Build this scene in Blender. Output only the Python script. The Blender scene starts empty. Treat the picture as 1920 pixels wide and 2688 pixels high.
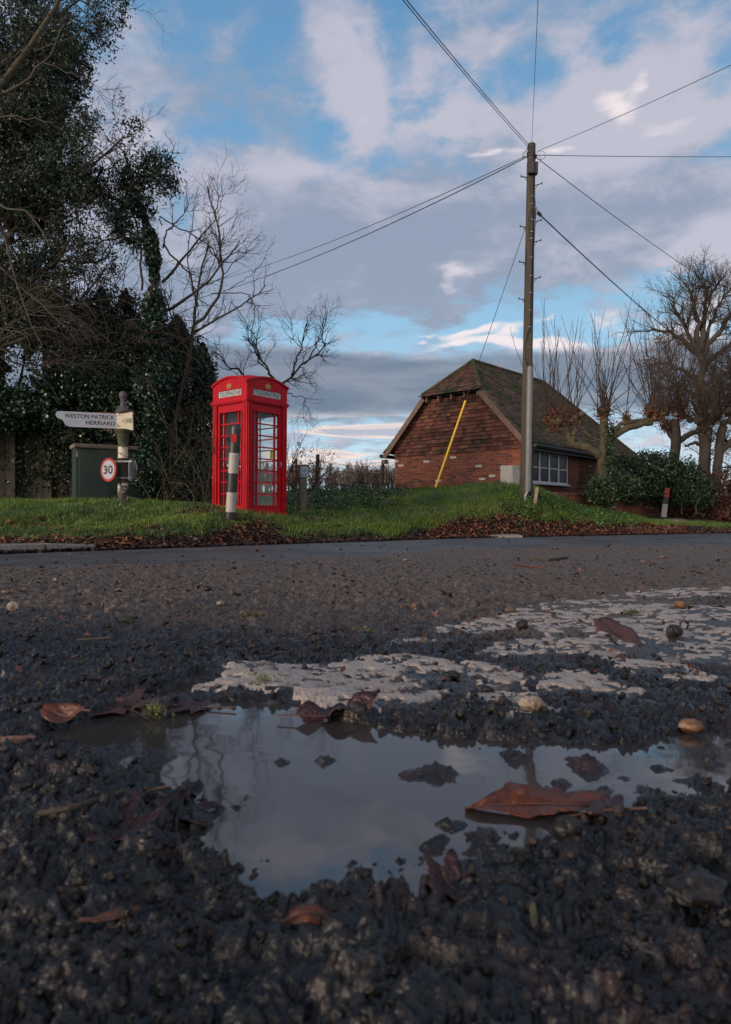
import bpy, math, random
import numpy as np
from mathutils import Vector, Matrix
PI = math.pi
sc = bpy.context.scene
COL = sc.collection

# ------------------------------------------------------------------ camera
H = 0.22          # camera height over the puddle's water level (z = 0)
F = 1792.0        # focal length in pixels of the 1920 wide photograph
HOR = 1350.0
cam = bpy.data.cameras.new("camera")
cam.sensor_fit = 'HORIZONTAL'; cam.sensor_width = 36.0
cam.lens = 36.0 * F / 1920.0
cam.clip_start = 0.02; cam.clip_end = 4000
camo = bpy.data.objects.new("camera", cam); COL.objects.link(camo)
camo.location = (0, 0, H)
camo.rotation_euler = (math.radians(90) + math.atan((HOR - 1344) / F), 0, 0)
cam.dof.use_dof = True; cam.dof.focus_distance = 4.0; cam.dof.aperture_fstop = 20.0
sc.camera = camo
sc.view_settings.view_transform = 'Standard'; sc.view_settings.look = 'None'
sc.view_settings.gamma = 1.0; sc.view_settings.exposure = 0.14
sc.render.resolution_x = 731; sc.render.resolution_y = 1024
try:
    sc.cycles.max_bounces = 6; sc.cycles.transparent_max_bounces = 10
    sc.cycles.caustics_reflective = False; sc.cycles.caustics_refractive = False
except Exception: pass

def P(px, py, D):
    return Vector(((px - 960.0) / F * D, D, H + (HOR - py) / F * D))

# ------------------------------------------------------------------ world
SUN_DIR = Vector((-0.78, -0.58, 0.20)).normalized()
SUN_EL = math.asin(SUN_DIR.z); SUN_ROT = math.atan2(SUN_DIR.x, SUN_DIR.y)
world = bpy.data.worlds.new("World"); sc.world = world; world.use_nodes = True
wt = world.node_tree; wt.nodes.clear()
def build_world():
    N = wt.nodes; L = wt.links
    def m(op, a, b=None, c=None, clamp=False):
        n = N.new('ShaderNodeMath'); n.operation = op; n.use_clamp = clamp
        for i, v in enumerate((a, b, c)):
            if v is None: continue
            if isinstance(v, (int, float)): n.inputs[i].default_value = v
            else: L.new(v, n.inputs[i])
        return n.outputs[0]
    def mix(f, a, b):
        n = N.new('ShaderNodeMix'); n.data_type = 'RGBA'; n.clamp_factor = True
        if isinstance(f, (int, float)): n.inputs[0].default_value = f
        else: L.new(f, n.inputs[0])
        for i, v in ((6, a), (7, b)):
            if isinstance(v, tuple): n.inputs[i].default_value = (*v, 1)
            else: L.new(v, n.inputs[i])
        return n.outputs[2]
    def sstep(x, lo, hi):
        n = N.new('ShaderNodeMapRange'); n.interpolation_type = 'SMOOTHSTEP'
        L.new(x, n.inputs[0]); n.inputs[1].default_value = lo; n.inputs[2].default_value = hi
        return n.outputs[0]
    def noise(vec, scale, detail, rough, dist=0.0, off=(0, 0, 0)):
        mp = N.new('ShaderNodeMapping'); L.new(vec, mp.inputs[0])
        mp.inputs['Location'].default_value = off
        n = N.new('ShaderNodeTexNoise'); L.new(mp.outputs[0], n.inputs['Vector'])
        n.inputs['Scale'].default_value = scale; n.inputs['Detail'].default_value = detail
        n.inputs['Roughness'].default_value = rough; n.inputs['Distortion'].default_value = dist
        return n.outputs[0]
    tc = N.new('ShaderNodeTexCoord'); sp = N.new('ShaderNodeSeparateXYZ'); L.new(tc.outputs['Generated'], sp.inputs[0])
    x, y, z = sp.outputs
    az = m('ARCTAN2', x, y)
    hyp = m('SQRT', m('ADD', m('MULTIPLY', x, x), m('MULTIPLY', y, y)))
    t = m('DIVIDE', z, m('MAXIMUM', hyp, 0.001))
    tp = m('MAXIMUM', t, 0.0)
    cb = N.new('ShaderNodeCombineXYZ'); L.new(az, cb.inputs[0]); L.new(t, cb.inputs[1]); at = cb.outputs[0]
    den = m('ADD', m('MAXIMUM', z, 0.0), 0.16)
    cp = N.new('ShaderNodeCombineXYZ'); L.new(m('DIVIDE', x, den), cp.inputs[0]); L.new(m('DIVIDE', y, den), cp.inputs[1])
    plane = cp.outputs[0]
    # warped position, so that the large cloud banks get ragged edges
    wn = N.new('ShaderNodeTexNoise'); L.new(plane, wn.inputs['Vector']); wn.inputs['Scale'].default_value = 2.2; wn.inputs['Detail'].default_value = 5
    wv = N.new('ShaderNodeVectorMath'); wv.operation = 'SUBTRACT'; L.new(wn.outputs['Color'], wv.inputs[0]); wv.inputs[1].default_value = (.5, .5, .5)
    ws = N.new('ShaderNodeVectorMath'); ws.operation = 'MULTIPLY'; L.new(wv.outputs[0], ws.inputs[0]); ws.inputs[1].default_value = (.30, .18, 0)
    wa = N.new('ShaderNodeVectorMath'); wa.operation = 'ADD'; L.new(at, wa.inputs[0]); L.new(ws.outputs[0], wa.inputs[1])
    def blobs(lst):
        tot = None
        for (px, py, sx, sy, w) in lst:
            a0 = math.atan((px - 960) / F); t0 = (HOR - py) / F * math.cos(a0)
            s = N.new('ShaderNodeVectorMath'); s.operation = 'SUBTRACT'; L.new(wa.outputs[0], s.inputs[0]); s.inputs[1].default_value = (a0, t0, 0)
            k = N.new('ShaderNodeVectorMath'); k.operation = 'MULTIPLY'; L.new(s.outputs[0], k.inputs[0]); k.inputs[1].default_value = (F / sx, F / sy, 0)
            d = N.new('ShaderNodeVectorMath'); d.operation = 'DOT_PRODUCT'; L.new(k.outputs[0], d.inputs[0]); L.new(k.outputs[0], d.inputs[1])
            g = m('MULTIPLY', m('EXPONENT', m('MULTIPLY', d.outputs['Value'], -1.0)), w)
            tot = g if tot is None else m('ADD', tot, g)
        return tot
    # clear sky
    sky = N.new('ShaderNodeTexSky'); sky.sky_type = 'NISHITA'; sky.sun_disc = False
    sky.sun_elevation = SUN_EL; sky.sun_rotation = SUN_ROT
    sky.air_density = 1.0; sky.dust_density = 0.6; sky.ozone_density = 2.0
    ramp = N.new('ShaderNodeValToRGB'); L.new(m('MULTIPLY', tp, 1.0), ramp.inputs[0])
    cr = ramp.color_ramp
    stops = [(0.0, (.66, .80, .86)), (.06, (.58, .78, .88)), (.14, (.44, .67, .84)), (.27, (.31, .55, .76)),
             (.42, (.19, .40, .63)), (.75, (.13, .30, .52)), (1.0, (.09, .24, .48))]
    cr.elements[0].position = 0; cr.elements[0].color = (*stops[0][1], 1)
    cr.elements[1].position = 1; cr.elements[1].color = (*stops[-1][1], 1)
    for p_, c_ in stops[1:-1]:
        e = cr.elements.new(p_); e.color = (*c_, 1)
    ten = N.new('ShaderNodeVectorMath'); ten.operation = 'SCALE'; L.new(ramp.outputs[0], ten.inputs[0]); ten.inputs['Scale'].default_value = 10.0
    clear = mix(0.88, sky.outputs[0], ten.outputs[0])
    def C(r, g, b): return (r * 10, g * 10, b * 10)
    # cloud cover
    n1 = noise(plane, 3.6, 8, .58, .25, (3.3, 1.7, 0))
    n2 = noise(plane, 8.0, 8, .60, .3, (0.3, 7.7, 0))
    b1 = blobs([(500, 780, 420, 200, .44), (1000, 620, 470, 190, .48), (1620, 550, 320, 140, .50), (330, 420, 160, 160, .22), (350, 180, 130, 120, .14), (700, 400, 110, 70, .26),
                (950, 280, 60, 110, .34), (900, 90, 90, 60, .10), (860, 200, 50, 50, .12), (1120, 150, 60, 60, .20), (700, 250, 70, 50, .16), (1080, 330, 60, 40, .12), (1330, 250, 80, 60, .20), (1560, 270, 180, 90, .36), (1790, 300, 120, 90, .34), (1420, 380, 200, 40, .24), (1210, 310, 90, 24, .24), (1720, 150, 90, 60, .26), (1500, 60, 140, 50, .16), (1850, 240, 80, 60, .3),
                (1020, 120, 50, 120, -.20), (1180, 330, 100, 30, -.12), (700, 150, 80, 160, -.30), (1480, 140, 200, 50, -.12), (560, 60, 90, 60, -.12), (1000, 420, 160, 50, -.18),
                (1250, 850, 330, 50, -.36), (760, 880, 220, 40, -.40), (1650, 740, 250, 60, -.28), (1900, 650, 90, 60, .34)])
    cov = m('ADD', m('ADD', m('MULTIPLY', n1, 1.10), m('MULTIPLY', n2, 1.05)), b1)
    covf = sstep(cov, .90, 1.34)
    shade = noise(plane, 3.4, 7, .6, .3, (5.1, 2.2, 0))
    lit = sstep(m('ADD', m('ADD', shade, m('MULTIPLY', cov, .42)), blobs([(1650, 270, 330, 110, .16), (940, 290, 120, 120, .12), (870, 110, 80, 140, .02), (980, 620, 430, 190, -.27), (1000, 740, 420, 100, -.22), (450, 780, 320, 160, -.34), (1600, 560, 300, 110, -.16), (1500, 570, 300, 90, -.10), (1180, 725, 70, 30, .24), (700, 400, 120, 50, .08), (1880, 650, 90, 50, .2)])), .78, 1.20)
    ccol = mix(lit, C(.275, .315, .415), C(.51, .495, .575))
    col = mix(m('MULTIPLY', covf, .90), clear, ccol)
    # small bright puffs low down
    pv = N.new('ShaderNodeVectorMath'); pv.operation = 'MULTIPLY'; L.new(at, pv.inputs[0]); pv.inputs[1].default_value = (13, 24, 0)
    n3 = noise(pv.outputs[0], 1.0, 7, .6, .3, (1.3, 4.4, 0))
    b3 = blobs([(1110, 866, 50, 16, .42), (1090, 905, 46, 16, .42), (1150, 880, 20, 20, .3), (1210, 895, 50, 30, .50), (1255, 870, 30, 20, .4), (1345, 870, 50, 40, .44), (1420, 935, 220, 26, .46), (1650, 920, 260, 46, .50), (1560, 840, 90, 18, .34), (1420, 822, 50, 14, .42), (1530, 810, 40, 16, .34), (1880, 730, 70, 60, .40),
                (1240, 930, 120, 14, .36), (1830, 850, 120, 60, .40), (1590, 255, 70, 36, .36), (1640, 250, 40, 30, .3), (1770, 270, 110, 40, .34), (1270, 375, 60, 14, .36), (1430, 370, 120, 24, .36), (1160, 722, 60, 26, .34), (950, 290, 50, 60, .22), (1700, 190, 30, 50, .3), (1870, 480, 80, 40, .2), (1000, 950, 60, 8, -.2)])
    pf = sstep(m('ADD', m('MULTIPLY', n3, 1.0), b3), .70, 1.10)
    col = mix(m('MULTIPLY', pf, .9), col, C(.86, .77, .78))
    # dark slate bank above the horizon
    edge = m('ADD', t, m('MULTIPLY', m('SUBTRACT', n1, .5), .03))
    def tt(py): return (HOR - py) / F
    up = m('ADD', m('MULTIPLY', sstep(az, -.12, .10), -.012), tt(922))
    topm = m('SUBTRACT', 1.0, sstep(m('SUBTRACT', edge, up), -.006, .010))
    botm = sstep(m('ADD', t, m('MULTIPLY', m('SUBTRACT', n2, .5), .03)), tt(1125), tt(1070))
    bank = m('MULTIPLY', topm, botm)
    wv2 = N.new('ShaderNodeCombineXYZ'); L.new(m('MULTIPLY', az, 6.0), wv2.inputs[0]); L.new(m('MULTIPLY', t, 34.0), wv2.inputs[1])
    n4 = noise(wv2.outputs[0], 1.0, 5, .5, .3, (2, 2, 0))
    bcol = mix(sstep(n4, .3, .7), C(.15, .20, .28), C(.25, .29, .36))
    col = mix(m('MULTIPLY', bank, .95), col, bcol)
    # salmon streaks beneath it
    low = m('MULTIPLY', m('ADD', m('MULTIPLY', m('SUBTRACT', 1.0, sstep(az, .10, .25)), .8), .2), m('MULTIPLY', m('SUBTRACT', 1.0, sstep(t, tt(1130), tt(1070))), sstep(t, tt(1260), tt(1200))))
    wv3 = N.new('ShaderNodeCombineXYZ'); L.new(m('MULTIPLY', az, 5.0), wv3.inputs[0]); L.new(m('MULTIPLY', t, 46.0), wv3.inputs[1])
    n5 = noise(wv3.outputs[0], 1.0, 5, .5, .4, (7, 1, 0))
    st = m('MULTIPLY', low, sstep(n5, .46, .56))
    scol = mix(sstep(n5, .56, .66), C(.86, .70, .63), C(.44, .46, .55))
    col = mix(m('MULTIPLY', st, .9), col, scol)
    # unseen warm glow added behind the camera to light the fronts of things
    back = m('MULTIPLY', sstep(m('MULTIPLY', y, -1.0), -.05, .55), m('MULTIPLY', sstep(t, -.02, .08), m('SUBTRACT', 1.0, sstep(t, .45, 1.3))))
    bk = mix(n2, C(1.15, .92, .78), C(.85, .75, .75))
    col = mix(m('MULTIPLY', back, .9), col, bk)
    over = m('MULTIPLY', sstep(t, 1.0, 2.4), 1.0)
    col = mix(m('MULTIPLY', over, .8), col, C(.27, .29, .34))  # zenith out of view greyed to keep the light on the ground neutral
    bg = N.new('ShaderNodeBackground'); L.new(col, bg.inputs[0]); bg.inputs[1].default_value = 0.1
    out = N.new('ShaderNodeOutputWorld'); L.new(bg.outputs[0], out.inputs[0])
build_world()
sl = bpy.data.lights.new("sun", 'SUN'); sl.energy = 3.0; sl.angle = math.radians(22); sl.color = (1.0, .80, .62)
so = bpy.data.objects.new("sun", sl); COL.objects.link(so); so.location = (-8, -6, 9)
so.rotation_euler = SUN_DIR.to_track_quat('Z', 'Y').to_euler()

# ------------------------------------------------------------------ helpers
ORG = {}
def props(o, label=None, cat=None, group=None, kind=None):
    if label: o['label'] = label
    if cat: o['category'] = cat
    if group: o['group'] = group
    if kind: o['kind'] = kind
    return o
def thing(name, label, cat, loc, group=None):
    o = bpy.data.objects.new(name, None); COL.objects.link(o); o.location = loc
    o.empty_display_size = .2
    ORG[o.name] = Vector(loc)
    return props(o, label, cat, group)
def link_mesh(name, me, mat, parent=None, loc=None):
    o = bpy.data.objects.new(name, me); COL.objects.link(o)
    if mat is not None:
        for mm in (mat if isinstance(mat, (list, tuple)) else [mat]): me.materials.append(mm)
    if parent is not None:
        o.parent = parent; ORG[o.name] = ORG[parent.name]
    else:
        o.location = loc; ORG[o.name] = Vector(loc)
    return o
def np_mesh(name, V, Fc, mat, parent=None, loc=None, smooth=False, attrs=None, uv=None):
    """V (n,3) world coordinates, Fc (m,k) faces of equal size."""
    V = np.asarray(V, dtype=np.float32); Fc = np.asarray(Fc, dtype=np.int32)
    if parent is not None: org = ORG[parent.name]
    else:
        if loc is None:
            loc = Vector((float((V[:, 0].min() + V[:, 0].max()) / 2), float((V[:, 1].min() + V[:, 1].max()) / 2), float(V[:, 2].min())))
        org = Vector(loc)
    Vl = V - np.array(org, dtype=np.float32)
    me = bpy.data.meshes.new(name)
    me.vertices.add(len(V)); me.vertices.foreach_set('co', Vl.ravel())
    k = Fc.shape[1]; nf = len(Fc)
    me.loops.add(nf * k); me.loops.foreach_set('vertex_index', Fc.ravel())
    me.polygons.add(nf); me.polygons.foreach_set('loop_start', np.arange(0, nf * k, k, dtype=np.int32))
    me.polygons.foreach_set('loop_total', np.full(nf, k, dtype=np.int32))
    if attrs:
        for an, av in attrs.items():
            a = me.attributes.new(an, 'FLOAT', 'POINT'); a.data.foreach_set('value', np.asarray(av, dtype=np.float32))
    if uv is not None:
        ul = me.uv_layers.new(name='uv'); ul.data.foreach_set('uv', np.asarray(uv, dtype=np.float32)[Fc.ravel()].ravel())
    me.update(calc_edges=True)
    if smooth: me.polygons.foreach_set('use_smooth', np.ones(nf, dtype=bool))
    return link_mesh(name, me, mat, parent, loc)

class MB:
    def __init__(s): s.v = []; s.f = []; s.uv = {}
    def add(s, vs, fs):
        b = len(s.v); s.v.extend([tuple(v) for v in vs]); s.f.extend([tuple(i + b for i in f) for f in fs]); return b
    def obox(s, o, ax, ay, az):
        o = Vector(o); ax = Vector(ax); ay = Vector(ay); az = Vector(az)
        vs = [o, o + ax, o + ax + ay, o + ay, o + az, o + ax + az, o + ax + ay + az, o + ay + az]
        s.add(vs, [(0, 3, 2, 1), (4, 5, 6, 7), (0, 1, 5, 4), (1, 2, 6, 5), (2, 3, 7, 6), (3, 0, 4, 7)]); return s
    def box(s, x0, y0, z0, x1, y1, z1): return s.obox((x0, y0, z0), (x1 - x0, 0, 0), (0, y1 - y0, 0), (0, 0, z1 - z0))
    def quad(s, a, b, c, d): s.add([a, b, c, d], [(0, 1, 2, 3)]); return s
    def prism(s, pts, o, ux, uy, th):
        """outline pts in plane (ux,uy) at o, extruded by vector th; the front is o+th"""
        o = Vector(o); ux = Vector(ux); uy = Vector(uy); th = Vector(th); n = len(pts)
        a = [o + ux * p[0] + uy * p[1] for p in pts]; b = [p + th for p in a]
        s.add(a + b, [tuple(range(n - 1, -1, -1)), tuple(range(n, 2 * n))] + [(i, (i + 1) % n, n + (i + 1) % n, n + i) for i in range(n)]); return s
    def tube(s, pts, rad, n=8, cap=True):
        pts = [Vector(p) for p in pts]
        if not hasattr(rad, '__len__'): rad = [rad] * len(pts)
        rings = []; u = None
        for i, p in enumerate(pts):
            t = (pts[min(i + 1, len(pts) - 1)] - pts[max(i - 1, 0)]).normalized()
            if u is None:
                u = t.cross(Vector((0, 0, 1)))
                if u.length < .1: u = t.cross(Vector((1, 0, 0)))
            u = (u - t * u.dot(t)).normalized(); w = t.cross(u)
            rings.append([p + (u * math.cos(2 * PI * k / n) + w * math.sin(2 * PI * k / n)) * rad[i] for k in range(n)])
        vs = [v for r in rings for v in r]; fs = []
        for i in range(len(pts) - 1):
            for k in range(n):
                fs.append((i * n + k, i * n + (k + 1) % n, (i + 1) * n + (k + 1) % n, (i + 1) * n + k))
        if cap: fs += [tuple(range(n - 1, -1, -1)), tuple(range((len(pts) - 1) * n, len(pts) * n))]
        s.add(vs, fs); return s
    def lathe(s, prof, c, n=24, axis=None, cap=True):
        """prof list of (r,z) from bottom to top around vertical (or tilted) axis at c"""
        az_ = Vector(axis).normalized() if axis else Vector((0, 0, 1))
        u = az_.cross(Vector((0, 1, 0))).normalized(); w = az_.cross(u); c = Vector(c)
        vs = []; fs = []
        for r, z in prof:
            for k in range(n): vs.append(c + az_ * z + (u * math.cos(2 * PI * k / n) + w * math.sin(2 * PI * k / n)) * r)
        for i in range(len(prof) - 1):
            for k in range(n): fs.append((i * n + k, i * n + (k + 1) % n, (i + 1) * n + (k + 1) % n, (i + 1) * n + k))
        if cap: fs += [tuple(range(n - 1, -1, -1)), tuple(range((len(prof) - 1) * n, len(prof) * n))]
        s.add(vs, fs); return s
    def build(s, name, mat, parent=None, loc=None, smooth=False, bevel=0, uvf=None, label=None):
        if parent is not None: org = ORG[parent.name]
        else:
            if loc is None:
                xs = [v[0] for v in s.v]; ys = [v[1] for v in s.v]; zs = [v[2] for v in s.v]
                loc = ((min(xs) + max(xs)) / 2, (min(ys) + max(ys)) / 2, min(zs))
            org = Vector(loc)
        me = bpy.data.meshes.new(name)
        me.from_pydata([Vector(v) - org for v in s.v], [], s.f)
        if uvf:
            ul = me.uv_layers.new(name='uv')
            for p in me.polygons:
                for li in p.loop_indices: ul.data[li].uv = uvf(Vector(s.v[me.loops[li].vertex_index]))
        if smooth:
            for p in me.polygons: p.use_smooth = True
        me.update()
        o = link_mesh(name, me, mat, parent, loc)
        if smooth:
            try: me.set_sharp_from_angle(angle=math.radians(40))
            except Exception: pass
        if bevel:
            b = o.modifiers.new('bevel', 'BEVEL'); b.width = bevel; b.segments = 2; b.limit_method = 'ANGLE'
        if label: o['label'] = label
        return o

def text_mesh(name, s, mat, parent, o, ux, uy, w, h, lift=(0, 0, 0), bold=0.0, label=None):
    """writing s fitted into a w x h box whose lower left corner is o"""
    cu = bpy.data.curves.new('t', 'FONT'); cu.body = s; cu.size = 1; cu.offset = bold; cu.resolution_u = 4
    ob = bpy.data.objects.new('t', cu); COL.objects.link(ob)
    dg = bpy.context.evaluated_depsgraph_get(); dg.update()
    me = bpy.data.meshes.new_from_object(ob.evaluated_get(dg))
    bpy.data.objects.remove(ob); bpy.data.curves.remove(cu)
    n = len(me.vertices); co = np.zeros(n * 3); me.vertices.foreach_get('co', co); co = co.reshape(-1, 3)
    mn = co.min(0); mx = co.max(0)
    o = Vector(o) + Vector(lift) - ORG[parent.name]; ux = Vector(ux); uy = Vector(uy)
    for i, v in enumerate(me.vertices):
        a = (co[i, 0] - mn[0]) / (mx[0] - mn[0]) * w; b = (co[i, 1] - mn[1]) / (mx[1] - mn[1]) * h
        v.co = o + ux * float(a) + uy * float(b)
    me.name = name; me.update()
    ob = link_mesh(name, me, mat, parent)
    if label: ob['label'] = label
    return ob

# ---- noise in numpy
def _h(ix, iy, seed):
    h = (ix.astype(np.int64) * 374761393 + iy.astype(np.int64) * 668265263 + seed * 1274126177) & 0xffffffff
    h = ((h ^ (h >> 13)) * 1274126177) & 0xffffffff
    h = ((h ^ (h >> 16)) * 2246822519) & 0xffffffff
    return ((h ^ (h >> 15)) & 0xffffff) / float(0xffffff)
def vnoise(x, y, seed=0):
    xi = np.floor(x); yi = np.floor(y); fx = x - xi; fy = y - yi
    fx = fx * fx * fx * (fx * (fx * 6 - 15) + 10); fy = fy * fy * fy * (fy * (fy * 6 - 15) + 10)
    a = _h(xi, yi, seed); b = _h(xi + 1, yi, seed); c = _h(xi, yi + 1, seed); d = _h(xi + 1, yi + 1, seed)
    return (a + (b - a) * fx) * (1 - fy) + (c + (d - c) * fx) * fy - .5
def fbm(x, y, f, octs, seed=0, gain=.5):
    t = 0; a = 1
    for i in range(octs):
        t = t + a * vnoise(x * f + i * 13.7, y * f + i * 7.3, seed + i); f *= 2.03; a *= gain
    return t
def worley(x, y, f, seed=0):
    x = x * f; y = y * f; xi = np.floor(x); yi = np.floor(y)
    best = np.full(x.shape, 9.0); bid = np.zeros(x.shape)
    for dx in (-1, 0, 1):
        for dy in (-1, 0, 1):
            cx = xi + dx; cy = yi + dy
            px = cx + .1 + .8 * _h(cx, cy, seed); py = cy + .1 + .8 * _h(cx, cy, seed + 1); k = _h(cx, cy, seed + 2)
            d = np.hypot(x - px, y - py)
            mk = d < best; best = np.where(mk, d, best); bid = np.where(mk, k, bid)
    return best, bid

# ---- branching in numpy
def vnorm(a): return a / np.maximum(np.linalg.norm(a, axis=-1, keepdims=True), 1e-9)
def walk(rng, P0, D0, L, R0, R1, k, wander, trop):
    n = len(P0); pts = np.zeros((n, k + 1, 3)); rad = np.zeros((n, k + 1)); pts[:, 0] = P0; d = vnorm(D0); rad[:, 0] = R0
    for i in range(k):
        d = vnorm(d + rng.normal(0, wander, (n, 3)) + np.array(trop) * (i + 1) / k)
        pts[:, i + 1] = pts[:, i] + d * (L / k)[:, None]
        rad[:, i + 1] = R0 + (R1 - R0) * (i + 1) / k
    return pts, rad
def spawn(rng, pts, rad, n, smin, smax, amin, amax):
    N_, K, _ = pts.shape
    ln = np.linalg.norm(pts[:, -1] - pts[:, 0], axis=1) + 1e-6
    ln = ln / ln.sum()
    idx = rng.choice(N_, n, p=ln); s = rng.uniform(smin, smax, n) * (K - 1)
    i = np.minimum(s.astype(int), K - 2); f = (s - i)[:, None]
    a = pts[idx, i]; b = pts[idx, i + 1]
    p = a * (1 - f) + b * f; r = rad[idx, i] * (1 - f[:, 0]) + rad[idx, i + 1] * f[:, 0]
    t = vnorm(b - a); q = rng.normal(0, 1, (n, 3)); q = vnorm(q - t * (q * t).sum(1, keepdims=True))
    ang = rng.uniform(amin, amax, n)[:, None]
    return p, t * np.cos(ang) + q * np.sin(ang), r, s / (K - 1)
def tubes(pts, rad, n):
    N_, K, _ = pts.shape
    t = np.zeros_like(pts); t[:, 1:-1] = pts[:, 2:] - pts[:, :-2]; t[:, 0] = pts[:, 1] - pts[:, 0]; t[:, -1] = pts[:, -1] - pts[:, -2]
    t = vnorm(t); ref = np.zeros((N_, 1, 3)); m0 = vnorm((pts[:, -1] - pts[:, 0]))[:, None]
    ax = np.argmin(np.abs(m0[:, 0]), axis=1); ref[np.arange(N_), 0, ax] = 1
    u = vnorm(np.cross(t, np.broadcast_to(ref, t.shape))); w = np.cross(t, u)
    an = np.arange(n) * 2 * PI / n
    V = pts[:, :, None] + (u[:, :, None] * np.cos(an)[None, None, :, None] + w[:, :, None] * np.sin(an)[None, None, :, None]) * rad[:, :, None, None]
    base = (np.arange(N_)[:, None, None] * K + np.arange(K - 1)[None, :, None]) * n
    k = np.arange(n)[None, None, :]; k2 = (k + 1) % n
    Fc = np.stack([base + k, base + k2, base + n + k2, base + n + k], -1).reshape(-1, 4)
    return V.reshape(-1, 3), Fc
def cat(lst):
    Vs = []; Fs = []; b = 0
    for V, Fc in lst: Vs.append(V); Fs.append(Fc + b); b += len(V)
    return np.concatenate(Vs), np.concatenate(Fs)
def limb(pxs, D, r0, r1, k=14, rng=None, jit=0.0):
    """pxs: (px,py[,dD]) guide points at distance D -> (1,k+1,3)"""
    q = np.array([list(P(p[0], p[1], D + (p[2] if len(p) > 2 else 0))) for p in pxs])
    s = np.concatenate([[0], np.cumsum(np.linalg.norm(np.diff(q, axis=0), axis=1))]); s /= s[-1]
    u = np.linspace(0, 1, k + 1)
    sm = np.stack([np.interp(u, s, q[:, i]) for i in range(3)], 1)
    sm[1:-1] = (sm[:-2] + 2 * sm[1:-1] + sm[2:]) / 4
    if rng is not None: sm[1:] += rng.normal(0, jit, (k, 3))
    return sm[None], np.linspace(r0, r1, k + 1)[None]
def leaves(rng, C, size, up=.3, aspect=.5, fold=.25, droop=None):
    """one folded four-cornered leaf at each centre"""
    n = len(C); nrm = vnorm(rng.normal(0, 1, (n, 3)) + np.array([0, 0, up])); a = rng.normal(0, 1, (n, 3))
    if droop is not None: a = a + np.array(droop)
    a = vnorm(a - nrm * (a * nrm).sum(1, keepdims=True)); b = np.cross(nrm, a)
    s = (size * rng.uniform(.6, 1.3, n))[:, None]
    V = np.stack([C - a * s * .5, C + b * s * aspect * .5 + nrm * s * fold * .5, C + a * s * .5, C - b * s * aspect * .5 + nrm * s * fold * .5], 1).reshape(-1, 3)
    Fc = np.arange(n * 4).reshape(-1, 4)
    return V, Fc
def clumps(rng, ells, n, sub, spread, shell=.55):
    """n leaf centres in sub clumps spread through the ellipsoids (cx,cy,cz,rx,ry,rz)"""
    E = np.array(ells, dtype=float); vol = E[:, 3] * E[:, 5] ; vol /= vol.sum()
    ei = rng.choice(len(E), sub, p=vol); d = vnorm(rng.normal(0, 1, (sub, 3))); r = rng.uniform(shell, 1.0, (sub, 1)) ** .6
    c = E[ei, :3] + d * r * E[ei, 3:]
    k = rng.integers(0, sub, n)
    sp = spread * rng.uniform(.5, 1.5, sub)
    return c[k] + rng.normal(0, 1, (n, 3)) * sp[k][:, None]
def ell(px, py, D, rx, ry, rd):
    p = P(px, py, D); return (p.x, p.y, p.z, rx / F * D, rd, ry / F * D)

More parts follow.
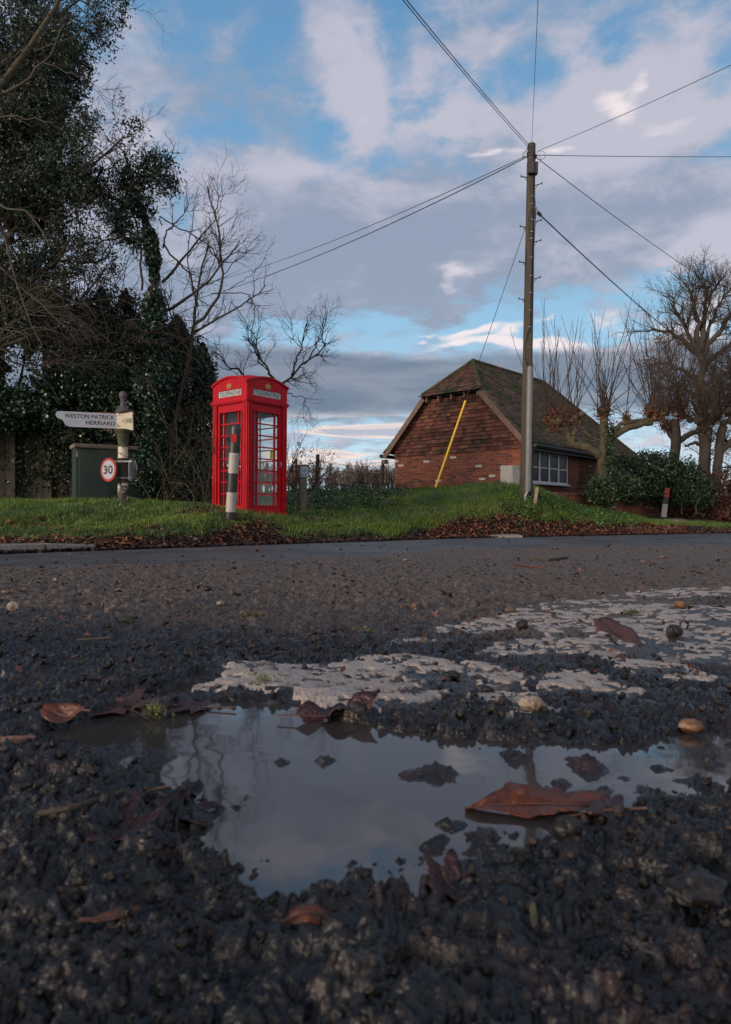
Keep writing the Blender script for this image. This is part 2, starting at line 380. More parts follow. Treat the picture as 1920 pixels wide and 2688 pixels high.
# ------------------------------------------------------------------ materials
def newmat(name):
    mt = bpy.data.materials.new(name); mt.use_nodes = True; nt = mt.node_tree
    return mt, nt, nt.nodes['Principled BSDF']
def rgb(c): return (c[0], c[1], c[2], 1)
def pmat(name, c1, c2=None, scale=8.0, rough=.7, rough2=None, bump=.2, bscale=None, metal=0.0, spec=.5, isl=0.0, hue=0.0, coat=0.0,
         c3=None, s3=3.0, lo3=.55, hi3=.62, detail=6, stretch=None, lo=.3, hi=.7):
    mt, nt, b = newmat(name); N = nt.nodes; L = nt.links
    if c2 is None: c2 = tuple(x * .75 for x in c1)
    tc = N.new('ShaderNodeTexCoord'); mp = N.new('ShaderNodeMapping'); L.new(tc.outputs['Object'], mp.inputs[0])
    if stretch: mp.inputs['Scale'].default_value = stretch
    no = N.new('ShaderNodeTexNoise'); L.new(mp.outputs[0], no.inputs['Vector']); no.inputs['Scale'].default_value = scale; no.inputs['Detail'].default_value = detail; no.inputs['Roughness'].default_value = .6
    mr = N.new('ShaderNodeMapRange'); L.new(no.outputs[0], mr.inputs[0]); mr.inputs[1].default_value = lo; mr.inputs[2].default_value = hi
    mx = N.new('ShaderNodeMix'); mx.data_type = 'RGBA'; L.new(mr.outputs[0], mx.inputs[0]); mx.inputs[6].default_value = rgb(c1); mx.inputs[7].default_value = rgb(c2)
    col = mx.outputs[2]
    if c3:
        n3 = N.new('ShaderNodeTexNoise'); L.new(mp.outputs[0], n3.inputs['Vector']); n3.inputs['Scale'].default_value = s3; n3.inputs['Detail'].default_value = 8; n3.inputs['Roughness'].default_value = .65
        m3 = N.new('ShaderNodeMapRange'); L.new(n3.outputs[0], m3.inputs[0]); m3.inputs[1].default_value = lo3; m3.inputs[2].default_value = hi3
        x3 = N.new('ShaderNodeMix'); x3.data_type = 'RGBA'; L.new(m3.outputs[0], x3.inputs[0]); L.new(col, x3.inputs[6]); x3.inputs[7].default_value = rgb(c3); col = x3.outputs[2]
    if isl or hue:
        g = N.new('ShaderNodeNewGeometry'); hs = N.new('ShaderNodeHueSaturation'); L.new(col, hs.inputs['Color'])
        r = N.new('ShaderNodeMapRange'); L.new(g.outputs['Random Per Island'], r.inputs[0]); r.inputs[3].default_value = 1 - isl; r.inputs[4].default_value = 1 + isl
        L.new(r.outputs[0], hs.inputs['Value'])
        if hue:
            wn = N.new('ShaderNodeTexWhiteNoise'); wn.noise_dimensions = '1D'; L.new(g.outputs['Random Per Island'], wn.inputs['W'])
            r2 = N.new('ShaderNodeMapRange'); L.new(wn.outputs[0], r2.inputs[0]); r2.inputs[3].default_value = .5 - hue; r2.inputs[4].default_value = .5 + hue
            L.new(r2.outputs[0], hs.inputs['Hue'])
        col = hs.outputs[0]
    L.new(col, b.inputs['Base Color'])
    b.inputs['Roughness'].default_value = rough; b.inputs['Metallic'].default_value = metal; b.inputs['Specular IOR Level'].default_value = spec
    if rough2 is not None:
        rr = N.new('ShaderNodeMapRange'); L.new(no.outputs[0], rr.inputs[0]); rr.inputs[1].default_value = .35; rr.inputs[2].default_value = .65
        rr.inputs[3].default_value = rough; rr.inputs[4].default_value = rough2; L.new(rr.outputs[0], b.inputs['Roughness'])
    if coat: b.inputs['Coat Weight'].default_value = coat; b.inputs['Coat Roughness'].default_value = .15
    if bump:
        bn = N.new('ShaderNodeTexNoise'); L.new(mp.outputs[0], bn.inputs['Vector']); bn.inputs['Scale'].default_value = bscale or scale * 3; bn.inputs['Detail'].default_value = 6
        bp = N.new('ShaderNodeBump'); bp.inputs['Strength'].default_value = bump; bp.inputs['Distance'].default_value = .01; L.new(bn.outputs[0], bp.inputs['Height']); L.new(bp.outputs[0], b.inputs['Normal'])
    return mt
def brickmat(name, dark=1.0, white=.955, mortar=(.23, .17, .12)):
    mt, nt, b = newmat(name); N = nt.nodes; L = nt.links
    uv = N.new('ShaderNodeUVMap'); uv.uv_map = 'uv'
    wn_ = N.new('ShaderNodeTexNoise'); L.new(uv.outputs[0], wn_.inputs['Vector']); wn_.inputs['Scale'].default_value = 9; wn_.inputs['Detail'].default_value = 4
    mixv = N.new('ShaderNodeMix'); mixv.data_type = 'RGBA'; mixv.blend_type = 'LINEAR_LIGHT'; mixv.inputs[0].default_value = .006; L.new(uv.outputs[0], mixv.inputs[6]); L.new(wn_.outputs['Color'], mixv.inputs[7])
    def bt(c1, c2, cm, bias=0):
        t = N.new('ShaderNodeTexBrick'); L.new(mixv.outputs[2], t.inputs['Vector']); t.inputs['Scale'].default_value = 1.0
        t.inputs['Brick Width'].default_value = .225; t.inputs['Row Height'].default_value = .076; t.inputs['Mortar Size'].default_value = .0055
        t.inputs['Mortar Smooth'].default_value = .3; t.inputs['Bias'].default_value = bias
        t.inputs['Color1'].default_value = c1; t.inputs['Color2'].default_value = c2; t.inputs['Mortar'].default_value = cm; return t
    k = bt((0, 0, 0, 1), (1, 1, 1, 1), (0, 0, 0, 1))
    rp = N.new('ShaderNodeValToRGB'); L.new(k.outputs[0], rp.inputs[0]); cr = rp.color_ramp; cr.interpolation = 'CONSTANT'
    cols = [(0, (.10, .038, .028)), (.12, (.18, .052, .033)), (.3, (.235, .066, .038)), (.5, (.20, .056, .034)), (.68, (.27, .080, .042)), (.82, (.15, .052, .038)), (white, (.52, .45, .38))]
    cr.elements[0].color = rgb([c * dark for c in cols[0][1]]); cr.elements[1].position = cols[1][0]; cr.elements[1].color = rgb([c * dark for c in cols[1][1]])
    for p_, c_ in cols[2:]:
        e = cr.elements.new(p_); e.color = rgb([c * dark for c in c_])
    st = N.new('ShaderNodeTexNoise'); L.new(uv.outputs[0], st.inputs['Vector']); st.inputs['Scale'].default_value = 14; st.inputs['Detail'].default_value = 7; st.inputs['Roughness'].default_value = .7
    sr = N.new('ShaderNodeMapRange'); L.new(st.outputs[0], sr.inputs[0]); sr.inputs[1].default_value = .3; sr.inputs[2].default_value = .7; sr.inputs[3].default_value = .6; sr.inputs[4].default_value = 1.3
    vm = N.new('ShaderNodeVectorMath'); vm.operation = 'SCALE'; L.new(rp.outputs[0], vm.inputs[0]); L.new(sr.outputs[0], vm.inputs['Scale'])
    mm = N.new('ShaderNodeMix'); mm.data_type = 'RGBA'; L.new(k.outputs['Fac'], mm.inputs[0]); L.new(vm.outputs[0], mm.inputs[6]); mm.inputs[7].default_value = rgb([c * dark for c in mortar])
    # lime bloom and flaked faces
    n3 = N.new('ShaderNodeTexNoise'); L.new(uv.outputs[0], n3.inputs['Vector']); n3.inputs['Scale'].default_value = 7; n3.inputs['Detail'].default_value = 9; n3.inputs['Roughness'].default_value = .75
    r3 = N.new('ShaderNodeMapRange'); L.new(n3.outputs[0], r3.inputs[0]); r3.inputs[1].default_value = .60; r3.inputs[2].default_value = .68; r3.inputs[4].default_value = .5
    m3 = N.new('ShaderNodeMix'); m3.data_type = 'RGBA'; L.new(r3.outputs[0], m3.inputs[0]); L.new(mm.outputs[2], m3.inputs[6]); m3.inputs[7].default_value = rgb((.34 * dark, .27 * dark, .19 * dark))
    L.new(m3.outputs[2], b.inputs['Base Color']); b.inputs['Roughness'].default_value = .9
    bp = N.new('ShaderNodeBump'); bp.inputs['Strength'].default_value = .7; bp.inputs['Distance'].default_value = .006
    inv = N.new('ShaderNodeMath'); inv.operation = 'SUBTRACT'; L.new(st.outputs[0], inv.inputs[0]); L.new(k.outputs['Fac'], inv.inputs[1]); L.new(inv.outputs[0], bp.inputs['Height']); L.new(bp.outputs[0], b.inputs['Normal'])
    return mt

M = {}
M['red'] = pmat('red_paint', (.42, .0012, .012), (.34, .001, .010), c3=(.25, .006, .012), s3=5, lo3=.54, hi3=.74, scale=5, rough=.40, rough2=.58, bump=.05, bscale=60, spec=.22)
M['glass'] = None
def glassmat():
    mt, nt, b = newmat('dusty_glass'); N = nt.nodes; L = nt.links
    b.inputs['Base Color'].default_value = (.9, .93, .92, 1); b.inputs['Roughness'].default_value = .03
    tr = N.new('ShaderNodeBsdfTransparent'); tr.inputs[0].default_value = (.86, .89, .88, 1)
    gl = N.new('ShaderNodeBsdfGlossy'); gl.inputs['Roughness'].default_value = .04
    df = N.new('ShaderNodeBsdfDiffuse'); df.inputs[0].default_value = (.35, .38, .36, 1)
    lw = N.new('ShaderNodeLayerWeight'); lw.inputs[0].default_value = .12
    fr = N.new('ShaderNodeMath'); fr.operation = 'MULTIPLY_ADD'; L.new(lw.outputs['Facing'], fr.inputs[0]); fr.inputs[1].default_value = .35; fr.inputs[2].default_value = .04
    m1 = N.new('ShaderNodeMixShader'); m1.inputs[0].default_value = .035; L.new(tr.outputs[0], m1.inputs[1]); L.new(df.outputs[0], m1.inputs[2])
    m2 = N.new('ShaderNodeMixShader'); L.new(fr.outputs[0], m2.inputs[0]); L.new(m1.outputs[0], m2.inputs[1]); L.new(gl.outputs[0], m2.inputs[2])
    L.new(m2.outputs[0], nt.nodes['Material Output'].inputs[0]); N.remove(b); return mt
M['glass'] = glassmat()
M['opal'] = pmat('opal_sign_glass', (.42, .45, .46), (.30, .33, .35), scale=14, rough=.35, bump=.05)
M['letter'] = pmat('black_lettering', (.015, .016, .018), scale=20, rough=.5, bump=0)
M['gold'] = pmat('gilded_paint', (.42, .26, .07), (.26, .15, .04), scale=40, rough=.4, metal=.3, bump=.1)
M['greyboard'] = pmat('grey_board', (.42, .42, .46), (.33, .33, .37), scale=4, rough=.5, bump=.05)
M['black'] = pmat('black_enamel', (.018, .019, .021), (.03, .03, .032), scale=12, rough=.45, bump=.08)
M['steel'] = pmat('galvanised_steel', (.42, .44, .46), (.28, .30, .32), scale=20, rough=.45, metal=.7, bump=.05)
M['yellow'] = pmat('yellow_plastic', (.78, .52, .02), (.62, .38, .02), scale=9, rough=.5, bump=.08)
M['notice'] = pmat('yellow_notice', (.62, .58, .04), (.52, .50, .03), scale=9, rough=.5, bump=0)
M['white'] = pmat('white_paint', (.40, .395, .37), (.29, .285, .265), scale=10, rough=.5, bump=.1, c3=(.22, .16, .10), s3=9, lo3=.66, hi3=.72)
M['signwhite'] = pmat('sign_white', (.37, .41, .48), (.31, .35, .42), scale=7, rough=.4, bump=.03)
M['rustwhite'] = pmat('white_paint_rusting', (.60, .58, .50), (.50, .47, .38), scale=8, rough=.6, bump=.2, c3=(.25, .085, .025), s3=11, lo3=.56, hi3=.62)
M['cream'] = pmat('cream_sign_paint', (.50, .48, .40), (.42, .39, .31), scale=8, rough=.6, bump=.1, c3=(.22, .09, .035), s3=9, lo3=.68, hi3=.72)
M['rust'] = pmat('rust', (.28, .10, .03), (.15, .055, .025), scale=14, rough=.85, bump=.4)
M['mossypaint'] = pmat('algae_on_iron', (.075, .085, .045), (.035, .038, .028), scale=10, rough=.85, bump=.3)
M['postdark'] = pmat('bare_iron_flaking', (.05, .047, .045), (.03, .03, .03), scale=9, rough=.7, bump=.3, c3=(.55, .54, .47), s3=5.5, lo3=.52, hi3=.545)
M['postblack'] = pmat('dark_iron', (.035, .033, .034), (.06, .05, .045), scale=9, rough=.7, bump=.3)
M['lead'] = pmat('weathered_finial', (.10, .09, .11), (.055, .05, .055), scale=9, rough=.7, bump=.3, c3=(.18, .08, .04), s3=6, lo3=.62, hi3=.7)
M['signred'] = pmat('reflective_red', (.42, .010, .012), (.36, .008, .01), scale=20, rough=.35, bump=0)
M['reflector'] = pmat('reflector_red', (.42, .010, .012), (.34, .008, .01), scale=20, rough=.25, bump=0)
M['cabinet'] = pmat('green_cabinet_paint', (.020, .046, .036), (.015, .034, .028), scale=3, rough=.45, rough2=.6, bump=.06, c3=(.05, .06, .035), s3=2, lo3=.58, hi3=.75)
M['cablid'] = pmat('weathered_lid', (.20, .17, .15), (.12, .10, .09), scale=14, rough=.8, bump=.4)
M['fencewood'] = pmat('weathered_boards', (.024, .023, .019), (.048, .046, .036), scale=6, rough=.9, bump=.5, stretch=(1, 1, .12), isl=.35)
M['postwood'] = pmat('brown_fence_timber', (.055, .035, .026), (.09, .06, .045), scale=12, rough=.9, bump=.5, stretch=(1, 1, .15))
M['polewood'] = pmat('creosoted_pole', (.040, .033, .025), (.075, .062, .044), scale=9, rough=.85, bump=.8, stretch=(1, 1, .06), c3=(.020, .016, .013), s3=7, lo3=.52, hi3=.60)
M['greyplastic'] = pmat('grey_conduit', (.17, .18, .19), (.12, .13, .135), scale=7, rough=.55, bump=.1)
M['cable'] = pmat('black_cable', (.02, .02, .022), (.035, .035, .04), scale=30, rough=.6, bump=0)
M['tile'] = pmat('clay_roof_tile', (.23, .092, .060), (.13, .065, .048), scale=7, rough=.9, bump=.5, isl=.45, hue=.015, c3=(.050, .062, .022), s3=1.5, lo3=.50, hi3=.60)
M['mosstile'] = pmat('mossy_roof_tile', (.19, .105, .078), (.11, .072, .060), scale=8, rough=.9, bump=.5, isl=.4, hue=.012, c3=(.065, .072, .018), s3=1.9, lo3=.47, hi3=.55)
M['walltile'] = pmat('hanging_wall_tile', (.21, .082, .052), (.13, .058, .040), scale=6, rough=.95, bump=.4, isl=.55, hue=.02, c3=(.07, .05, .035), s3=1.6, lo3=.52, hi3=.66)
M['redboard'] = pmat('red_soffit_brick', (.42, .07, .03), (.30, .05, .025), scale=9, rough=.8, bump=.2)
M['barge'] = pmat('weathered_oak_board', (.30, .20, .145), (.20, .13, .095), scale=8, rough=.85, bump=.4, c3=(.13, .11, .06), s3=5, lo3=.55, hi3=.7)
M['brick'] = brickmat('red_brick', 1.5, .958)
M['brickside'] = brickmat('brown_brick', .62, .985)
M['brickwall'] = brickmat('garden_wall_brick', .85, .93)
M['gutter'] = pmat('black_gutter', (.02, .02, .022), rough=.5, scale=10, bump=.1)
M['winwhite'] = pmat('window_paint', (.62, .64, .66), (.52, .54, .56), scale=10, rough=.5, bump=.05)
M['winglass'] = pmat('dark_window_pane', (.012, .014, .02), (.03, .035, .045), scale=2, rough=.25, bump=0, spec=.12)
M['concrete'] = pmat('lichened_concrete', (.10, .095, .08), (.055, .055, .045), scale=10, rough=.95, bump=.6, c3=(.34, .35, .34), s3=8, lo3=.66, hi3=.69)
M['plate'] = pmat('faded_blue_plate', (.16, .26, .37), (.22, .33, .44), scale=25, rough=.6, bump=.05)
M['meterbox'] = pmat('pale_box', (.46, .45, .42), (.36, .35, .31), scale=6, rough=.6, bump=.05, c3=(.26, .25, .2), s3=4, lo3=.55, hi3=.7)
M['stake'] = pmat('sawn_stake', (.33, .26, .19), (.25, .19, .14), scale=9, rough=.85, bump=.3, stretch=(1, 1, .2))
M['kerb'] = pmat('kerb_granite', (.27, .26, .245), (.14, .135, .125), scale=26, rough=.85, bump=.6, c3=(.10, .09, .07), s3=3, lo3=.52, hi3=.66)
M['bark'] = pmat('dark_bark', (.035, .028, .022), (.065, .052, .040), scale=10, rough=.95, bump=.6)
M['palebark'] = pmat('lichened_pale_bark', (.085, .08, .055), (.05, .043, .03), scale=14, rough=.9, bump=.5)
M['pollardbark'] = pmat('pollard_bark', (.11, .096, .055), (.055, .047, .029), scale=6, rough=.9, bump=.6)
M['greybark'] = pmat('grey_trunk_bark', (.075, .064, .047), (.040, .034, .027), scale=5, rough=.9, bump=.7, stretch=(1, 1, .3))
M['shoot'] = pmat('brown_shoots', (.060, .040, .027), (.040, .028, .02), scale=3, rough=.8, bump=0, isl=.3)
M['twig'] = pmat('brown_twigs', (.036, .026, .020), (.026, .02, .016), scale=3, rough=.85, bump=0, isl=.3)
M['darktwig'] = pmat('dark_twigs', (.030, .024, .021), (.045, .036, .03), scale=3, rough=.85, bump=0, isl=.3)
M['paletwig'] = pmat('olive_twigs', (.072, .064, .042), (.045, .038, .026), scale=3, rough=.85, bump=0, isl=.35)
M['leaf'] = pmat('evergreen_leaf', (.014, .032, .016), (.021, .044, .021), scale=2, rough=.5, bump=0, isl=.5, hue=.03, spec=.5)
M['ivy'] = pmat('ivy_leaf', (.016, .045, .028), (.024, .060, .036), scale=2, rough=.35, bump=0, isl=.5, hue=.03, spec=.5)
M['hedgeleaf'] = pmat('hedge_leaf', (.032, .062, .026), (.045, .078, .028), scale=2, rough=.45, bump=0, isl=.5, hue=.04, spec=.5)
M['brownleaf'] = pmat('dead_brown_leaf', (.20, .075, .035), (.12, .045, .028), scale=2, rough=.8, bump=0, isl=.5, hue=.03)
M['litter'] = pmat('leaf_litter_brown', (.20, .072, .038), (.11, .045, .03), scale=2, rough=.7, bump=0, isl=.6, hue=.03)
M['litterdark'] = pmat('leaf_litter_rotting', (.06, .026, .02), (.035, .02, .017), scale=2, rough=.6, bump=0, isl=.6, hue=.02)
M['beech'] = pmat('beech_hedge_leaf', (.16, .062, .035), (.10, .045, .03), scale=2, rough=.8, bump=0, isl=.5, hue=.02)
M['grass'] = pmat('grass_blades', (.088, .180, .016), (.145, .195, .032), scale=1.3, rough=.55, bump=0, isl=.45, hue=.03, c3=(.045, .105, .024), s3=.9, lo3=.45, hi3=.6)
M['weed'] = pmat('weed_leaves', (.055, .135, .028), (.085, .165, .035), scale=2, rough=.5, bump=0, isl=.5, hue=.04)
M['water'] = None
# ------------------------------------------------------------------ ground shapes
def zb(D): # fall of the lane surface away from the puddle
    D = np.asarray(D, dtype=float); e = np.clip(D, 0, 7.06)
    return -.034 * e * np.clip((e + .2) / 1.6, 0, 1) ** .8
KX = np.array([-2600, -600, 0, 650, 960, 1160, 1550, 1920, 3000, 5200.])
FARD = np.array([6.0, 6.9, 7.85, 10.05, 11.3, 12.7, 14.5, 16.5, 22.0, 34.0])   # far edge of the tarmac
NEARD = np.array([3.2, 4.0, 4.87, 6.5, 8.0, 8.7, 9.9, 10.5, 13.0, 20.0])       # near edge of the tarmac
# bank behind the road: for each bearing a profile of (distance, height)
def zy(py, D): return H + (HOR - py) / F * D
BANK = {
 -2600: [(6.0, -.26), (6.3, -.12), (8, .15), (11, .45), (20, .6), (40, .8)],
 -600: [(6.9, -.26), (7.1, -.13), (9, .10), (12, .42), (20, .6), (40, .8)],
 0:    [(7.85, -.26), (8.05, -.135), (9.5, zy(1387, 9.5)), (12, zy(1322, 12)), (14, .50), (22, .6), (40, .9)],
 325:  [(8.8, -.26), (9.1, -.17), (10.3, zy(1380, 10.3)), (12, zy(1320, 12)), (13.2, .46), (22, .6), (40, 1.0)],
 520:  [(9.5, -.26), (9.8, -.16), (10.6, zy(1370, 10.6)), (11.6, zy(1335, 11.6)), (13, .36), (22, .7), (40, 1.0)],
 650:  [(10.05, -.26), (10.35, -.15), (10.8, zy(1374, 10.8)), (11.4, zy(1352, 11.4)), (13, zy(1340, 13)), (17, .6), (22, .9), (40, 1.1)],
 800:  [(10.7, -.26), (11.05, -.14), (12, zy(1368, 12)), (13, zy(1345, 13)), (16, zy(1305, 16)), (20, .93), (24, 1.02), (40, 1.1)],
 1000: [(11.6, -.26), (12.0, -.14), (13, zy(1368, 13)), (14.3, zy(1325, 14.3)), (17, zy(1298, 17)), (21, .95), (40, 1.1)],
 1160: [(12.7, -.26), (13.05, -.13), (14, zy(1350, 14)), (15.3, zy(1308, 15.3)), (18, zy(1288, 18)), (22, .98), (40, 1.1)],
 1300: [(13.35, -.26), (13.7, -.12), (14.5, zy(1336, 14.5)), (15.5, zy(1292, 15.5)), (17, zy(1274, 17)), (19, 1.03), (40, 1.1)],
 1390: [(13.7, -.26), (14.0, -.14), (14.6, zy(1345, 14.6)), (15.3, zy(1312, 15.3)), (16.4, zy(1283, 16.4)), (18, .98), (22, 1.0), (40, 1.0)],
 1500: [(14.25, -.26), (14.6, -.14), (15.4, zy(1355, 15.4)), (16.6, zy(1330, 16.6)), (18.5, .45), (22, .5), (40, .8)],
 1700: [(15.3, -.26), (15.7, -.16), (17, zy(1373, 17)), (20, zy(1358, 20)), (24, .2), (40, .5)],
 1920: [(16.5, -.26), (17, -.17), (19, zy(1378, 19)), (25, .05), (40, .3)],
 3000: [(22, -.26), (22.8, -.15), (30, .1), (50, .3)],
 5200: [(34, -.26), (35, -.15), (45, .1), (60, .3)],
}
BX = np.array(sorted(BANK)); 
def column(px):
    """profile at one bearing: arrays of distance and height"""
    px = float(np.clip(px, BX[0], BX[-1])); i = int(np.clip(np.searchsorted(BX, px) - 1, 0, len(BX) - 2)); f = (px - BX[i]) / (BX[i + 1] - BX[i])
    a = BANK[int(BX[i])]; b = BANK[int(BX[i + 1])]; e0 = a[0][0] * (1 - f) + b[0][0] * f
    s = np.concatenate([np.linspace(0, 8, 60), np.linspace(8.3, 40, 40)])
    za = np.interp(s, [q[0] - a[0][0] for q in a], [q[1] for q in a]); zc = np.interp(s, [q[0] - b[0][0] for q in b], [q[1] for q in b])
    return e0, s, za * (1 - f) + zc * f
_pxs = np.concatenate([np.linspace(-2600, -700, 40), np.linspace(-660, 2300, 420), np.linspace(2320, 5200, 60)])
_E = []; _Z = []
for q in _pxs:
    e0, s_, z_ = column(q); _E.append(e0); _Z.append(z_)
_E = np.array(_E); _S = s_; _Z = np.array(_Z)
for _ in range(3):       # soften the breaks between the profiles
    _Z[1:-1] = (_Z[:-2] + 2 * _Z[1:-1] + _Z[2:]) / 4; _E[1:-1] = (_E[:-2] + 2 * _E[1:-1] + _E[2:]) / 4
    _Z[:, 1:-1] = (_Z[:, :-2] + 2 * _Z[:, 1:-1] + _Z[:, 2:]) / 4
def bank_s(X, D):
    """distance beyond the tarmac edge along the line of sight bearing"""
    px = 960 + F * X / D
    return D - np.interp(px, _pxs, _E), px
def bank_z(X, D):
    X = np.atleast_1d(np.asarray(X, dtype=float)); D = np.atleast_1d(np.asarray(D, dtype=float))
    s, px = bank_s(X, D)
    i = np.interp(px, _pxs, np.arange(len(_pxs))); i0 = np.clip(i.astype(int), 0, len(_pxs) - 2); fi = i - i0
    j = np.interp(s, _S, np.arange(len(_S))); j0 = np.clip(j.astype(int), 0, len(_S) - 2); fj = j - j0
    z = (_Z[i0, j0] * (1 - fi) * (1 - fj) + _Z[i0 + 1, j0] * fi * (1 - fj) + _Z[i0, j0 + 1] * (1 - fi) * fj + _Z[i0 + 1, j0 + 1] * fi * fj)
    k = np.clip(s / .8, 0, 1)
    return z + k * (.09 * fbm(X, D, .9, 4, 51) + .03 * fbm(X, D, 4.5, 3, 57)) + (1 - k) * np.clip(s / .1, 0, 1) * .05 * fbm(X, D, 2.2, 3, 61)
def gz(px, D):
    X = (px - 960) / F * D; return float(bank_z(X, D)[0])

# ---- bank mesh
sS = np.concatenate([np.linspace(-.25, 7, 190), np.linspace(7.2, 40, 70)])
pp = np.concatenate([np.linspace(-2600, -300, 90), np.linspace(-290, 2250, 640), np.linspace(2280, 5200, 80)])
PX, SS = np.meshgrid(pp, sS); DD = np.interp(PX, _pxs, _E) + SS; XX = (PX - 960) / F * DD
ZZ = bank_z(XX.ravel(), DD.ravel()).reshape(XX.shape); ZZ[SS < 0] = -.33
ZZ = np.where((SS >= 0) & (SS < .06), np.minimum(ZZ, -.245), ZZ)
nr, nc = XX.shape
ii = (np.arange(nr - 1)[:, None] * nc + np.arange(nc - 1)[None]).ravel()
gridF = lambda nr, nc: (lambda ii: np.stack([ii, ii + 1, ii + nc + 1, ii + nc], 1))((np.arange(nr - 1)[:, None] * nc + np.arange(nc - 1)[None]).ravel())
V = np.stack([XX, DD, ZZ], -1).reshape(-1, 3)
def soilmat():
    mt, nt, b = newmat('turf_and_soil'); N = nt.nodes; L = nt.links
    at = N.new('ShaderNodeAttribute'); at.attribute_name = 'turf'
    tc = N.new('ShaderNodeTexCoord'); n1 = N.new('ShaderNodeTexNoise'); L.new(tc.outputs['Object'], n1.inputs[0]); n1.inputs['Scale'].default_value = 9; n1.inputs['Detail'].default_value = 9; n1.inputs['Roughness'].default_value = .7
    r1 = N.new('ShaderNodeMapRange'); L.new(n1.outputs[0], r1.inputs[0]); r1.inputs[1].default_value = .3; r1.inputs[2].default_value = .7
    g = N.new('ShaderNodeMix'); g.data_type = 'RGBA'; L.new(r1.outputs[0], g.inputs[0]); g.inputs[6].default_value = rgb((.028, .06, .012)); g.inputs[7].default_value = rgb((.06, .085, .022))
    s = N.new('ShaderNodeMix'); s.data_type = 'RGBA'; L.new(r1.outputs[0], s.inputs[0]); s.inputs[6].default_value = rgb((.020, .013, .012)); s.inputs[7].default_value = rgb((.075, .036, .025))
    a = N.new('ShaderNodeMath'); a.operation = 'ADD'; L.new(at.outputs['Fac'], a.inputs[0]); n2 = N.new('ShaderNodeMath'); n2.operation = 'MULTIPLY_ADD'; L.new(n1.outputs[0], n2.inputs[0]); n2.inputs[1].default_value = .8; n2.inputs[2].default_value = -.4; L.new(n2.outputs[0], a.inputs[1])
    rr = N.new('ShaderNodeMapRange'); L.new(a.outputs[0], rr.inputs[0]); rr.inputs[1].default_value = .4; rr.inputs[2].default_value = .6
    m_ = N.new('ShaderNodeMix'); m_.data_type = 'RGBA'; L.new(rr.outputs[0], m_.inputs[0]); L.new(s.outputs[2], m_.inputs[6]); L.new(g.outputs[2], m_.inputs[7])
    L.new(m_.outputs[2], b.inputs['Base Color']); b.inputs['Roughness'].default_value = .85
    bp = N.new('ShaderNodeBump'); bp.inputs['Strength'].default_value = 1; bp.inputs['Distance'].default_value = .03; L.new(n1.outputs[0], bp.inputs['Height']); L.new(bp.outputs[0], b.inputs['Normal'])
    return mt
def turf_of(X, D):
    s, px = bank_s(X, D)
    w = np.interp(px, [-600, 0, 300, 650, 900, 1050, 1180, 1300, 1450, 1600, 1700, 2200], [.5, .75, .6, .45, .35, .35, .7, .95, .8, .9, 1.1, .8])
    lump = .55 * fbm(X, D, 1.1, 4, 77) + .25 * fbm(X, D, 4, 3, 79)
    return np.clip((s - w) / .5 + .5 + lump, 0, 1)
turf = turf_of(XX.ravel(), DD.ravel())
o = np_mesh('grass_bank', V, gridF(nr, nc), soilmat(), loc=(0, 12, 0), smooth=True, attrs={'turf': turf}); props(o, kind='structure')
# ---- field running out to the horizon
def fieldz(D): return 1.0 + np.clip(D - 24, 0, None) * .0325 - np.clip(D - 230, 0, None) * .03
rD = np.concatenate([np.linspace(24, 60, 25), np.geomspace(64, 3000, 40)]); aa = np.linspace(-2.2, 2.2, 120)
A2, R2 = np.meshgrid(aa, rD); Zf = fieldz(R2) - .05 + .25 * fbm(A2 * R2, R2, .05, 3, 5) * np.clip((R2 - 24) / 20, 0, 1) - np.clip(A2 - .15, 0, 1.2) * 1.2 * (R2 / 24) ** .8 * .9
V = np.stack([A2 * R2, R2, Zf], -1).reshape(-1, 3)
M['field'] = pmat('rough_field', (.05, .075, .025), (.085, .075, .04), scale=.5, rough=.95, bump=.3, bscale=3)
o = np_mesh('field', V, gridF(len(rD), len(aa)), M['field'], loc=(0, 30, 0), smooth=True); props(o, kind='structure')
# ---- tarmac
rr_ = np.linspace(-2600, 5200, 400); fe = np.interp(rr_, KX, FARD); ne = np.interp(rr_, KX, NEARD)
for _ in range(30):
    fe[1:-1] = (fe[:-2] + fe[1:-1] * 2 + fe[2:]) / 4; ne[1:-1] = (ne[:-2] + ne[1:-1] * 2 + ne[2:]) / 4
TT = np.linspace(0, 1, 24)[:, None]; Dd = (ne - .9)[None] * (1 - TT) + (fe + .35)[None] * TT; Xr = (rr_[None] - 960) / F * Dd
Zr = zb(Dd) + .004
V = np.stack([Xr, Dd, Zr], -1).reshape(-1, 3)
M['tarmac'] = pmat('damp_tarmac', (.058, .064, .072), (.080, .085, .092), scale=2.2, rough=.50, rough2=.72, bump=.5, bscale=160, c3=(.040, .036, .034), s3=.9, lo3=.45, hi3=.62, detail=9)
o = np_mesh('road', V, gridF(24, 400), M['tarmac'], loc=(0, 8, 0), smooth=True); props(o, kind='structure')

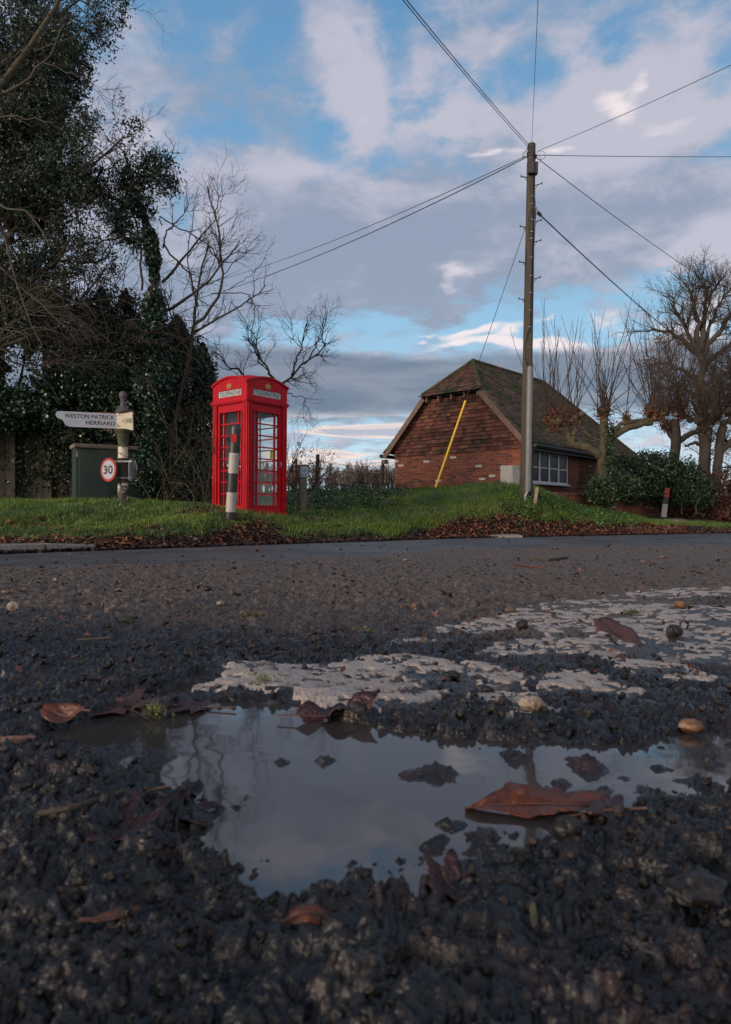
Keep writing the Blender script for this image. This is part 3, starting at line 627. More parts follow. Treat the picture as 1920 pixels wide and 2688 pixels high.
# ------------------------------------------------------------------ puddle outline and worn paint, on the ground plane
def ground_pt(px, py, z=None):
    if z is None:
        D = H * F / (py - HOR)
        for _ in range(25):
            z = float(zb(D)) * float(np.clip((D - .78) / .3, 0, 1)); D = .5 * D + .5 * (H - z) * F / (py - HOR)
        return ((px - 960.0) / F * D, D)
    D = (H - z) * F / (py - HOR); return ((px - 960) / F * D, D)
def poly_world(pts): return np.array([ground_pt(*p) for p in pts])
def sdf(X, D, poly):
    d2 = np.full(X.shape, 1e9); ins = np.zeros(X.shape, dtype=bool); n = len(poly)
    for i in range(n):
        ax, ay = poly[i]; bx, by = poly[(i + 1) % n]; ex, ey = bx - ax, by - ay
        wx = X - ax; wy = D - ay; t = np.clip((wx * ex + wy * ey) / (ex * ex + ey * ey + 1e-12), 0, 1)
        d2 = np.minimum(d2, (wx - ex * t) ** 2 + (wy - ey * t) ** 2)
        c = ((ay > D) != (by > D)); xs = ax + (D - ay) / (by - ay + 1e-12) * (bx - ax); ins ^= c & (X < xs)
    return np.where(ins, -1, 1) * np.sqrt(d2)
PUD = poly_world([(300, 1872), (420, 1862), (520, 1850), (640, 1846), (760, 1858), (860, 1880), (960, 1892), (1060, 1922), (1230, 1942), (1380, 1952), (1500, 1962), (1640, 1958),
                  (1760, 1925), (1920, 1905), (2250, 1890), (2350, 2000), (2200, 2060), (1920, 2080), (1740, 2090), (1660, 2150), (1500, 2200), (1400, 2225), (1300, 2236), (1200, 2262),
                  (1110, 2290), (1060, 2365), (960, 2345), (860, 2340), (760, 2378), (690, 2378), (610, 2345), (590, 2300), (480, 2245), (440, 2215), (490, 2150), (540, 2110), (500, 2080),
                  (350, 2080), (300, 2020), (190, 1992), (110, 1940), (170, 1900)])
POCK = [poly_world([(340, 1835), (520, 1790), (560, 1806), (430, 1850)]), poly_world([(1240, 1975), (1560, 1985), (1920, 2010), (2100, 2060), (1700, 2080), (1300, 2010)])]
PAINT = [poly_world(p) for p in (
    [(490, 1838), (540, 1800), (640, 1775), (820, 1768), (960, 1752), (1060, 1742), (1180, 1758), (1330, 1768), (1400, 1800), (1420, 1830), (1330, 1850), (1180, 1838), (1100, 1868), (1000, 1885), (900, 1868), (800, 1862), (740, 1838), (640, 1830), (540, 1842)],
    [(1000, 1722), (1040, 1702), (1150, 1685), (1170, 1696), (1080, 1715), (1010, 1732)],
    [(1130, 1660), (1300, 1622), (1420, 1592), (1500, 1584), (1640, 1580), (1900, 1600), (2500, 1590), (3000, 1640), (2600, 1760), (2300, 1800), (1920, 1770), (1800, 1760), (1700, 1790), (1560, 1745), (1400, 1735), (1230, 1748), (1300, 1700), (1420, 1680), (1390, 1655), (1250, 1675), (1150, 1672)],
    [(1560, 1575), (1700, 1555), (1920, 1550), (2600, 1535), (2600, 1580), (1920, 1572), (1750, 1582), (1620, 1580)],
    [(1340, 1868), (1420, 1838), (1450, 1860), (1440, 1890), (1370, 1908), (1345, 1895)],
    [(1380, 1790), (1500, 1778), (1640, 1790), (1720, 1830), (1650, 1838), (1520, 1822), (1400, 1820)],
    [(1640, 1760), (1780, 1765), (1900, 1790), (1830, 1802), (1700, 1785)],
    [(1850, 1470), (1920, 1468), (2050, 1468), (2050, 1478), (1900, 1480)],
)]
# ---- the lane surface: a fan shaped grid, finest where the lens is closest
def sm(x, a, b):
    t = np.clip((x - a) / (b - a), 0, 1); return t * t * (3 - 2 * t)
NR, NC = 1100, 940
u = np.linspace(-1, 1, NC); rr = 1.15 * np.sign(u) * (.55 * np.abs(u) + .45 * np.abs(u) ** 3)
Dn = .14 * np.exp(np.linspace(0, math.log(19.5 / .14), NR)) - .10
RR, DD = np.meshgrid(rr, Dn); XX = RR * (DD + .42)
Xf = XX.ravel(); Df = DD.ravel()
near = Df < 1.6
sd = np.full(Xf.shape, 5.0)
wob = (.016 * fbm(Xf[near], Df[near], 11, 4, 3) + .008 * fbm(Xf[near], Df[near], 55, 3, 9))
sd[near] = sdf(Xf[near], Df[near], PUD) + wob
for pk in POCK: sd[near] = np.minimum(sd[near], np.maximum(sdf(Xf[near], Df[near], pk) + wob, -.012))
qx = Xf + .012 * fbm(Xf, Df, 40, 2, 301); qy = Df + .012 * fbm(Xf, Df, 40, 2, 303)
w1, id1 = worley(qx, qy, 19, 5); w2, id2 = worley(qx, qy, 44, 15); w3, id3 = worley(qx + 3, qy, 105, 25)
patch = sm(fbm(Xf, Df, 4.5, 3, 311), -.25, .22)          # stony here, smooth mud there
st1 = np.sqrt(np.clip(.16 + .2 * id1 - w1 ** 2, 0, 1)) * (id1 > .62) * (.4 + id1 * .8) * (.4 + .6 * patch)
st2 = np.sqrt(np.clip(.10 + .2 * id2 - w2 ** 2, 0, 1)) * (id2 > .5) * (.3 + id2) * patch
st3 = np.sqrt(np.clip(.20 - w3 ** 2, 0, 1)) * (id3 > .55) * patch
lowf = .010 * fbm(Xf, Df, 3.2, 3, 31)
rid = 1 - 2.4 * np.abs(fbm(qx, qy, 24, 5, 33, .60))
mid = .0080 * fbm(Xf, Df, 15, 3, 35) + .0058 * rid * (.4 + .6 * (1 - patch))
rid2 = 1 - 2.2 * np.abs(fbm(qx * 1.0, qy * 1.2, 52, 4, 37, .6))
fine = .0060 * fbm(Xf, Df, 62, 5, 41, .66) + .0050 * rid2 - .006 * sm(fbm(Xf, Df, 38, 3, 401, .55), .12, .30)
distk = np.interp(Df, [0, .8, 1.4, 2.2, 4, 9], [1.0, 1.05, 1.25, 1.2, 1.0, .9])
rough_z = .0105 * st1 + .0062 * st2 + .0020 * st3 + mid + fine
rough_z = rough_z - rough_z[near].mean()
psd = np.full(Xf.shape, 5.0); pm = Df < 4.5
for pl in PAINT: psd[pm] = np.minimum(psd[pm], sdf(Xf[pm], Df[pm], pl))
inp = sm(-psd, -.02, .03)
base = zb(Df) + lowf * distk
rim = .007 * np.exp(-(np.clip(sd, 0, None) / .10) ** 2) * 0
bed = np.where(sd < 0, -.004 - .016 * sm(-sd, .0, .10), .006 + .006 * sm(sd, 0, .05))
amp = distk * (1 - .76 * inp) * np.where(sd < 0, 1 - .78 * sm(-sd, .01, .12), 1.0)
# calm the low frequency part at the puddle so that its shore follows the outline
kk = sm(sd, -.02, .22)
zlow = zb(Df) * kk + lowf * distk * kk + bed
zall = zlow + rough_z * amp
# island stones standing in the water
for (px, py, r, h) in [(1140, 2035, .026, .012), (1545, 2018, .028, .012), (1670, 2075, .02, .010), (1180, 2165, .010, .008), (1140, 2225, .012, .009), (950, 2320, .012, .012), (1045, 2335, .012, .010), (1350, 1985, .018, .011),
                       (730, 2005, .012, .0058), (850, 1998, .014, .0056), (1480, 2060, .014, .010), (1830, 2060, .02, .011), (1270, 2240, .018, .010), (1160, 2200, .012, .008), (1090, 2080, .01, .005),
                       (260, 1985, .03, .016), (400, 1990, .02, .010), (330, 2030, .03, .014), (1730, 2020, .012, .009), (1860, 2000, .016, .009), (1590, 2075, .012, .008)]:
    x0, d0 = ground_pt(px, py); q = ((Xf - x0) ** 2 + ((Df - d0) * 1.15) ** 2) / (r * (.62 + .7 * np.clip(fbm(Xf, Df, 60, 2, 7 + int(px)) + .35, 0, 1))) ** 2
    zall = np.where(q < 4, np.maximum(zall, -.004 + h * np.exp(-q * 1.1) + rough_z * .8 * np.exp(-q)), zall)
# keep the stray lows outside the puddle above the water film, and the lane under the tarmac
out = (sd > .004) & (Df < 1.5)
flo = zb(Df) * kk; rel = zall - flo; zall = np.where(out, flo + np.maximum(rel, .0010 + .18 * (rel + .012)), zall)
pxf = 960 + F * Xf / np.maximum(Df, .05)
nedge = np.interp(pxf, KX, NEARD); past = sm(Df - nedge + .9 * fbm(Xf, Df, 1.1, 5, 99, .6), -.7, .35)
zall = zall * (1 - past) + (zb(Df) - .012) * past
zall = np.where((Df > nedge - 1.6) & (past < 1), zall, zall)
pit = fbm(Xf, Df, 34, 4, 401, .6)
wet = np.clip(1.0 - sm(Df + .9 * fbm(Xf, Df, 1.8, 5, 123, .6) , .95, 2.5) , 0, 1)
V = np.stack([Xf, Df, zall], 1)
def groundmat():
    mt, nt, b = newmat('wet_gravelly_mud'); N = nt.nodes; L = nt.links
    at = N.new('ShaderNodeAttribute'); at.attribute_name = 'wet'; gid = N.new('ShaderNodeAttribute'); gid.attribute_name = 'stone'
    tc = N.new('ShaderNodeTexCoord')
    def noi(s, d=7, r=.65):
        n = N.new('ShaderNodeTexNoise'); L.new(tc.outputs['Object'], n.inputs[0]); n.inputs['Scale'].default_value = s; n.inputs['Detail'].default_value = d; n.inputs['Roughness'].default_value = r; return n.outputs[0]
    def mr(x, a, b_, c=0, d=1):
        n = N.new('ShaderNodeMapRange'); L.new(x, n.inputs[0])
        for i, v in enumerate((a, b_, c, d)): n.inputs[i + 1].default_value = v
        return n.outputs[0]
    def mix(f, a, b_):
        n = N.new('ShaderNodeMix'); n.data_type = 'RGBA'; L.new(f, n.inputs[0])
        for i, v in ((6, a), (7, b_)):
            if isinstance(v, tuple): n.inputs[i].default_value = rgb(v)
            else: L.new(v, n.inputs[i])
        return n.outputs[2]
    wetc = mix(mr(noi(38), .35, .65), (.0035, .0034, .0036), (.017, .0140, .0125))
    wetc = mix(mr(noi(9), .50, .64), wetc, (.026, .013, .012))
    wetc = mix(mr(gid.outputs['Fac'], .86, .90), wetc, (.036, .030, .026))
    dry = mix(mr(noi(30, 9, .7), .35, .65), (.046, .034, .027), (.150, .108, .082))
    dry = mix(mr(noi(3.3, 5), .45, .62), dry, (.10, .073, .056))
    dry = mix(mr(noi(150, 3), .64, .70), dry, (.18, .15, .125))
    col = mix(at.outputs['Fac'], dry, wetc); L.new(col, b.inputs['Base Color'])
    ro = N.new('ShaderNodeMix'); ro.data_type = 'FLOAT'; L.new(at.outputs['Fac'], ro.inputs[0]); ro.inputs[2].default_value = .72; L.new(mr(noi(55), .35, .65, .07, .28), ro.inputs[3])
    L.new(ro.outputs[0], b.inputs['Roughness']); b.inputs['Specular IOR Level'].default_value = .46
    bp = N.new('ShaderNodeBump'); bp.inputs['Strength'].default_value = .8; bp.inputs['Distance'].default_value = .0015; L.new(noi(330, 4), bp.inputs['Height'])
    bp2 = N.new('ShaderNodeBump'); bp2.inputs['Strength'].default_value = .55; bp2.inputs['Distance'].default_value = .006; L.new(noi(110, 3), bp2.inputs['Height']); L.new(bp.outputs[0], bp2.inputs['Normal'])
    L.new(bp2.outputs[0], b.inputs['Normal'])
    return mt
stone = np.where(st2 > .1, id2, 0)
o = np_mesh('lane', V, gridF(NR, NC), groundmat(), loc=(0, .6, 0), smooth=True, attrs={'wet': wet, 'stone': stone}); props(o, kind='structure')
# ---- remnants of the white road paint
zp = zlow + rough_z * amp * .45 + .0026 + .0012 * fbm(Xf, Df, 30, 3, 71)
wear = fbm(Xf, Df, 11, 5, 81, .70); wear2 = fbm(Xf, Df, 5, 3, 87)
pf = (psd + .026 * fbm(Xf, Df, 16, 5, 83, .68) < 0) & (wear + .5 * wear2 < np.interp(Xf / np.maximum(Df, .1), [-.2, .05, .15, .3], [.78, .66, .46, .40])) & (sd > .001)
chip = fbm(Xf, Df, 45, 4, 85, .65) ; pf &= chip < .33
allF = gridF(NR, NC); keep = pf[allF].all(1); Fp = allF[keep]
cnt = np.zeros(len(Xf), dtype=int); np.add.at(cnt, Fp.ravel(), 1); edge_v = (cnt > 0) & (cnt < 4)
zp = np.where(edge_v, np.minimum(zp, zall - .001), zp)
used = np.unique(Fp); remap = np.full(len(Xf), -1); remap[used] = np.arange(len(used))
M['roadpaint'] = pmat('worn_white_road_paint', (.42, .355, .31), (.31, .255, .22), scale=30, rough=.6, bump=.6, bscale=220, c3=(.12, .08, .06), s3=26, lo3=.57, hi3=.66, spec=.35)
o = np_mesh('road_marking', np.stack([Xf, Df, zp], 1)[used], remap[Fp], M['roadpaint'], loc=(0.3, 1.1, 0), smooth=True); props(o, kind='structure')
# ---- the water
def watermat():
    mt, nt, b = newmat('murky_water'); N = nt.nodes; L = nt.links
    tc = N.new('ShaderNodeTexCoord'); n = N.new('ShaderNodeTexNoise'); L.new(tc.outputs['Object'], n.inputs[0]); n.inputs['Scale'].default_value = 7; n.inputs['Detail'].default_value = 3
    b.inputs['Base Color'].default_value = rgb((.042, .038, .037)); b.inputs['Roughness'].default_value = .045; b.inputs['IOR'].default_value = 1.75; b.inputs['Specular IOR Level'].default_value = .5
    bp = N.new('ShaderNodeBump'); bp.inputs['Strength'].default_value = .10; bp.inputs['Distance'].default_value = .012; L.new(n.outputs[0], bp.inputs['Height']); L.new(bp.outputs[0], b.inputs['Normal'])
    return mt
wx = np.arange(-.50, 1.25, .006); wy = np.arange(.30, 1.02, .006); WX, WY = np.meshgrid(wx, wy)
ws_ = sdf(WX.ravel(), WY.ravel(), PUD)
for pk in POCK: ws_ = np.minimum(ws_, sdf(WX.ravel(), WY.ravel(), pk))
wf = gridF(len(wy), len(wx)); wf = wf[(ws_ < .028)[wf].all(1)]
uu = np.unique(wf); rm = np.full(len(ws_), -1); rm[uu] = np.arange(len(uu))
V = np.stack([WX.ravel(), WY.ravel(), np.zeros(len(ws_))], 1)[uu]
o = np_mesh('puddle_water', V, rm[wf], watermat(), loc=(0, .6, 0), smooth=True); props(o, kind='structure')
# ---- ground round about, beneath and behind the camera
mb = MB(); 
o = MB().quad((-60, -40, -.6), (60, -40, -.6), (60, 24.5, -.6), (-60, 24.5, -.6)).build('ground', M['field'], loc=(0, 0, -.6)); props(o, kind='structure')
gbx = np.linspace(-3, 3, 60); gby = np.linspace(-3, .045, 30); GX, GY = np.meshgrid(gbx, gby)
o = np_mesh('lane_behind', np.stack([GX, GY, .010 + .008 * fbm(GX, GY, 6, 3, 7) - .012], -1).reshape(-1, 3), gridF(30, 60), o_mat if False else bpy.data.materials['wet_gravelly_mud'], loc=(0, -1, 0), smooth=True, attrs={'wet': np.ones(GX.size), 'stone': np.zeros(GX.size)}); props(o, kind='structure')
# surface height lookup for things laid on the lane
def lane_z(X, D, rad=.012):
    m_ = (np.abs(Xf - X) < rad) & (np.abs(Df - D) < rad)
    if not m_.any(): return float(zb(D))
    return float(np.percentile(zall[m_], 80))

# ------------------------------------------------------------------ kerb stones, grass, litter
def kerbrun(name, pxa, pxb, seg, hgt, w):
    mb = MB(); a = pxa
    i = 0
    for a, b_ in seg:
        Da = float(np.interp(a, rr_, fe)) ; Db = float(np.interp(b_, rr_, fe))
        A = Vector(((a - 960) / F * Da, Da, 0)); B = Vector(((b_ - 960) / F * Db, Db, 0)); t = (B - A).normalized(); nrm = Vector((-t.y, t.x, 0))
        mb = MB(); z0 = -.30; h1 = hgt[i]; h2 = hgt[i + 1] 
        A = A + t * .006 - nrm * .03; B = B - t * .006 - nrm * .03
        vs = [A + Vector((0, 0, z0)), B + Vector((0, 0, z0)), B + nrm * w + Vector((0, 0, z0)), A + nrm * w + Vector((0, 0, z0)),
              A + Vector((0, 0, h1)), B + Vector((0, 0, h2)), B + nrm * w + Vector((0, 0, h2)), A + nrm * w + Vector((0, 0, h1))]
        mb.add(vs, [(0, 3, 2, 1), (4, 5, 6, 7), (0, 1, 5, 4), (1, 2, 6, 5), (2, 3, 7, 6), (3, 0, 4, 7)])
        o = mb.build('kerb', M['kerb'], bevel=.018); props(o, kind='structure'); i += 1
kerbrun('kerb', 0, 0, [(-700, -340), (-340, -95), (-95, 118), (118, 250)], [-.12, -.12, -.125, -.13, -.165], .14)
# slab of old kerb at the foot of the bank
p = P(1330, 1411, 13.2)
o = MB().obox((p.x - .28, 13.28, -.27), (.62, .02, 0), (-.03, .30, .02), (0.01, 0, .075)).build('kerb_slab', pmat('pale_slab', (.26, .23, .20), (.18, .15, .13), scale=14, rough=.9, bump=.4), bevel=.015)
props(o, 'flat pale stone slab lying at the road edge under the pole bank', 'stone slab')

rng = np.random.default_rng(11)
def bank_samples(n, smax, smin=.05, pxlo=-350, pxhi=2300, near_pow=1.0):
    px = rng.uniform(pxlo, pxhi, n); s = smin + (smax - smin) * rng.random(n) ** near_pow
    D = np.interp(px, _pxs, _E) + s; X = (px - 960) / F * D
    return X, D, s
# grass blades
X, D, s = bank_samples(430000, 7.5, .12, near_pow=1.25)
tf = turf_of(X, D); pxx = 960 + F * X / D
# bare and shaded spots
ker = tf + .35 * fbm(X, D, 2.5, 3, 200)
bare = fbm(X, D, 1.9, 4, 230); k = (rng.random(len(X)) < np.clip((ker - .35) * 1.8, 0.02, 1) * np.clip(1.15 - 3.2 * np.clip(bare + .02, 0, 1), .10, 1)) & ~((pxx > 1445) & (D > 17.6)) & ~((pxx < 560) & (D > 13.6))
X, D, s = X[k], D[k], s[k]; Z = bank_z(X, D); n = len(X)
px2 = 960 + F * X / D
hl = (.045 + .055 * rng.random(n)) * (1 + .9 * np.clip(fbm(X, D, 1.7, 3, 210) + .1, 0, 1)) * np.interp(px2, [0, 560, 640, 1000, 1200], [.95, .9, .75, 1.0, 1.15])
an = rng.uniform(0, 2 * PI, n); wd = rng.uniform(.0022, .0042, n); ln = rng.normal(0, .45, (n, 2))
b0 = np.stack([X - np.cos(an) * wd, D - np.sin(an) * wd, Z - .01], 1); b1 = np.stack([X + np.cos(an) * wd, D + np.sin(an) * wd, Z - .01], 1)
md = np.stack([X + ln[:, 0] * hl * .35, D + ln[:, 1] * hl * .35, Z + hl * .62], 1); tp_ = np.stack([X + ln[:, 0] * hl * 1.0, D + ln[:, 1] * hl * 1.0, Z + hl * .95], 1)
off = np.stack([np.cos(an) * wd * .7, np.sin(an) * wd * .7, 0 * wd], 1)
V = np.stack([b0, b1, md + off, md - off, tp_], 1).reshape(-1, 3); q = (np.arange(n) * 5)[:, None]
Fq = np.concatenate([q + np.array([[0, 1, 2]]), q + np.array([[0, 2, 3]]), q + np.array([[3, 2, 4]])], 0)
o = np_mesh('grass', V, Fq, M['grass'], loc=(0, 12, 0)); props(o, 'short green grass growing on the roadside bank', 'grass', kind='stuff')
# ground leaf weeds and ivy on the bank
def weeds(n, pxlo, pxhi, slo, shi, size, h, mat, name, label, catg, clump=60):
    px = rng.uniform(pxlo, pxhi, clump); s = rng.uniform(slo, shi, clump)
    k = rng.integers(0, clump, n); px = px[k] + rng.normal(0, (pxhi - pxlo) / clump * 1.6 + 8, n); s = s[k] + rng.normal(0, .18, n); hk = rng.uniform(.15, 1.6, clump)[k]; s = np.clip(s, slo * .6, shi * 1.4)
    D = np.interp(px, _pxs, _E) + s; X = (px - 960) / F * D; Z = bank_z(X, D) + rng.random(n) ** 1.3 * h * hk
    V, Fc = leaves(rng, np.stack([X, D, Z], 1), size, up=1.4, aspect=.75)
    o = np_mesh(name, V, Fc, mat, loc=(float(X.mean()), float(D.mean()), 0)); props(o, label, catg, kind='stuff')
weeds(9000, 1330, 1660, .7, 2.6, .045, .13, M['weed'], 'ground_ivy', 'low leafy green weeds on the bank around the pole foot', 'weeds', 90)
weeds(15000, 730, 1075, 2.2, 8.5, .05, .20, M['hedgeleaf'], 'bramble_cover', 'dark green brambles on the slope behind the phone box', 'brambles', 110)
weeds(3500, -250, 560, 1.5, 4.2, .035, .05, M['weed'], 'lawn_weeds', 'low clover and weeds in the grass before the green cabinet', 'weeds', 90)
# fallen leaves, rotting strip at the road edge
def litter(n, smin, smax, pxlo, pxhi, size, mat, name, label, pw=1.0, thr=None):
    X, D, s = bank_samples(n, smax, smin, pxlo, pxhi, pw)
    if thr is not None:
        k = fbm(X, D, 1.3, 4, 301) > thr; X, D = X[k], D[k]
    Z = np.maximum(bank_z(X, D), np.where(bank_s(X, D)[0] < .03, zb(D) + .006, -9)) + rng.uniform(.006, .03, len(X))
    V, Fc = leaves(rng, np.stack([X, D, Z], 1), size, up=2.2, aspect=.8, fold=.35)
    o = np_mesh(name, V, Fc, mat, loc=(0, 10, 0)); props(o, label, 'fallen leaves', kind='stuff')
litter(15000, -.10, 1.0, -300, 2200, .055, M['litterdark'], 'rotting_leaves', 'dark rotting leaves in a strip along the road edge', 1.4)
litter(2600, -.06, 1.5, -300, 2200, .06, M['litter'], 'fallen_leaves', 'brown fallen leaves scattered along the verge', 1.2)
litter(4200, .2, 2.6, -250, 700, .075, M['litter'], 'leaves_in_grass', 'reddish brown leaves lying in the grass at left', 1.5, -.02)
litter(5500, .0, 1.3, 1120, 1800, .07, M['litter'], 'leaf_drift', 'red brown leaf drift at the foot of the right bank', 1.2)
litter(1500, .5, 3.0, 800, 1500, .06, M['litter'], 'leaves_on_bank', 'few brown leaves on the grassy slope in the middle', 1.0, .1)
# ------------------------------------------------------------------ telephone box
def phone_box():
    ang = math.radians(50); S = .93
    Nc = Vector((-2.01, 11.5, .13)); e1 = Vector((math.cos(ang), math.sin(ang), 0)); e2 = Vector((-math.sin(ang), math.cos(ang), 0)); up = Vector((0, 0, 1))
    tilt = Matrix.Rotation(math.radians(.35), 3, 'Y')
    root = thing('telephone_box', 'red telephone box with domed roof and gold crowns on the grass verge', 'telephone box', Nc + (e1 + e2) * S / 2)
    def W(a, b, z): return Nc + e1 * a + e2 * b + up * z
    body = MB(); pw = .105
    # plinth, corner posts, head band, fascia
    body.obox(W(-.012, -.012, -.12), e1 * (S + .024), e2 * (S + .024), up * .25)
    for a in (0, S - pw):
        for b in (0, S - pw):
            body.obox(W(a, b, .12), e1 * pw, e2 * pw, up * 1.96)
    # stepped mouldings up each corner post
    for (fa, fb) in ((0, 0), (1, 0), (0, 1), (1, 1)):
        for q in (.028, .062):
            ca = q if fa == 0 else S - q - .014; cb_ = q if fb == 0 else S - q - .014
            ya = -.006 if fb == 0 else S - .004; xa = -.006 if fa == 0 else S - .004
            body.obox(W(ca, ya - .006 if fb == 0 else ya, .14), e1 * .016, e2 * .016, up * 1.86)
            body.obox(W(xa - .006 if fa == 0 else xa, cb_, .14), e1 * .016, e2 * .016, up * 1.86)
    body.obox(W(.02, .02, 2.075), e1 * (S - .04), e2 * (S - .04), up * .03)      # ceiling
    B = body.build('body', M['red'], root, bevel=.006)
    # cornice
    cb = MB()
    for i, (o_, h0, h1) in enumerate(((.012, 2.00, 2.02), (.028, 2.02, 2.05), (.016, 2.05, 2.075))):
        for (a0, b0, da, db) in ((-o_, -o_, S + 2 * o_, .05), (-o_, S + o_ - .05, S + 2 * o_, .05), (-o_, .05 - o_, .05, S + 2 * o_ - .10), (S + o_ - .05, .05 - o_, .05, S + 2 * o_ - .10)):
            cb.obox(W(a0, b0, h0), e1 * da, e2 * db, up * (h1 - h0))
    cb.build('cornice', M['red'], root)
    # four faces: origin corner, direction along, inward
    faces = [(W(0, 0, 0), e1, e2, 'front'), (W(0, S, 0), -e2, e1, 'left'), (W(S, S, 0), -e1, -e2, 'back'), (W(S, 0, 0), e2, -e1, 'right')]
    arcN = 14
    def arch(x, z0=2.335, rise=.115): # height of the pediment over the face
        t = (x - S / 2) / (S / 2); return z0 + rise * (1 - t * t)
    for fi, (o, ax, inn, nm) in enumerate(faces):
        # fascia with the sign slot: built of four pieces round the slot, top curved
        fs = MB(); sx0, sx1, sz0, sz1 = .15, .78, 2.125, 2.235
        eps = .0015 * fi
        pts = [(0.004, 2.075), (S - .004, 2.075), (S - .004, sz0), (0.004, sz0)]
        th = inn * .05
        fs.prism([(p[0], p[1]) for p in pts], o, ax, up, th)
        fs.prism([(0.004, sz0), (sx0, sz0), (sx0, sz1), (0.004, sz1)], o, ax, up, th); fs.prism([(sx1, sz0), (S - .004, sz0), (S - .004, sz1), (sx1, sz1)], o, ax, up, th)
        top = [(0.004 + (S - .008) * k / arcN, arch(0.004 + (S - .008) * k / arcN)) for k in range(arcN, -1, -1)]
        fs.prism([(0.004, sz1), (S - .004, sz1)] + top, o, ax, up, th)
        F_ = fs.build('fascia', M['red'], root)
        # raised pediment moulding and slot frame
        mo = MB()
        for k in range(arcN):
            xa = -.02 + (S + .04) * k / arcN; xb = -.02 + (S + .04) * (k + 1) / arcN; za = arch(np.clip(xa, 0, S)); zb_ = arch(np.clip(xb, 0, S))
            p0 = o + ax * xa + up * (za - .006) - inn * .026; p1 = o + ax * xb + up * (zb_ - .006) - inn * .026
            mo.add([p0, p1, p1 + up * .034, p0 + up * .034, p0 + inn * .06, p1 + inn * .06, p1 + up * .034 + inn * .06, p0 + up * .034 + inn * .06],
                   [(0, 1, 2, 3), (4, 7, 6, 5), (0, 4, 5, 1), (3, 2, 6, 7)] + ([(0, 3, 7, 4)] if k == 0 else []) + ([(1, 5, 6, 2)] if k == arcN - 1 else []))
        mo.build('moulding', M['red'], root)
        sg = MB().obox(o + ax * (sx0 + .002) + up * (sz0 + .002) + inn * .012, ax * (sx1 - sx0 - .004), inn * .01, up * (sz1 - sz0 - .004)).build('sign_panel', M['opal'], root)
        if fi < 2:
            text_mesh('lettering', 'TELEPHONE', M['letter'], sg, o + ax * (sx0 + .03) + up * (sz0 + .018), ax, up, sx1 - sx0 - .06, sz1 - sz0 - .036, lift=inn * .0105)
        # crown, in relief, over the sign
        cr = MB(); cx = S / 2; cz = 2.262
        co = o - inn * .012
        cr.prism([(-.050, 0), (.050, 0), (.056, .018), (-.056, .018)], co + ax * cx + up * cz, ax, up, inn * .013)
        cr.prism([(-.056, .020), (.056, .020), (.066, .050), (.056, .074), (.036, .084), (.014, .080), (-.014, .080), (-.036, .084), (-.056, .074), (-.066, .050)], co + ax * cx + up * cz + inn * .001, ax, up, inn * .012)
        cr.prism([(-.006, .080), (.006, .080), (.005, .088), (.014, .090), (.014, .098), (.004, .098), (.003, .108), (-.003, .108), (-.004, .098), (-.014, .098), (-.014, .090), (-.005, .088)], co + ax * cx + up * cz + inn * .002, ax, up, inn * .011)
        for q in (-.030, 0, .030): cr.lathe([(.009, -.004), (.011, .001), (.007, .006)], co + ax * (cx + q) + up * (cz + .033), n=8, axis=-inn)
        cr.build('crown', M['gold'], root)
        # door / window frame, glazing bars, glass
        x0, x1, z0, z1 = .178, .752, .245, 1.86
        fr = MB(); oo = o + inn * .032
        a0, a1, c0, c1 = pw + .001, S - pw - .001, .131, 1.999
        for (xa, za, xb, zb_) in ((a0, c0, x0, c1), (x1, c0, a1, c1), (x0, c0, x1, z0), (x0, z1, x1, c1)):
            fr.obox(oo + ax * xa + up * za, ax * (xb - xa), inn * .045, up * (zb_ - za))
        for (xa, za, xb, zb_) in ((x0 - .018, z0 - .018, x0, z1 + .018), (x1, z0 - .018, x1 + .018, z1 + .018), (x0, z0 - .018, x1, z0), (x0, z1, x1, z1 + .018)):
            fr.obox(oo + ax * xa + up * za - inn * .014, ax * (xb - xa), inn * .016, up * (zb_ - za))
        fm = fr.build('door' if fi == 0 else 'window_frame', M['red'], root)
        gb = MB(); rows = 8; rh = (z1 - z0) / rows; bw = .022
        for k in range(1, rows): gb.obox(oo + ax * x0 + up * (z0 + rh * k - bw / 2) + inn * .012, ax * (x1 - x0), inn * .024, up * bw)
        for xx in (x0 + .078, x1 - .078 - bw): gb.obox(oo + ax * xx + up * z0 + inn * .0095, ax * bw, inn * .022, up * (z1 - z0))
        gb.build('glazing_bars', M['red'], fm)
        g0 = oo + ax * x0 + up * z0 + inn * .024; MB().quad(g0, g0 + ax * (x1 - x0), g0 + ax * (x1 - x0) + up * (z1 - z0), g0 + up * (z1 - z0)).build('glass', M['glass'], fm)
        if fi == 0:
            hd = MB().lathe([(.012, 0), (.013, .02), (.017, .024)], oo + ax * 0.797 + up * .98 - inn * .002, n=12, axis=-inn)
            hd.obox(oo + ax * 0.784 + up * .93 - inn * .006, ax * .026, inn * .006, up * .10)
            hd.obox(oo + ax * 0.788 + up * .945 - inn * .03, ax * .018, inn * .012, up * .07)
            hd.build('handle', M['steel'], fm)
            nt = MB().obox(oo + ax * .572 + up * (z0 + rh * 4 + .016) + inn * .0175, ax * .098, inn * .002, up * .155).build('notice', M['notice'], fm)
            q = oo + inn * .0165
            for i, tx in enumerate(('DANGER!', 'YOU ARE', 'ON CCTV')):
                text_mesh('lettering', tx, M['letter'], nt, q + ax * .578 + up * (z0 + rh * 4 + .13 - .045 * i), ax, up, .086, .028 if i == 0 else .022, lift=-inn * .0005, bold=.02 if i == 0 else 0)
    # domed roof
    rf = MB(); n = 14; vs = []; fcs = []
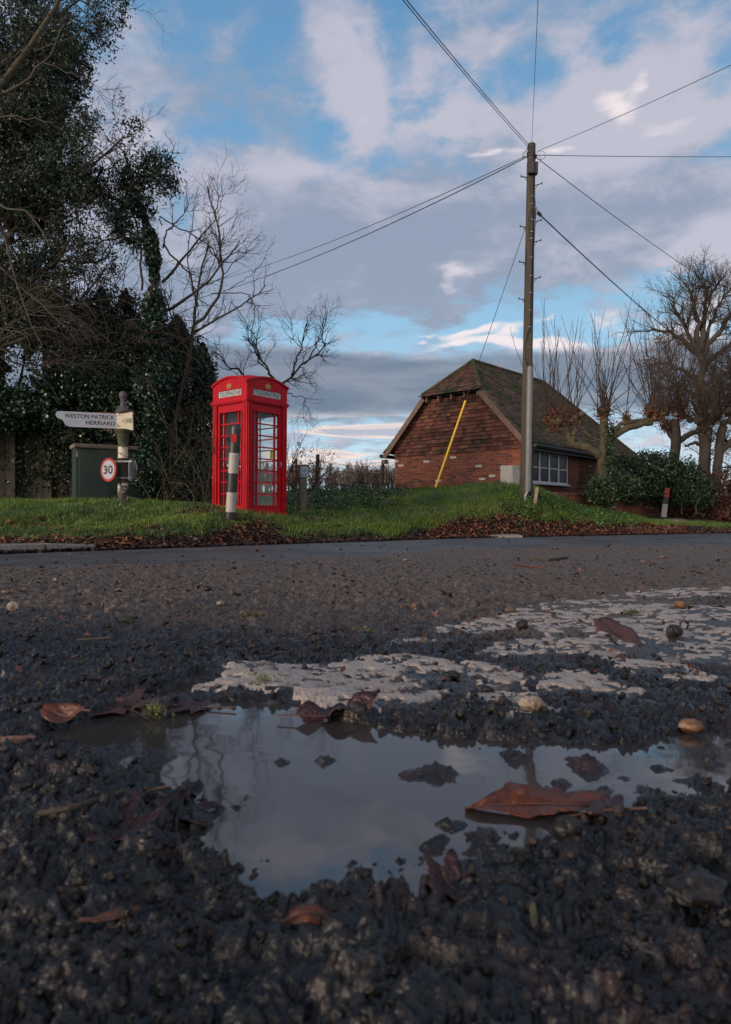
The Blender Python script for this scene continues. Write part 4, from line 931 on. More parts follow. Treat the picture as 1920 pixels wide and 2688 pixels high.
    def rz(u_, v_):
        a = arch(u_, 2.36, .115); b = arch(v_, 2.36, .115); e = max(abs(u_ - S / 2), abs(v_ - S / 2)) / (S / 2)
        edge = max(a, b) if False else (a * b) ** .5
        m0 = max(a, b); mn_ = min(a, b)
        t = min(1, (1 - e) * 5); crown_ = 2.36 + .115 + .07 * (1 - e * e)
        on_edge = a if abs(v_ - S / 2) >= abs(u_ - S / 2) else b
        return on_edge * (1 - t) + (on_edge * .35 + crown_ * .65) * t
    for i in range(n + 1):
        for j in range(n + 1):
            u_ = S * i / n; v_ = S * j / n; vs.append(W(-.012 + u_ * (S + .024) / S, -.012 + v_ * (S + .024) / S, rz(u_, v_)))
    for i in range(n):
        for j in range(n): fcs.append((i * (n + 1) + j, (i + 1) * (n + 1) + j, (i + 1) * (n + 1) + j + 1, i * (n + 1) + j + 1))
    rf.add(vs, fcs); rf.build('roof', M['red'], root, smooth=True)
    # inside: grey back board with telephone and shelf on the far right wall
    o, ax, inn, _ = faces[2]
    bb = MB().obox(o + inn * .085 + ax * .17 + up * .98, ax * .56, inn * .03, up * .92).build('backboard', M['greyboard'], root)
    ph = MB().obox(o + inn * .117 + ax * .25 + up * 1.24, ax * .32, inn * .12, up * .40); ph.obox(o + inn * .12 + ax * .22 + up * 1.02, ax * .40, inn * .20, up * .02)
    ph.build('payphone', M['black'], root, bevel=.01)
    MB().obox(o + inn * .117 + ax * .60 + up * 1.40, ax * .11, inn * .004, up * .12).build('green_notice', pmat('green_card', (.03, .12, .07), (.02, .09, .05), rough=.5, bump=0), root)
    MB().obox(o + inn * .085 + ax * .13 + up * .14, ax * .64, inn * .02, up * .80).build('lower_panel', M['black'], root)
    MB().obox(W(.08, .08, .02), e1 * (S - .16), e2 * (S - .16), up * .12).build('floor', M['kerb'], root)
    root.rotation_euler = (0, math.radians(.3), 0)
phone_box()

# ------------------------------------------------------------------ hazard marker post before the box
def marker_post():
    b = P(604.5, 1352, 10.85); b.z -= .08; t = P(620, 1111, 10.7)
    ax = (t - b).normalized(); L = (t - b).length; R = .080
    root = thing('marker_post', 'leaning black and white round marker post with red reflector before the phone box', 'bollard', b)
    q = [0, .13, .40, .68, 1.0]
    zs = [0.0, .155, .155 + .275, .155 + .55, .155 + .55 + .275 ]
    zs = [0, (1352 - 1343) / 241 * L + .08, (1343 - 1291) / 241 * L + .12, (1352 - 1241) / 241 * L + .06, (1352 - 1188) / 241 * L + .07]
    zs = [0, .134, .447, .748, 1.067]
    def sect(a, c, m, nm, r=R, cap=True):
        MB().lathe([(r, a), (r, c)], b, n=28, axis=ax).build(nm, m, root, smooth=True)
    sect(zs[0], zs[1], M['black'], 'foot', R + .002)
    sect(zs[1] + .0005, zs[2], M['white'], 'white_band'); sect(zs[2] + .0005, zs[3], M['black'], 'black_band')
    sect(zs[3] + .0005, zs[4], M['white'], 'white_band')
    top = L - R * .95
    MB().lathe([(R, zs[4] + .0005), (R + .001, top)] + [(R * math.cos(a), top + R * .9 * math.sin(a)) for a in np.linspace(.15, 1.5, 8)], b, n=28, axis=ax).build('cap', M['black'], root, smooth=True)
    zc = L - .235; side = ax.cross(Vector((0, 1, 0))).normalized() * -1; fw = Vector((-.05, -1, 0)); fw = (fw - ax * fw.dot(ax)).normalized()
    side = fw.cross(ax).normalized()
    c = b + ax * zc + fw * (R * .90)
    n = 12; pts = []
    for i in range(n):
        a = 2 * PI * i / n + PI / n; s_ = 1.0 / max(abs(math.cos(a)), abs(math.sin(a))) ** .85; pts.append((.044 * math.cos(a) * s_, .058 * math.sin(a) * s_))
    MB().prism([(p[0] * 1.22, p[1] * 1.18) for p in pts], c, side, ax, fw * .012).build('reflector_housing', M['black'], root)
    MB().prism(pts, c + fw * .0125, side, ax, fw * .006).build('reflector', M['reflector'], root)
marker_post()

# ------------------------------------------------------------------ fingerpost
def fingerpost():
    D = 12.0; c = P(323, 1320, D); c.z -= .12; s = D / F
    root = thing('fingerpost', 'old white and rusting fingerpost with ball finial and two road arms', 'signpost', c)
    def z(py): return (HOR - py) * s + H - c.z
    R = 13 * s
    MB().lathe([(R, 0), (R, z(1268))], c, n=24).build('lower_post', M['postdark'], root, smooth=True)
    MB().lathe([(R, z(1268) + .0005), (R, z(1207)), (R * 1.12, z(1205)), (R * 1.12, z(1203))], c, n=24).build('middle_post', M['postblack'], root, smooth=True)
    MB().lathe([(R * .97, z(1203) + .0005), (R * .97, z(1173))], c, n=24).build('white_post', M['rustwhite'], root, smooth=True)
    MB().lathe([(R * 1.08, z(1173) + .0005), (R * 1.12, z(1171)), (R * 1.0, z(1169)), (R * .95, z(1166)), (R * 1.0, z(1155)), (R * 1.25, z(1146)), (R * 1.3, z(1144)), (R * 1.2, z(1142)), (R * 1.55, z(1134)), (R * 1.7, z(1131)), (R * 1.7, z(1128)), (R * 1.5, z(1127))], c, n=24).build('capital', M['mossypaint'], root, smooth=True)
    hb = MB(); hw = R * .95
    hb.box(c.x - hw, c.y - hw, c.z + z(1127) + .001, c.x + hw, c.y + hw, c.z + z(1086)); hb.box(c.x - hw * 1.1, c.y - hw * 1.1, c.z + z(1092), c.x + hw * 1.1, c.y + hw * 1.1, c.z + z(1087) + .002)
    hb.build('arm_housing', M['rustwhite'], root, bevel=.006)
    k = R / 13
    MB().lathe([(k * 17, z(1086) + .001), (k * 20, z(1083)), (k * 20.5, z(1080)), (k * 17, z(1076)), (k * 12, z(1071)), (k * 8, z(1064)), (k * 6.3, z(1058)), (k * 6.2, z(1053)), (k * 8, z(1050)), (k * 7, z(1048)), (k * 9.5, z(1044)), (k * 11, z(1038)), (k * 10, z(1032)), (k * 6.5, z(1028)), (k * 1, z(1026.5))], c, n=24).build('finial', M['lead'], root, smooth=True)
    up = Vector((0, 0, 1))
    # left arm
    A0 = Vector((c.x - hw * .9, c.y - hw * .6, 0)); u_ = Vector((-1.03, -.36, 0)); u_ = u_.normalized(); Ln = 1.0
    zc = c.z + z(1106.5); hh = .13
    out = [(0, -hh), (.76, -hh), (.82, -hh + .012), (.855, -hh + .045), (.872, -.045), (.89, -.018), (.925, -.004), (.965, .012), (.99, .040), (1.0, .070), (.992, .10), (.972, .122), (.94, hh), (0, hh)]
    fwd = Vector((-u_.y, u_.x, 0)); fwd = fwd if fwd.y < 0 else -fwd
    ob = A0 + up * zc
    arm = MB().prism(out, ob, u_, up, fwd * .014).build('arm', M['signwhite'], root)
    rx = MB(); rx.obox(ob + up * (hh + .0005) - fwd * .003, u_ * .34, fwd * .02, up * .010); rx.obox(ob - up * (hh + .0105) - fwd * .003, u_ * .22, fwd * .02, up * .010); rx.build('rusty_rim', M['rust'], arm)
    def tx(s_, u1, u0, zz, h, par, bb, f, org):  # u1 left end (far), u0 right end (near post)
        w = u1 - u0
        text_mesh('lettering', s_, M['letter'], par, org + bb * u1 + up * zz, -bb, up, w, h, lift=f * .0155, bold=.015)
    tx('WESTON PATRICK', .86, .05, .022, .072, arm, u_, fwd, ob)
    tx('HERRIARD', .52, .045, -.082, .072, arm, u_, fwd, ob)
    # right arm, steeply foreshortened, snapped short
    B0 = Vector((c.x + hw * .75, c.y - hw * .9, 0)); v_ = Vector((.50, -.80, 0)).normalized(); f2 = Vector((-.80, -.50, 0)).normalized()
    f2 = Vector((v_.y, -v_.x, 0))
    if f2.y > 0: f2 = -f2
    ob = B0 + up * zc
    out2 = [(0, -hh), (.61, -hh - .095), (.595, -.12), (.58, -.03), (.575, .02), (.59, hh - .048), (0, hh)]
    arm2 = MB().prism(out2, ob, v_, up, f2 * .014).build('arm', M['cream'], root, label='short arm with a snapped off end')
    MB().obox(ob + up * (hh + .0005) - f2 * .003, v_ * .58 - up * .046, f2 * .02, up * .012).build('rusty_rim', M['rust'], arm2)
    text_mesh('lettering', 'S.WARI', M['letter'], arm2, ob + v_ * .05 - up * .050, (v_ - up * .10), up, .50, .088, lift=f2 * .0155, bold=.01)
    # speed roundels on bands
    br = MB()
    for py in (1212, 1255): br.lathe([(R * 1.06, z(py) - .012), (R * 1.06, z(py) + .012)], c, n=24); br.obox((c.x - .17, c.y - .075, c.z + z(py) - .012), (.36, -.02, 0), (0, .012, 0), (0, 0, .024))
    br.build('mounting_band', M['steel'], root)
    def roundel(px, Dd, nrm, front):
        cc = P(px, 1233, Dd); nrm = Vector(nrm).normalized(); rr0 = .205
        pl = MB().lathe([(rr0, 0), (rr0, .006)], cc, n=40, axis=nrm).build('speed_roundel', M['signred'] if front else M['steel'], root, label=None if front else 'grey back of the second round sign')
        if front:
            dk = MB().lathe([(rr0 * .80, .0065), (rr0 * .80, .008)], cc, n=40, axis=nrm).build('white_disc', M['signwhite'], pl)
            ux = up.cross(nrm); 
            text_mesh('lettering', '30', M['letter'], pl, cc - ux * .125 - up * .076, ux, up, .25, .152, lift=nrm * .009, bold=.03)
        else: MB().obox(cc - nrm * .012 - up * .14 + nrm.cross(up) * .04, nrm.cross(up) * .02, nrm * .011, up * .28).build('rail', M['steel'], pl)
    roundel(285, 11.78, (-.62, -1.0, 0), True)
    roundel(345, 12.1, (.70, .72, 0), False)
fingerpost()

# ------------------------------------------------------------------ green street cabinet
def cabinet():
    A = Vector((-5.49, 12.9, .20)); e = Vector((.974, .60, 0)); w = e.length; e = e / w; w = 1.26; bk = Vector((-e.y, e.x, 0)); up = Vector((0, 0, 1)); h = zy(1176, 12.95) - .20
    root = thing('street_cabinet', 'dark green metal roadside cabinet with weathered stone coloured lid behind the fingerpost', 'utility cabinet', A + e * w / 2 + bk * .2)
    MB().obox(A, e * w, bk * .42, up * h).build('casing', M['cabinet'], root, bevel=.012)
    MB().obox(A - e * .035 - bk * .05 + up * (h + .001), e * (w + .07), bk * .52, up * .085).build('lid', M['cablid'], root, bevel=.025)
    for k in (0, 1):
        d = MB().obox(A + e * (.07 + k * .575) - bk * .012 + up * .12, e * .555, bk * .0115, up * (h - .17)).build('door', M['cabinet'], root, bevel=.006)
        MB().obox(A + e * (.60 if k == 0 else .665) - bk * .026 + up * .42, e * .03, bk * .013, up * .05).build('lock', M['black'], d)
    for q in (.02, w - .06): MB().obox(A + e * q - bk * .004 + up * (h - .17), e * .022, bk * .0035, up * .10).build('label_plate', M['greyboard'], root)
cabinet()

# ------------------------------------------------------------------ wooden fence at left
def wfence():
    root = thing('wooden_fence', 'dark weathered close boarded fence half hidden under ivy at far left', 'fence', (-8.5, 14.4, .3))
    up = Vector((0, 0, 1)); A = Vector((-13.5, 13.6, .3)); B = Vector((-5.9, 14.9, .3)); t = (B - A); L = t.length; t /= L; nn = Vector((-t.y, t.x, 0)); r = random.Random(4)
    bd = MB(); x = 0
    while x < L:
        w = .125 + r.uniform(-.006, .006); dz = r.uniform(-.03, .03); bd.obox(A + t * x + up * .20 + nn * r.uniform(0, .01), t * (w - .012), nn * .018, up * (1.75 + dz)); x += w
    bd.build('boards', M['fencewood'], root)
    rl = MB()
    for z in (.35, 1.75): rl.obox(A + nn * .03 + up * z, t * L, nn * .05, up * .09)
    rl.build('rail', M['fencewood'], root); MB().obox(A - nn * .03 - up * .1, t * L, nn * .028, up * .27).build('gravel_board', M['fencewood'], root)
    for k in (.06, .30, .54, .78, .99):
        MB().obox(A + t * L * k - nn * .13 - up * .1, t * .10, nn * .10, up * 2.1).build('post', M['fencewood'], root)
wfence()

# ------------------------------------------------------------------ concrete marker post with plate
def hydrant():
    c = P(797, 1350, 13.0); c.z -= .1; up = Vector((0, 0, 1)); e = Vector((.93, -.30, 0)).normalized(); e = Vector((.93, .28, 0)).normalized(); bk = Vector((-e.y, e.x, 0))
    root = thing('marker_stone', 'lichened concrete marker post with a faded blue plate beside the phone box', 'marker post', c)
    h1 = zy(1256, 13) - c.z; h2 = zy(1220, 13) - c.z
    m = MB(); w = .115; o = c - e * w / 2 - bk * w / 2
    m.obox(o, e * w, bk * w, up * h1)
    m.build('shaft', M['concrete'], root, bevel=.012)
    m = MB(); w2 = .215; pts = [(-w / 2, h1), (w / 2, h1), (w2 / 2, h1 + .05), (w2 / 2, h2), (-w2 / 2, h2), (-w2 / 2, h1 + .05)]
    m.prism([(p[0], p[1] + .0005) for p in pts], c - bk * .06, e, up, bk * .12).build('head', M['postwood'], root, bevel=.01)
    pl = MB().obox(c - bk * .066 - e * .068 + up * (h1 + .022), e * .150, bk * .005, up * (h2 - h1 - .055)).build('plate', M['plate'], root)
    q = c - bk * .066 - e * .05
    text_mesh('lettering', '2W', M['letter'], pl, q + up * (h1 + .115), e, up, .105, .055, lift=-bk * .0015)
    text_mesh('lettering', 'B3', M['letter'], pl, q + up * (h1 + .038), e, up, .085, .05, lift=-bk * .0015)
    for a in (.012, .128):
        for z_ in (.03, .21): MB().lathe([(.007, 0), (.006, .004)], c - bk * .0665 - e * .068 + e * a + up * (h1 + z_), n=8, axis=-bk).build('bolt', M['black'], pl)
hydrant()

# ------------------------------------------------------------------ barbed wire fence
def wirefence():
    root = thing('wire_fence', 'barbed wire fence on brown timber posts in front of the open field', 'fence', P(918, 1285, 22.5))
    posts = [(700, 1215, 1290, 24.0, .09), (776, 1205, 1285, 22.6, .10), (833, 1193, 1282, 21.0, .115), (1004, 1209, 1300, 22.4, .10), (1120, 1225, 1290, 25, .10)]
    tops = []
    for (px, y0, y1, D, w) in posts:
        a = P(px - 3, y1, D); a.z -= .3; b = P(px + 2, y0, D)
        MB().tube([a, b], [w / 2 * 1.1, w / 2], n=8).build('post', M['postwood'], root); tops.append((a, b))
    w = MB()
    for f in (.80, .58, .18):
        for i in range(len(tops) - 1):
            (a0, b0), (a1, b1) = tops[i], tops[i + 1]; p = a0.lerp(b0, .25 + .75 * f); q = a1.lerp(b1, .25 + .75 * f)
            pts = [p.lerp(q, k / 8) - Vector((0, 0, .04 * math.sin(PI * k / 8))) for k in range(9)]
            w.tube(pts, .0045, n=4)
            n = int((q - p).length / .14)
            for k in range(n):
                c = p.lerp(q, (k + .5) / n) - Vector((0, 0, .04 * math.sin(PI * (k + .5) / n)))
                w.tube([c + Vector((-.012, 0, -.022)), c + Vector((.012, 0, .022))], .004, n=3)
    w.build('barbed_wire', M['cable'], root)
wirefence()

# ------------------------------------------------------------------ cottage
HC = Vector((4.40, 19.0, 0)); E1 = Vector((-.743, .669, 0)).normalized(); E2 = Vector((.669, .743, 0)).normalized(); UP = Vector((0, 0, 1))
def HW(a, b, z): return HC + E1 * a + E2 * b + UP * z
GW = 4.64; HL = 8.1; CA = GW / 2; RZ = 5.03; PIT = 1.10; OV = .35
def rzf(a): return RZ - PIT * abs(a - CA)
def cottage():
    root = thing('brick_cottage', 'small red brick outbuilding with mossy tiled half hipped roof and tile hung gable', 'building', HW(CA, HL / 2, .9))
    r = random.Random(8)
    # walls
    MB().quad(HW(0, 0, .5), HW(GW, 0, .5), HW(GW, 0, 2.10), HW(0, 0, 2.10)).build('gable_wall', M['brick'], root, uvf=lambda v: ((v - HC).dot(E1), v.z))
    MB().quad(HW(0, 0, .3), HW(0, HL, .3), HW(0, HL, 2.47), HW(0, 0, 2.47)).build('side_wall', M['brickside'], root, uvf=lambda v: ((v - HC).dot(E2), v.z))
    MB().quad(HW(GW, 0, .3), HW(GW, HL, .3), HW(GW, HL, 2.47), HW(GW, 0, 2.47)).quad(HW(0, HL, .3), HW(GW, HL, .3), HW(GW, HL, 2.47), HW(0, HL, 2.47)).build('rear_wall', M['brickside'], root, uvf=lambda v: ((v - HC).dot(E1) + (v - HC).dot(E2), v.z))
    # backing of the gable
    MB().prism([(0, 2.10), (GW, 2.10), (GW, 2.45), (CA + 1.08, 3.78), (CA - 1.08, 3.78), (0, 2.45)], HW(0, .02, 0), E1, UP, E2 * .1).build('gable_backing', M['redboard'], root)
    # hanging tiles
    tl = MB(); g = .112; z = 2.075; row = 0
    while z < 3.66:
        zt = z + g + .03; hwid = min(GW / 2 + .02, (RZ - z - .06) / PIT) if z > 2.3 else GW / 2 + .02
        a = CA - hwid + (0 if row % 2 else -.085)
        while a < CA + hwid:
            w = .166; aa = max(a, CA - hwid); ab = min(a + w - .004, CA + hwid)
            if ab - aa > .02:
                lf = .046 + r.uniform(-.004, .008); dz = r.uniform(-.006, .006)
                cut = lambda x_: min(zt, RZ - PIT * abs(x_ - CA) - .03)
                tl.add([HW(aa, -lf, z + dz), HW(ab, -lf, z + dz + r.uniform(-.004, .004)), HW(ab, -.008, cut(ab)), HW(aa, -.008, cut(aa)), HW(aa, -lf + .030, z + dz), HW(ab, -lf + .030, z + dz)],
                       [(0, 1, 2, 3), (0, 4, 5, 1), (0, 3, 4), (1, 5, 2)])
            a += w
        z += g; row += 1
    tl.build('hanging_tiles', M['walltile'], root)
    # roof tiles
    def course_plane(fn, nrm, lo, hi, span, name, mat, gauge=.10, tw=.165):
        """fn(t, s) -> point, t up the slope in metres, s along; span(t)->(s0,s1)"""
        m = MB(); t = lo; row = 0
        while t < hi - .01:
            s0, s1 = span(t); s0b, s1b = span(min(t + gauge, hi)); s = s0 - (tw / 2 if row % 2 else 0)
            sag = lambda s_: -.035 * math.sin(s_ * .8 + t * .6) * math.sin(t / hi * PI)
            while s < s1:
                a = max(s, s0); b = min(s + tw - .004, s1)
                if b - a > .015:
                    a2 = min(max(a, s0b), s1b); b2 = max(min(b, s1b), s0b); lf = .026 + r.uniform(-.004, .008); tt_ = min(t + gauge + .02, hi)
                    d0 = r.uniform(-.006, .006)
                    p0 = fn(t + d0, a) + nrm * (lf + sag(a)); p1 = fn(t + d0, b) + nrm * (lf + sag(b)); p2 = fn(tt_, b2) + nrm * (.002 + sag(b2)); p3 = fn(tt_, a2) + nrm * (.002 + sag(a2))
                    q0 = p0 - nrm * .020; q1 = p1 - nrm * .020
                    m.add([p0, p1, p2, p3, q0, q1], [(0, 1, 2, 3), (0, 4, 5, 1), (0, 3, 4), (1, 5, 2)])
                s += tw
            t += gauge; row += 1
        return m.build(name, mat, root)
    sl_ = math.sqrt(1 + PIT * PIT); Lr = (CA + OV) * sl_
    nF = (-E1 * PIT + UP).normalized(); nB = (E1 * PIT + UP).normalized()
    def spanmain(t):
        a = -OV + t / sl_
        b0 = -.22 if a <= CA - 1.02 else -.22 + (a - (CA - 1.02)) / 1.02 * 1.2
        b1 = HL + OV - (a + OV) / (CA + OV) * 2.75
        return b0, b1
    # swept eaves: the lowest courses kick out a little
    def kick(t): return .10 * math.exp(-t / .35)
    course_plane(lambda t, s: HW(-OV + t / sl_, s, rzf(-OV + t / sl_) + kick(t)), nF, 0, Lr, spanmain, 'front_roof', M['mosstile'])
    course_plane(lambda t, s: HW(GW + OV - t / sl_, s, rzf(-OV + t / sl_) + kick(t)), nB, 0, Lr, spanmain, 'rear_roof', M['mosstile'])
    # near half hip
    zc = RZ - PIT * 1.02; hip_run = 1.2; hip_rise = PIT * 1.02; hl = math.hypot(hip_run, hip_rise); nH = (-E2 * hip_rise + UP * hip_run).normalized()
    course_plane(lambda t, s: HW(s, -.22 + hip_run * t / hl, zc + hip_rise * t / hl), nH, -.12, hl, lambda t: (CA - 1.06 * (1 - t / hl), CA + 1.06 * (1 - t / hl)), 'half_hip_roof', M['tile'])
    # far hip
    hr = 2.75; hz = PIT * (CA + OV); hl2 = math.hypot(hr, hz); nH2 = (E2 * hz + UP * hr).normalized()
    course_plane(lambda t, s: HW(s, HL + OV - hr * t / hl2, RZ - hz + hz * t / hl2), nH2, 0, hl2, lambda t: (CA - (CA + OV) * (1 - t / hl2), CA + (CA + OV) * (1 - t / hl2)), 'far_hip_roof', M['tile'])
    # ridge and hip tiles
    rd = MB()
    def ridge(p, q, n_, rad=.085, lift=.01):
        for k in range(n_):
            a = p.lerp(q, k / n_); b = p.lerp(q, (k + .97) / n_); t = (b - a).normalized(); s_ = t.cross(UP).normalized(); w_ = s_.cross(t)
            vs = []
            for e_, rr2 in ((a, rad * 1.04), (b, rad)):
                for j in range(7):
                    an = PI * (j / 6) ; vs.append(e_ + s_ * math.cos(an) * rr2 + w_ * (math.sin(an) * rr2 * .85 + lift - .03))
            rd.add(vs, [(j, j + 1, 8 + j, 7 + j) for j in range(6)] + [(0, 1, 2, 3, 4, 5, 6)])
    apn = HW(CA, 1.0, RZ); apf = HW(CA, HL + OV - 2.75, RZ)
    ridge(apn, apf, 17)
    ridge(HW(CA - 1.04, -.24, zc + .0), apn, 15, .075); ridge(HW(CA + 1.04, -.24, zc), apn, 15, .075)
    ridge(HW(-OV, HL + OV, RZ - hz), apf, 26, .08); ridge(HW(GW + OV, HL + OV, RZ - hz), apf, 26, .08)
    rd.build('ridge_tiles', M['mosstile'], root)
    # barge boards, half hip fascia, rafter feet, red band under the half hip
    for sgn in (-1, 1):
        a0 = CA + sgn * (CA + OV - .02); a1 = CA + sgn * 1.06
        p0 = HW(a0, -.235, rzf(a0) + (.03) - .03); p1 = HW(a1, -.235, rzf(a1) - .03)
        d = (p1 - p0); dn = d.cross(E2).normalized(); dn = dn if dn.z < 0 else -dn
        MB().obox(p0, d, E2 * .04, dn * .15).build('bargeboard', M['barge'], root)
        mb = MB().obox(HW(a0 - (.10 if sgn > 0 else -.0), -.23, rzf(a0) - .26), E1 * .10, E2 * .16, UP * .14); mb.build('bracket', M['barge'], root)
        # soffit boards closing the verge
        MB().obox(p0 + E2 * .042, d, E2 * .2, dn * .03).build('soffit', M['barge'], root)
    MB().obox(HW(CA - 1.08, -.20, zc - .10), E1 * 2.16, E2 * .03, UP * .07).build('eaves_board', M['gutter'], root)
    for k in range(5):
        MB().obox(HW(CA - .95 + k * .46, -.19, zc - .24), E1 * .055, E2 * .18, UP * .14).build('rafter_foot', M['barge'], root)
    # gutters
    g1 = MB().tube([HW(-OV - .05, -.1, RZ - hz + .02), HW(-OV - .05, HL + OV - .1, RZ - hz - .02)], .06, n=8); g1.build('gutter', M['gutter'], root)
    MB().obox(HW(-OV + .03, -.1, RZ - hz - .10), E2 * (HL + OV), E1 * .02, UP * .14).build('fascia', M['gutter'], root)
    MB().obox(HW(-OV + .05, -.1, RZ - hz - .10), E2 * (HL + OV), E1 * .30, UP * .02).build('soffit', M['gutter'], root)
    MB().tube([HW(GW + OV + .05, -.25, RZ - hz + .02), HW(GW + OV + .05, HL, RZ - hz - .02)], .06, n=8).build('gutter', M['gutter'], root)
    # window
    b0, b1, z0, z1 = .30, 2.66, 1.12, 2.02
    wn = MB(); fo = -.035
    def wb(ba, bb, za, zb_, o_=fo, th=.07): wn.obox(HW(o_ , ba, za), E2 * (bb - ba), E1 * th, UP * (zb_ - za))
    wb(b0, b1, z1 - .05, z1); wb(b0, b1, z0, z0 + .055); n = 4; lw = (b1 - b0) / n
    for k in range(n + 1):
        x = b0 + k * lw; wb(max(b0, x - .035), min(b1, x + .035), z0 + .056, z1 - .051)
    W_ = wn.build('window', M['winwhite'], root)
    br = MB()
    for k in range(n): br.obox(HW(fo + .012, b0 + k * lw + .036, (z0 + z1) / 2 - .014), E2 * (lw - .072), E1 * .03, UP * .028)
    br.build('glazing_bar', M['winwhite'], W_)
    MB().obox(HW(fo + .03, b0 + .02, z0 + .03), E2 * (b1 - b0 - .04), E1 * -.001, UP * (z1 - z0 - .06)).build('pane', M['winglass'], W_)
    MB().obox(HW(-.10, b0 - .06, z0 - .045), E2 * (b1 - b0 + .12), E1 * .12, UP * .044).build('sill', M['winwhite'], W_)
    # trellis on the side wall
    tr = MB()
    for k in range(7): tr.obox(HW(-.06, 3.55 + k * .17, 1.0), E2 * .03, E1 * .015, UP * 1.0)
    for k in range(6): tr.obox(HW(-.045, 3.5, 1.05 + k * .17), E2 * 1.15, E1 * .015, UP * .03)
    tr.build('trellis', M['fencewood'], root)
cottage()

# ------------------------------------------------------------------ garden wall, box, stake, small posts
def garden_wall():
    A = P(1462, 1300, 16.8); B = P(1740, 1310, 20.4); A.z = B.z = 0; t = (B - A); L = t.length; t /= L; nn = Vector((-t.y, t.x, 0))
    root = thing('garden_wall', 'low old brick garden wall running behind the bank below the hedge', 'wall', A + t * L / 2)
    MB().obox(A + UP * -.1, t * L, nn * .22, UP * .80).build('brickwork', M['brickwall'], root, uvf=lambda v: ((v - A).dot(t), v.z))
    cp = MB(); x = 0; r = random.Random(3)
    while x < L - .1:
        cp.obox(A + t * x - nn * .02 + UP * (.701 + r.uniform(0, .004)), t * .105, nn * .26, UP * .06); x += .113
    cp.build('coping', pmat('coping_brick', (.20, .075, .045), (.11, .05, .035), scale=6, rough=.9, bump=.4, isl=.4), root)
garden_wall()
def meter_box():
    D = 17.3; a = P(1314, 1276, D); a.z -= .15; e = Vector((.95, -.32, 0)).normalized(); e = Vector((1, -.15, 0)).normalized(); bk = Vector((-e.y, e.x, 0)) ; h = zy(1222, D) - a.z
    root = thing('meter_box', 'pale grey square service box against the gable beside the pole', 'utility box', a + e * .16)
    e2_ = Vector((.80, .6, 0)).normalized()
    MB().obox(a, e * .31, e2_ * .26, UP * h).build('casing', M['meterbox'], root, bevel=.01)
    MB().obox(a + e * .02 + UP * .12 - e2_ * .008, e * .27, e2_ * .0075, UP * (h - .16)).build('door', M['meterbox'], root, bevel=.004)
meter_box()
b = P(1402, 1316, 15.0); t = P(1408, 1280, 15.0)
root = thing('wooden_stake', 'short sawn wooden stake in the grass right of the pole', 'stake', b)
MB().obox(b - Vector((.02, .03, .1)), (.062, -.01, 0), (.0, .04, 0), (t - b) + Vector((.01, 0, .1))).build('shaft', M['stake'], root, bevel=.004)
MB().obox(t - Vector((.02, .03, 0)) + Vector((.01, 0, .0003)), (.062, -.01, .008), (.0, .04, 0), (0.003, 0, .012)).build('tip', M['barge'], root)

def small_marker():
    D = 19.0; b = P(1742, 1362, D); b.z -= .1; t = P(1753, 1280, D); ax = (t - b).normalized(); L = (t - b).length; s = D / F; R = 7.2 * s
    root = thing('verge_marker', 'slim black and white verge marker with red reflector before the dark hedge', 'marker post', b)
    sd_ = Vector((1, .1, 0)); sd_ = (sd_ - ax * sd_.dot(ax)).normalized(); fw = sd_.cross(ax).normalized(); fw = fw if fw.y < 0 else -fw
    def sec(z0, z1, m, nm, k=1.0): MB().obox(b + ax * z0 - sd_ * R * k - fw * -.0, sd_ * 2 * R * k, -fw * .05, ax * (z1 - z0)).build(nm, m, root, bevel=.004)
    sec(0, .155, M['black'], 'foot'); sec(.156, .52, M['white'], 'white_band'); sec(.521, .66, M['black'], 'black_band'); sec(.661, L, M['black'], 'head')
    MB().obox(b + ax * .70 - sd_ * R * .86 + fw * .002, sd_ * 1.72 * R, fw * .006, ax * (L - .72)).build('reflector', M['reflector'], root)
small_marker()

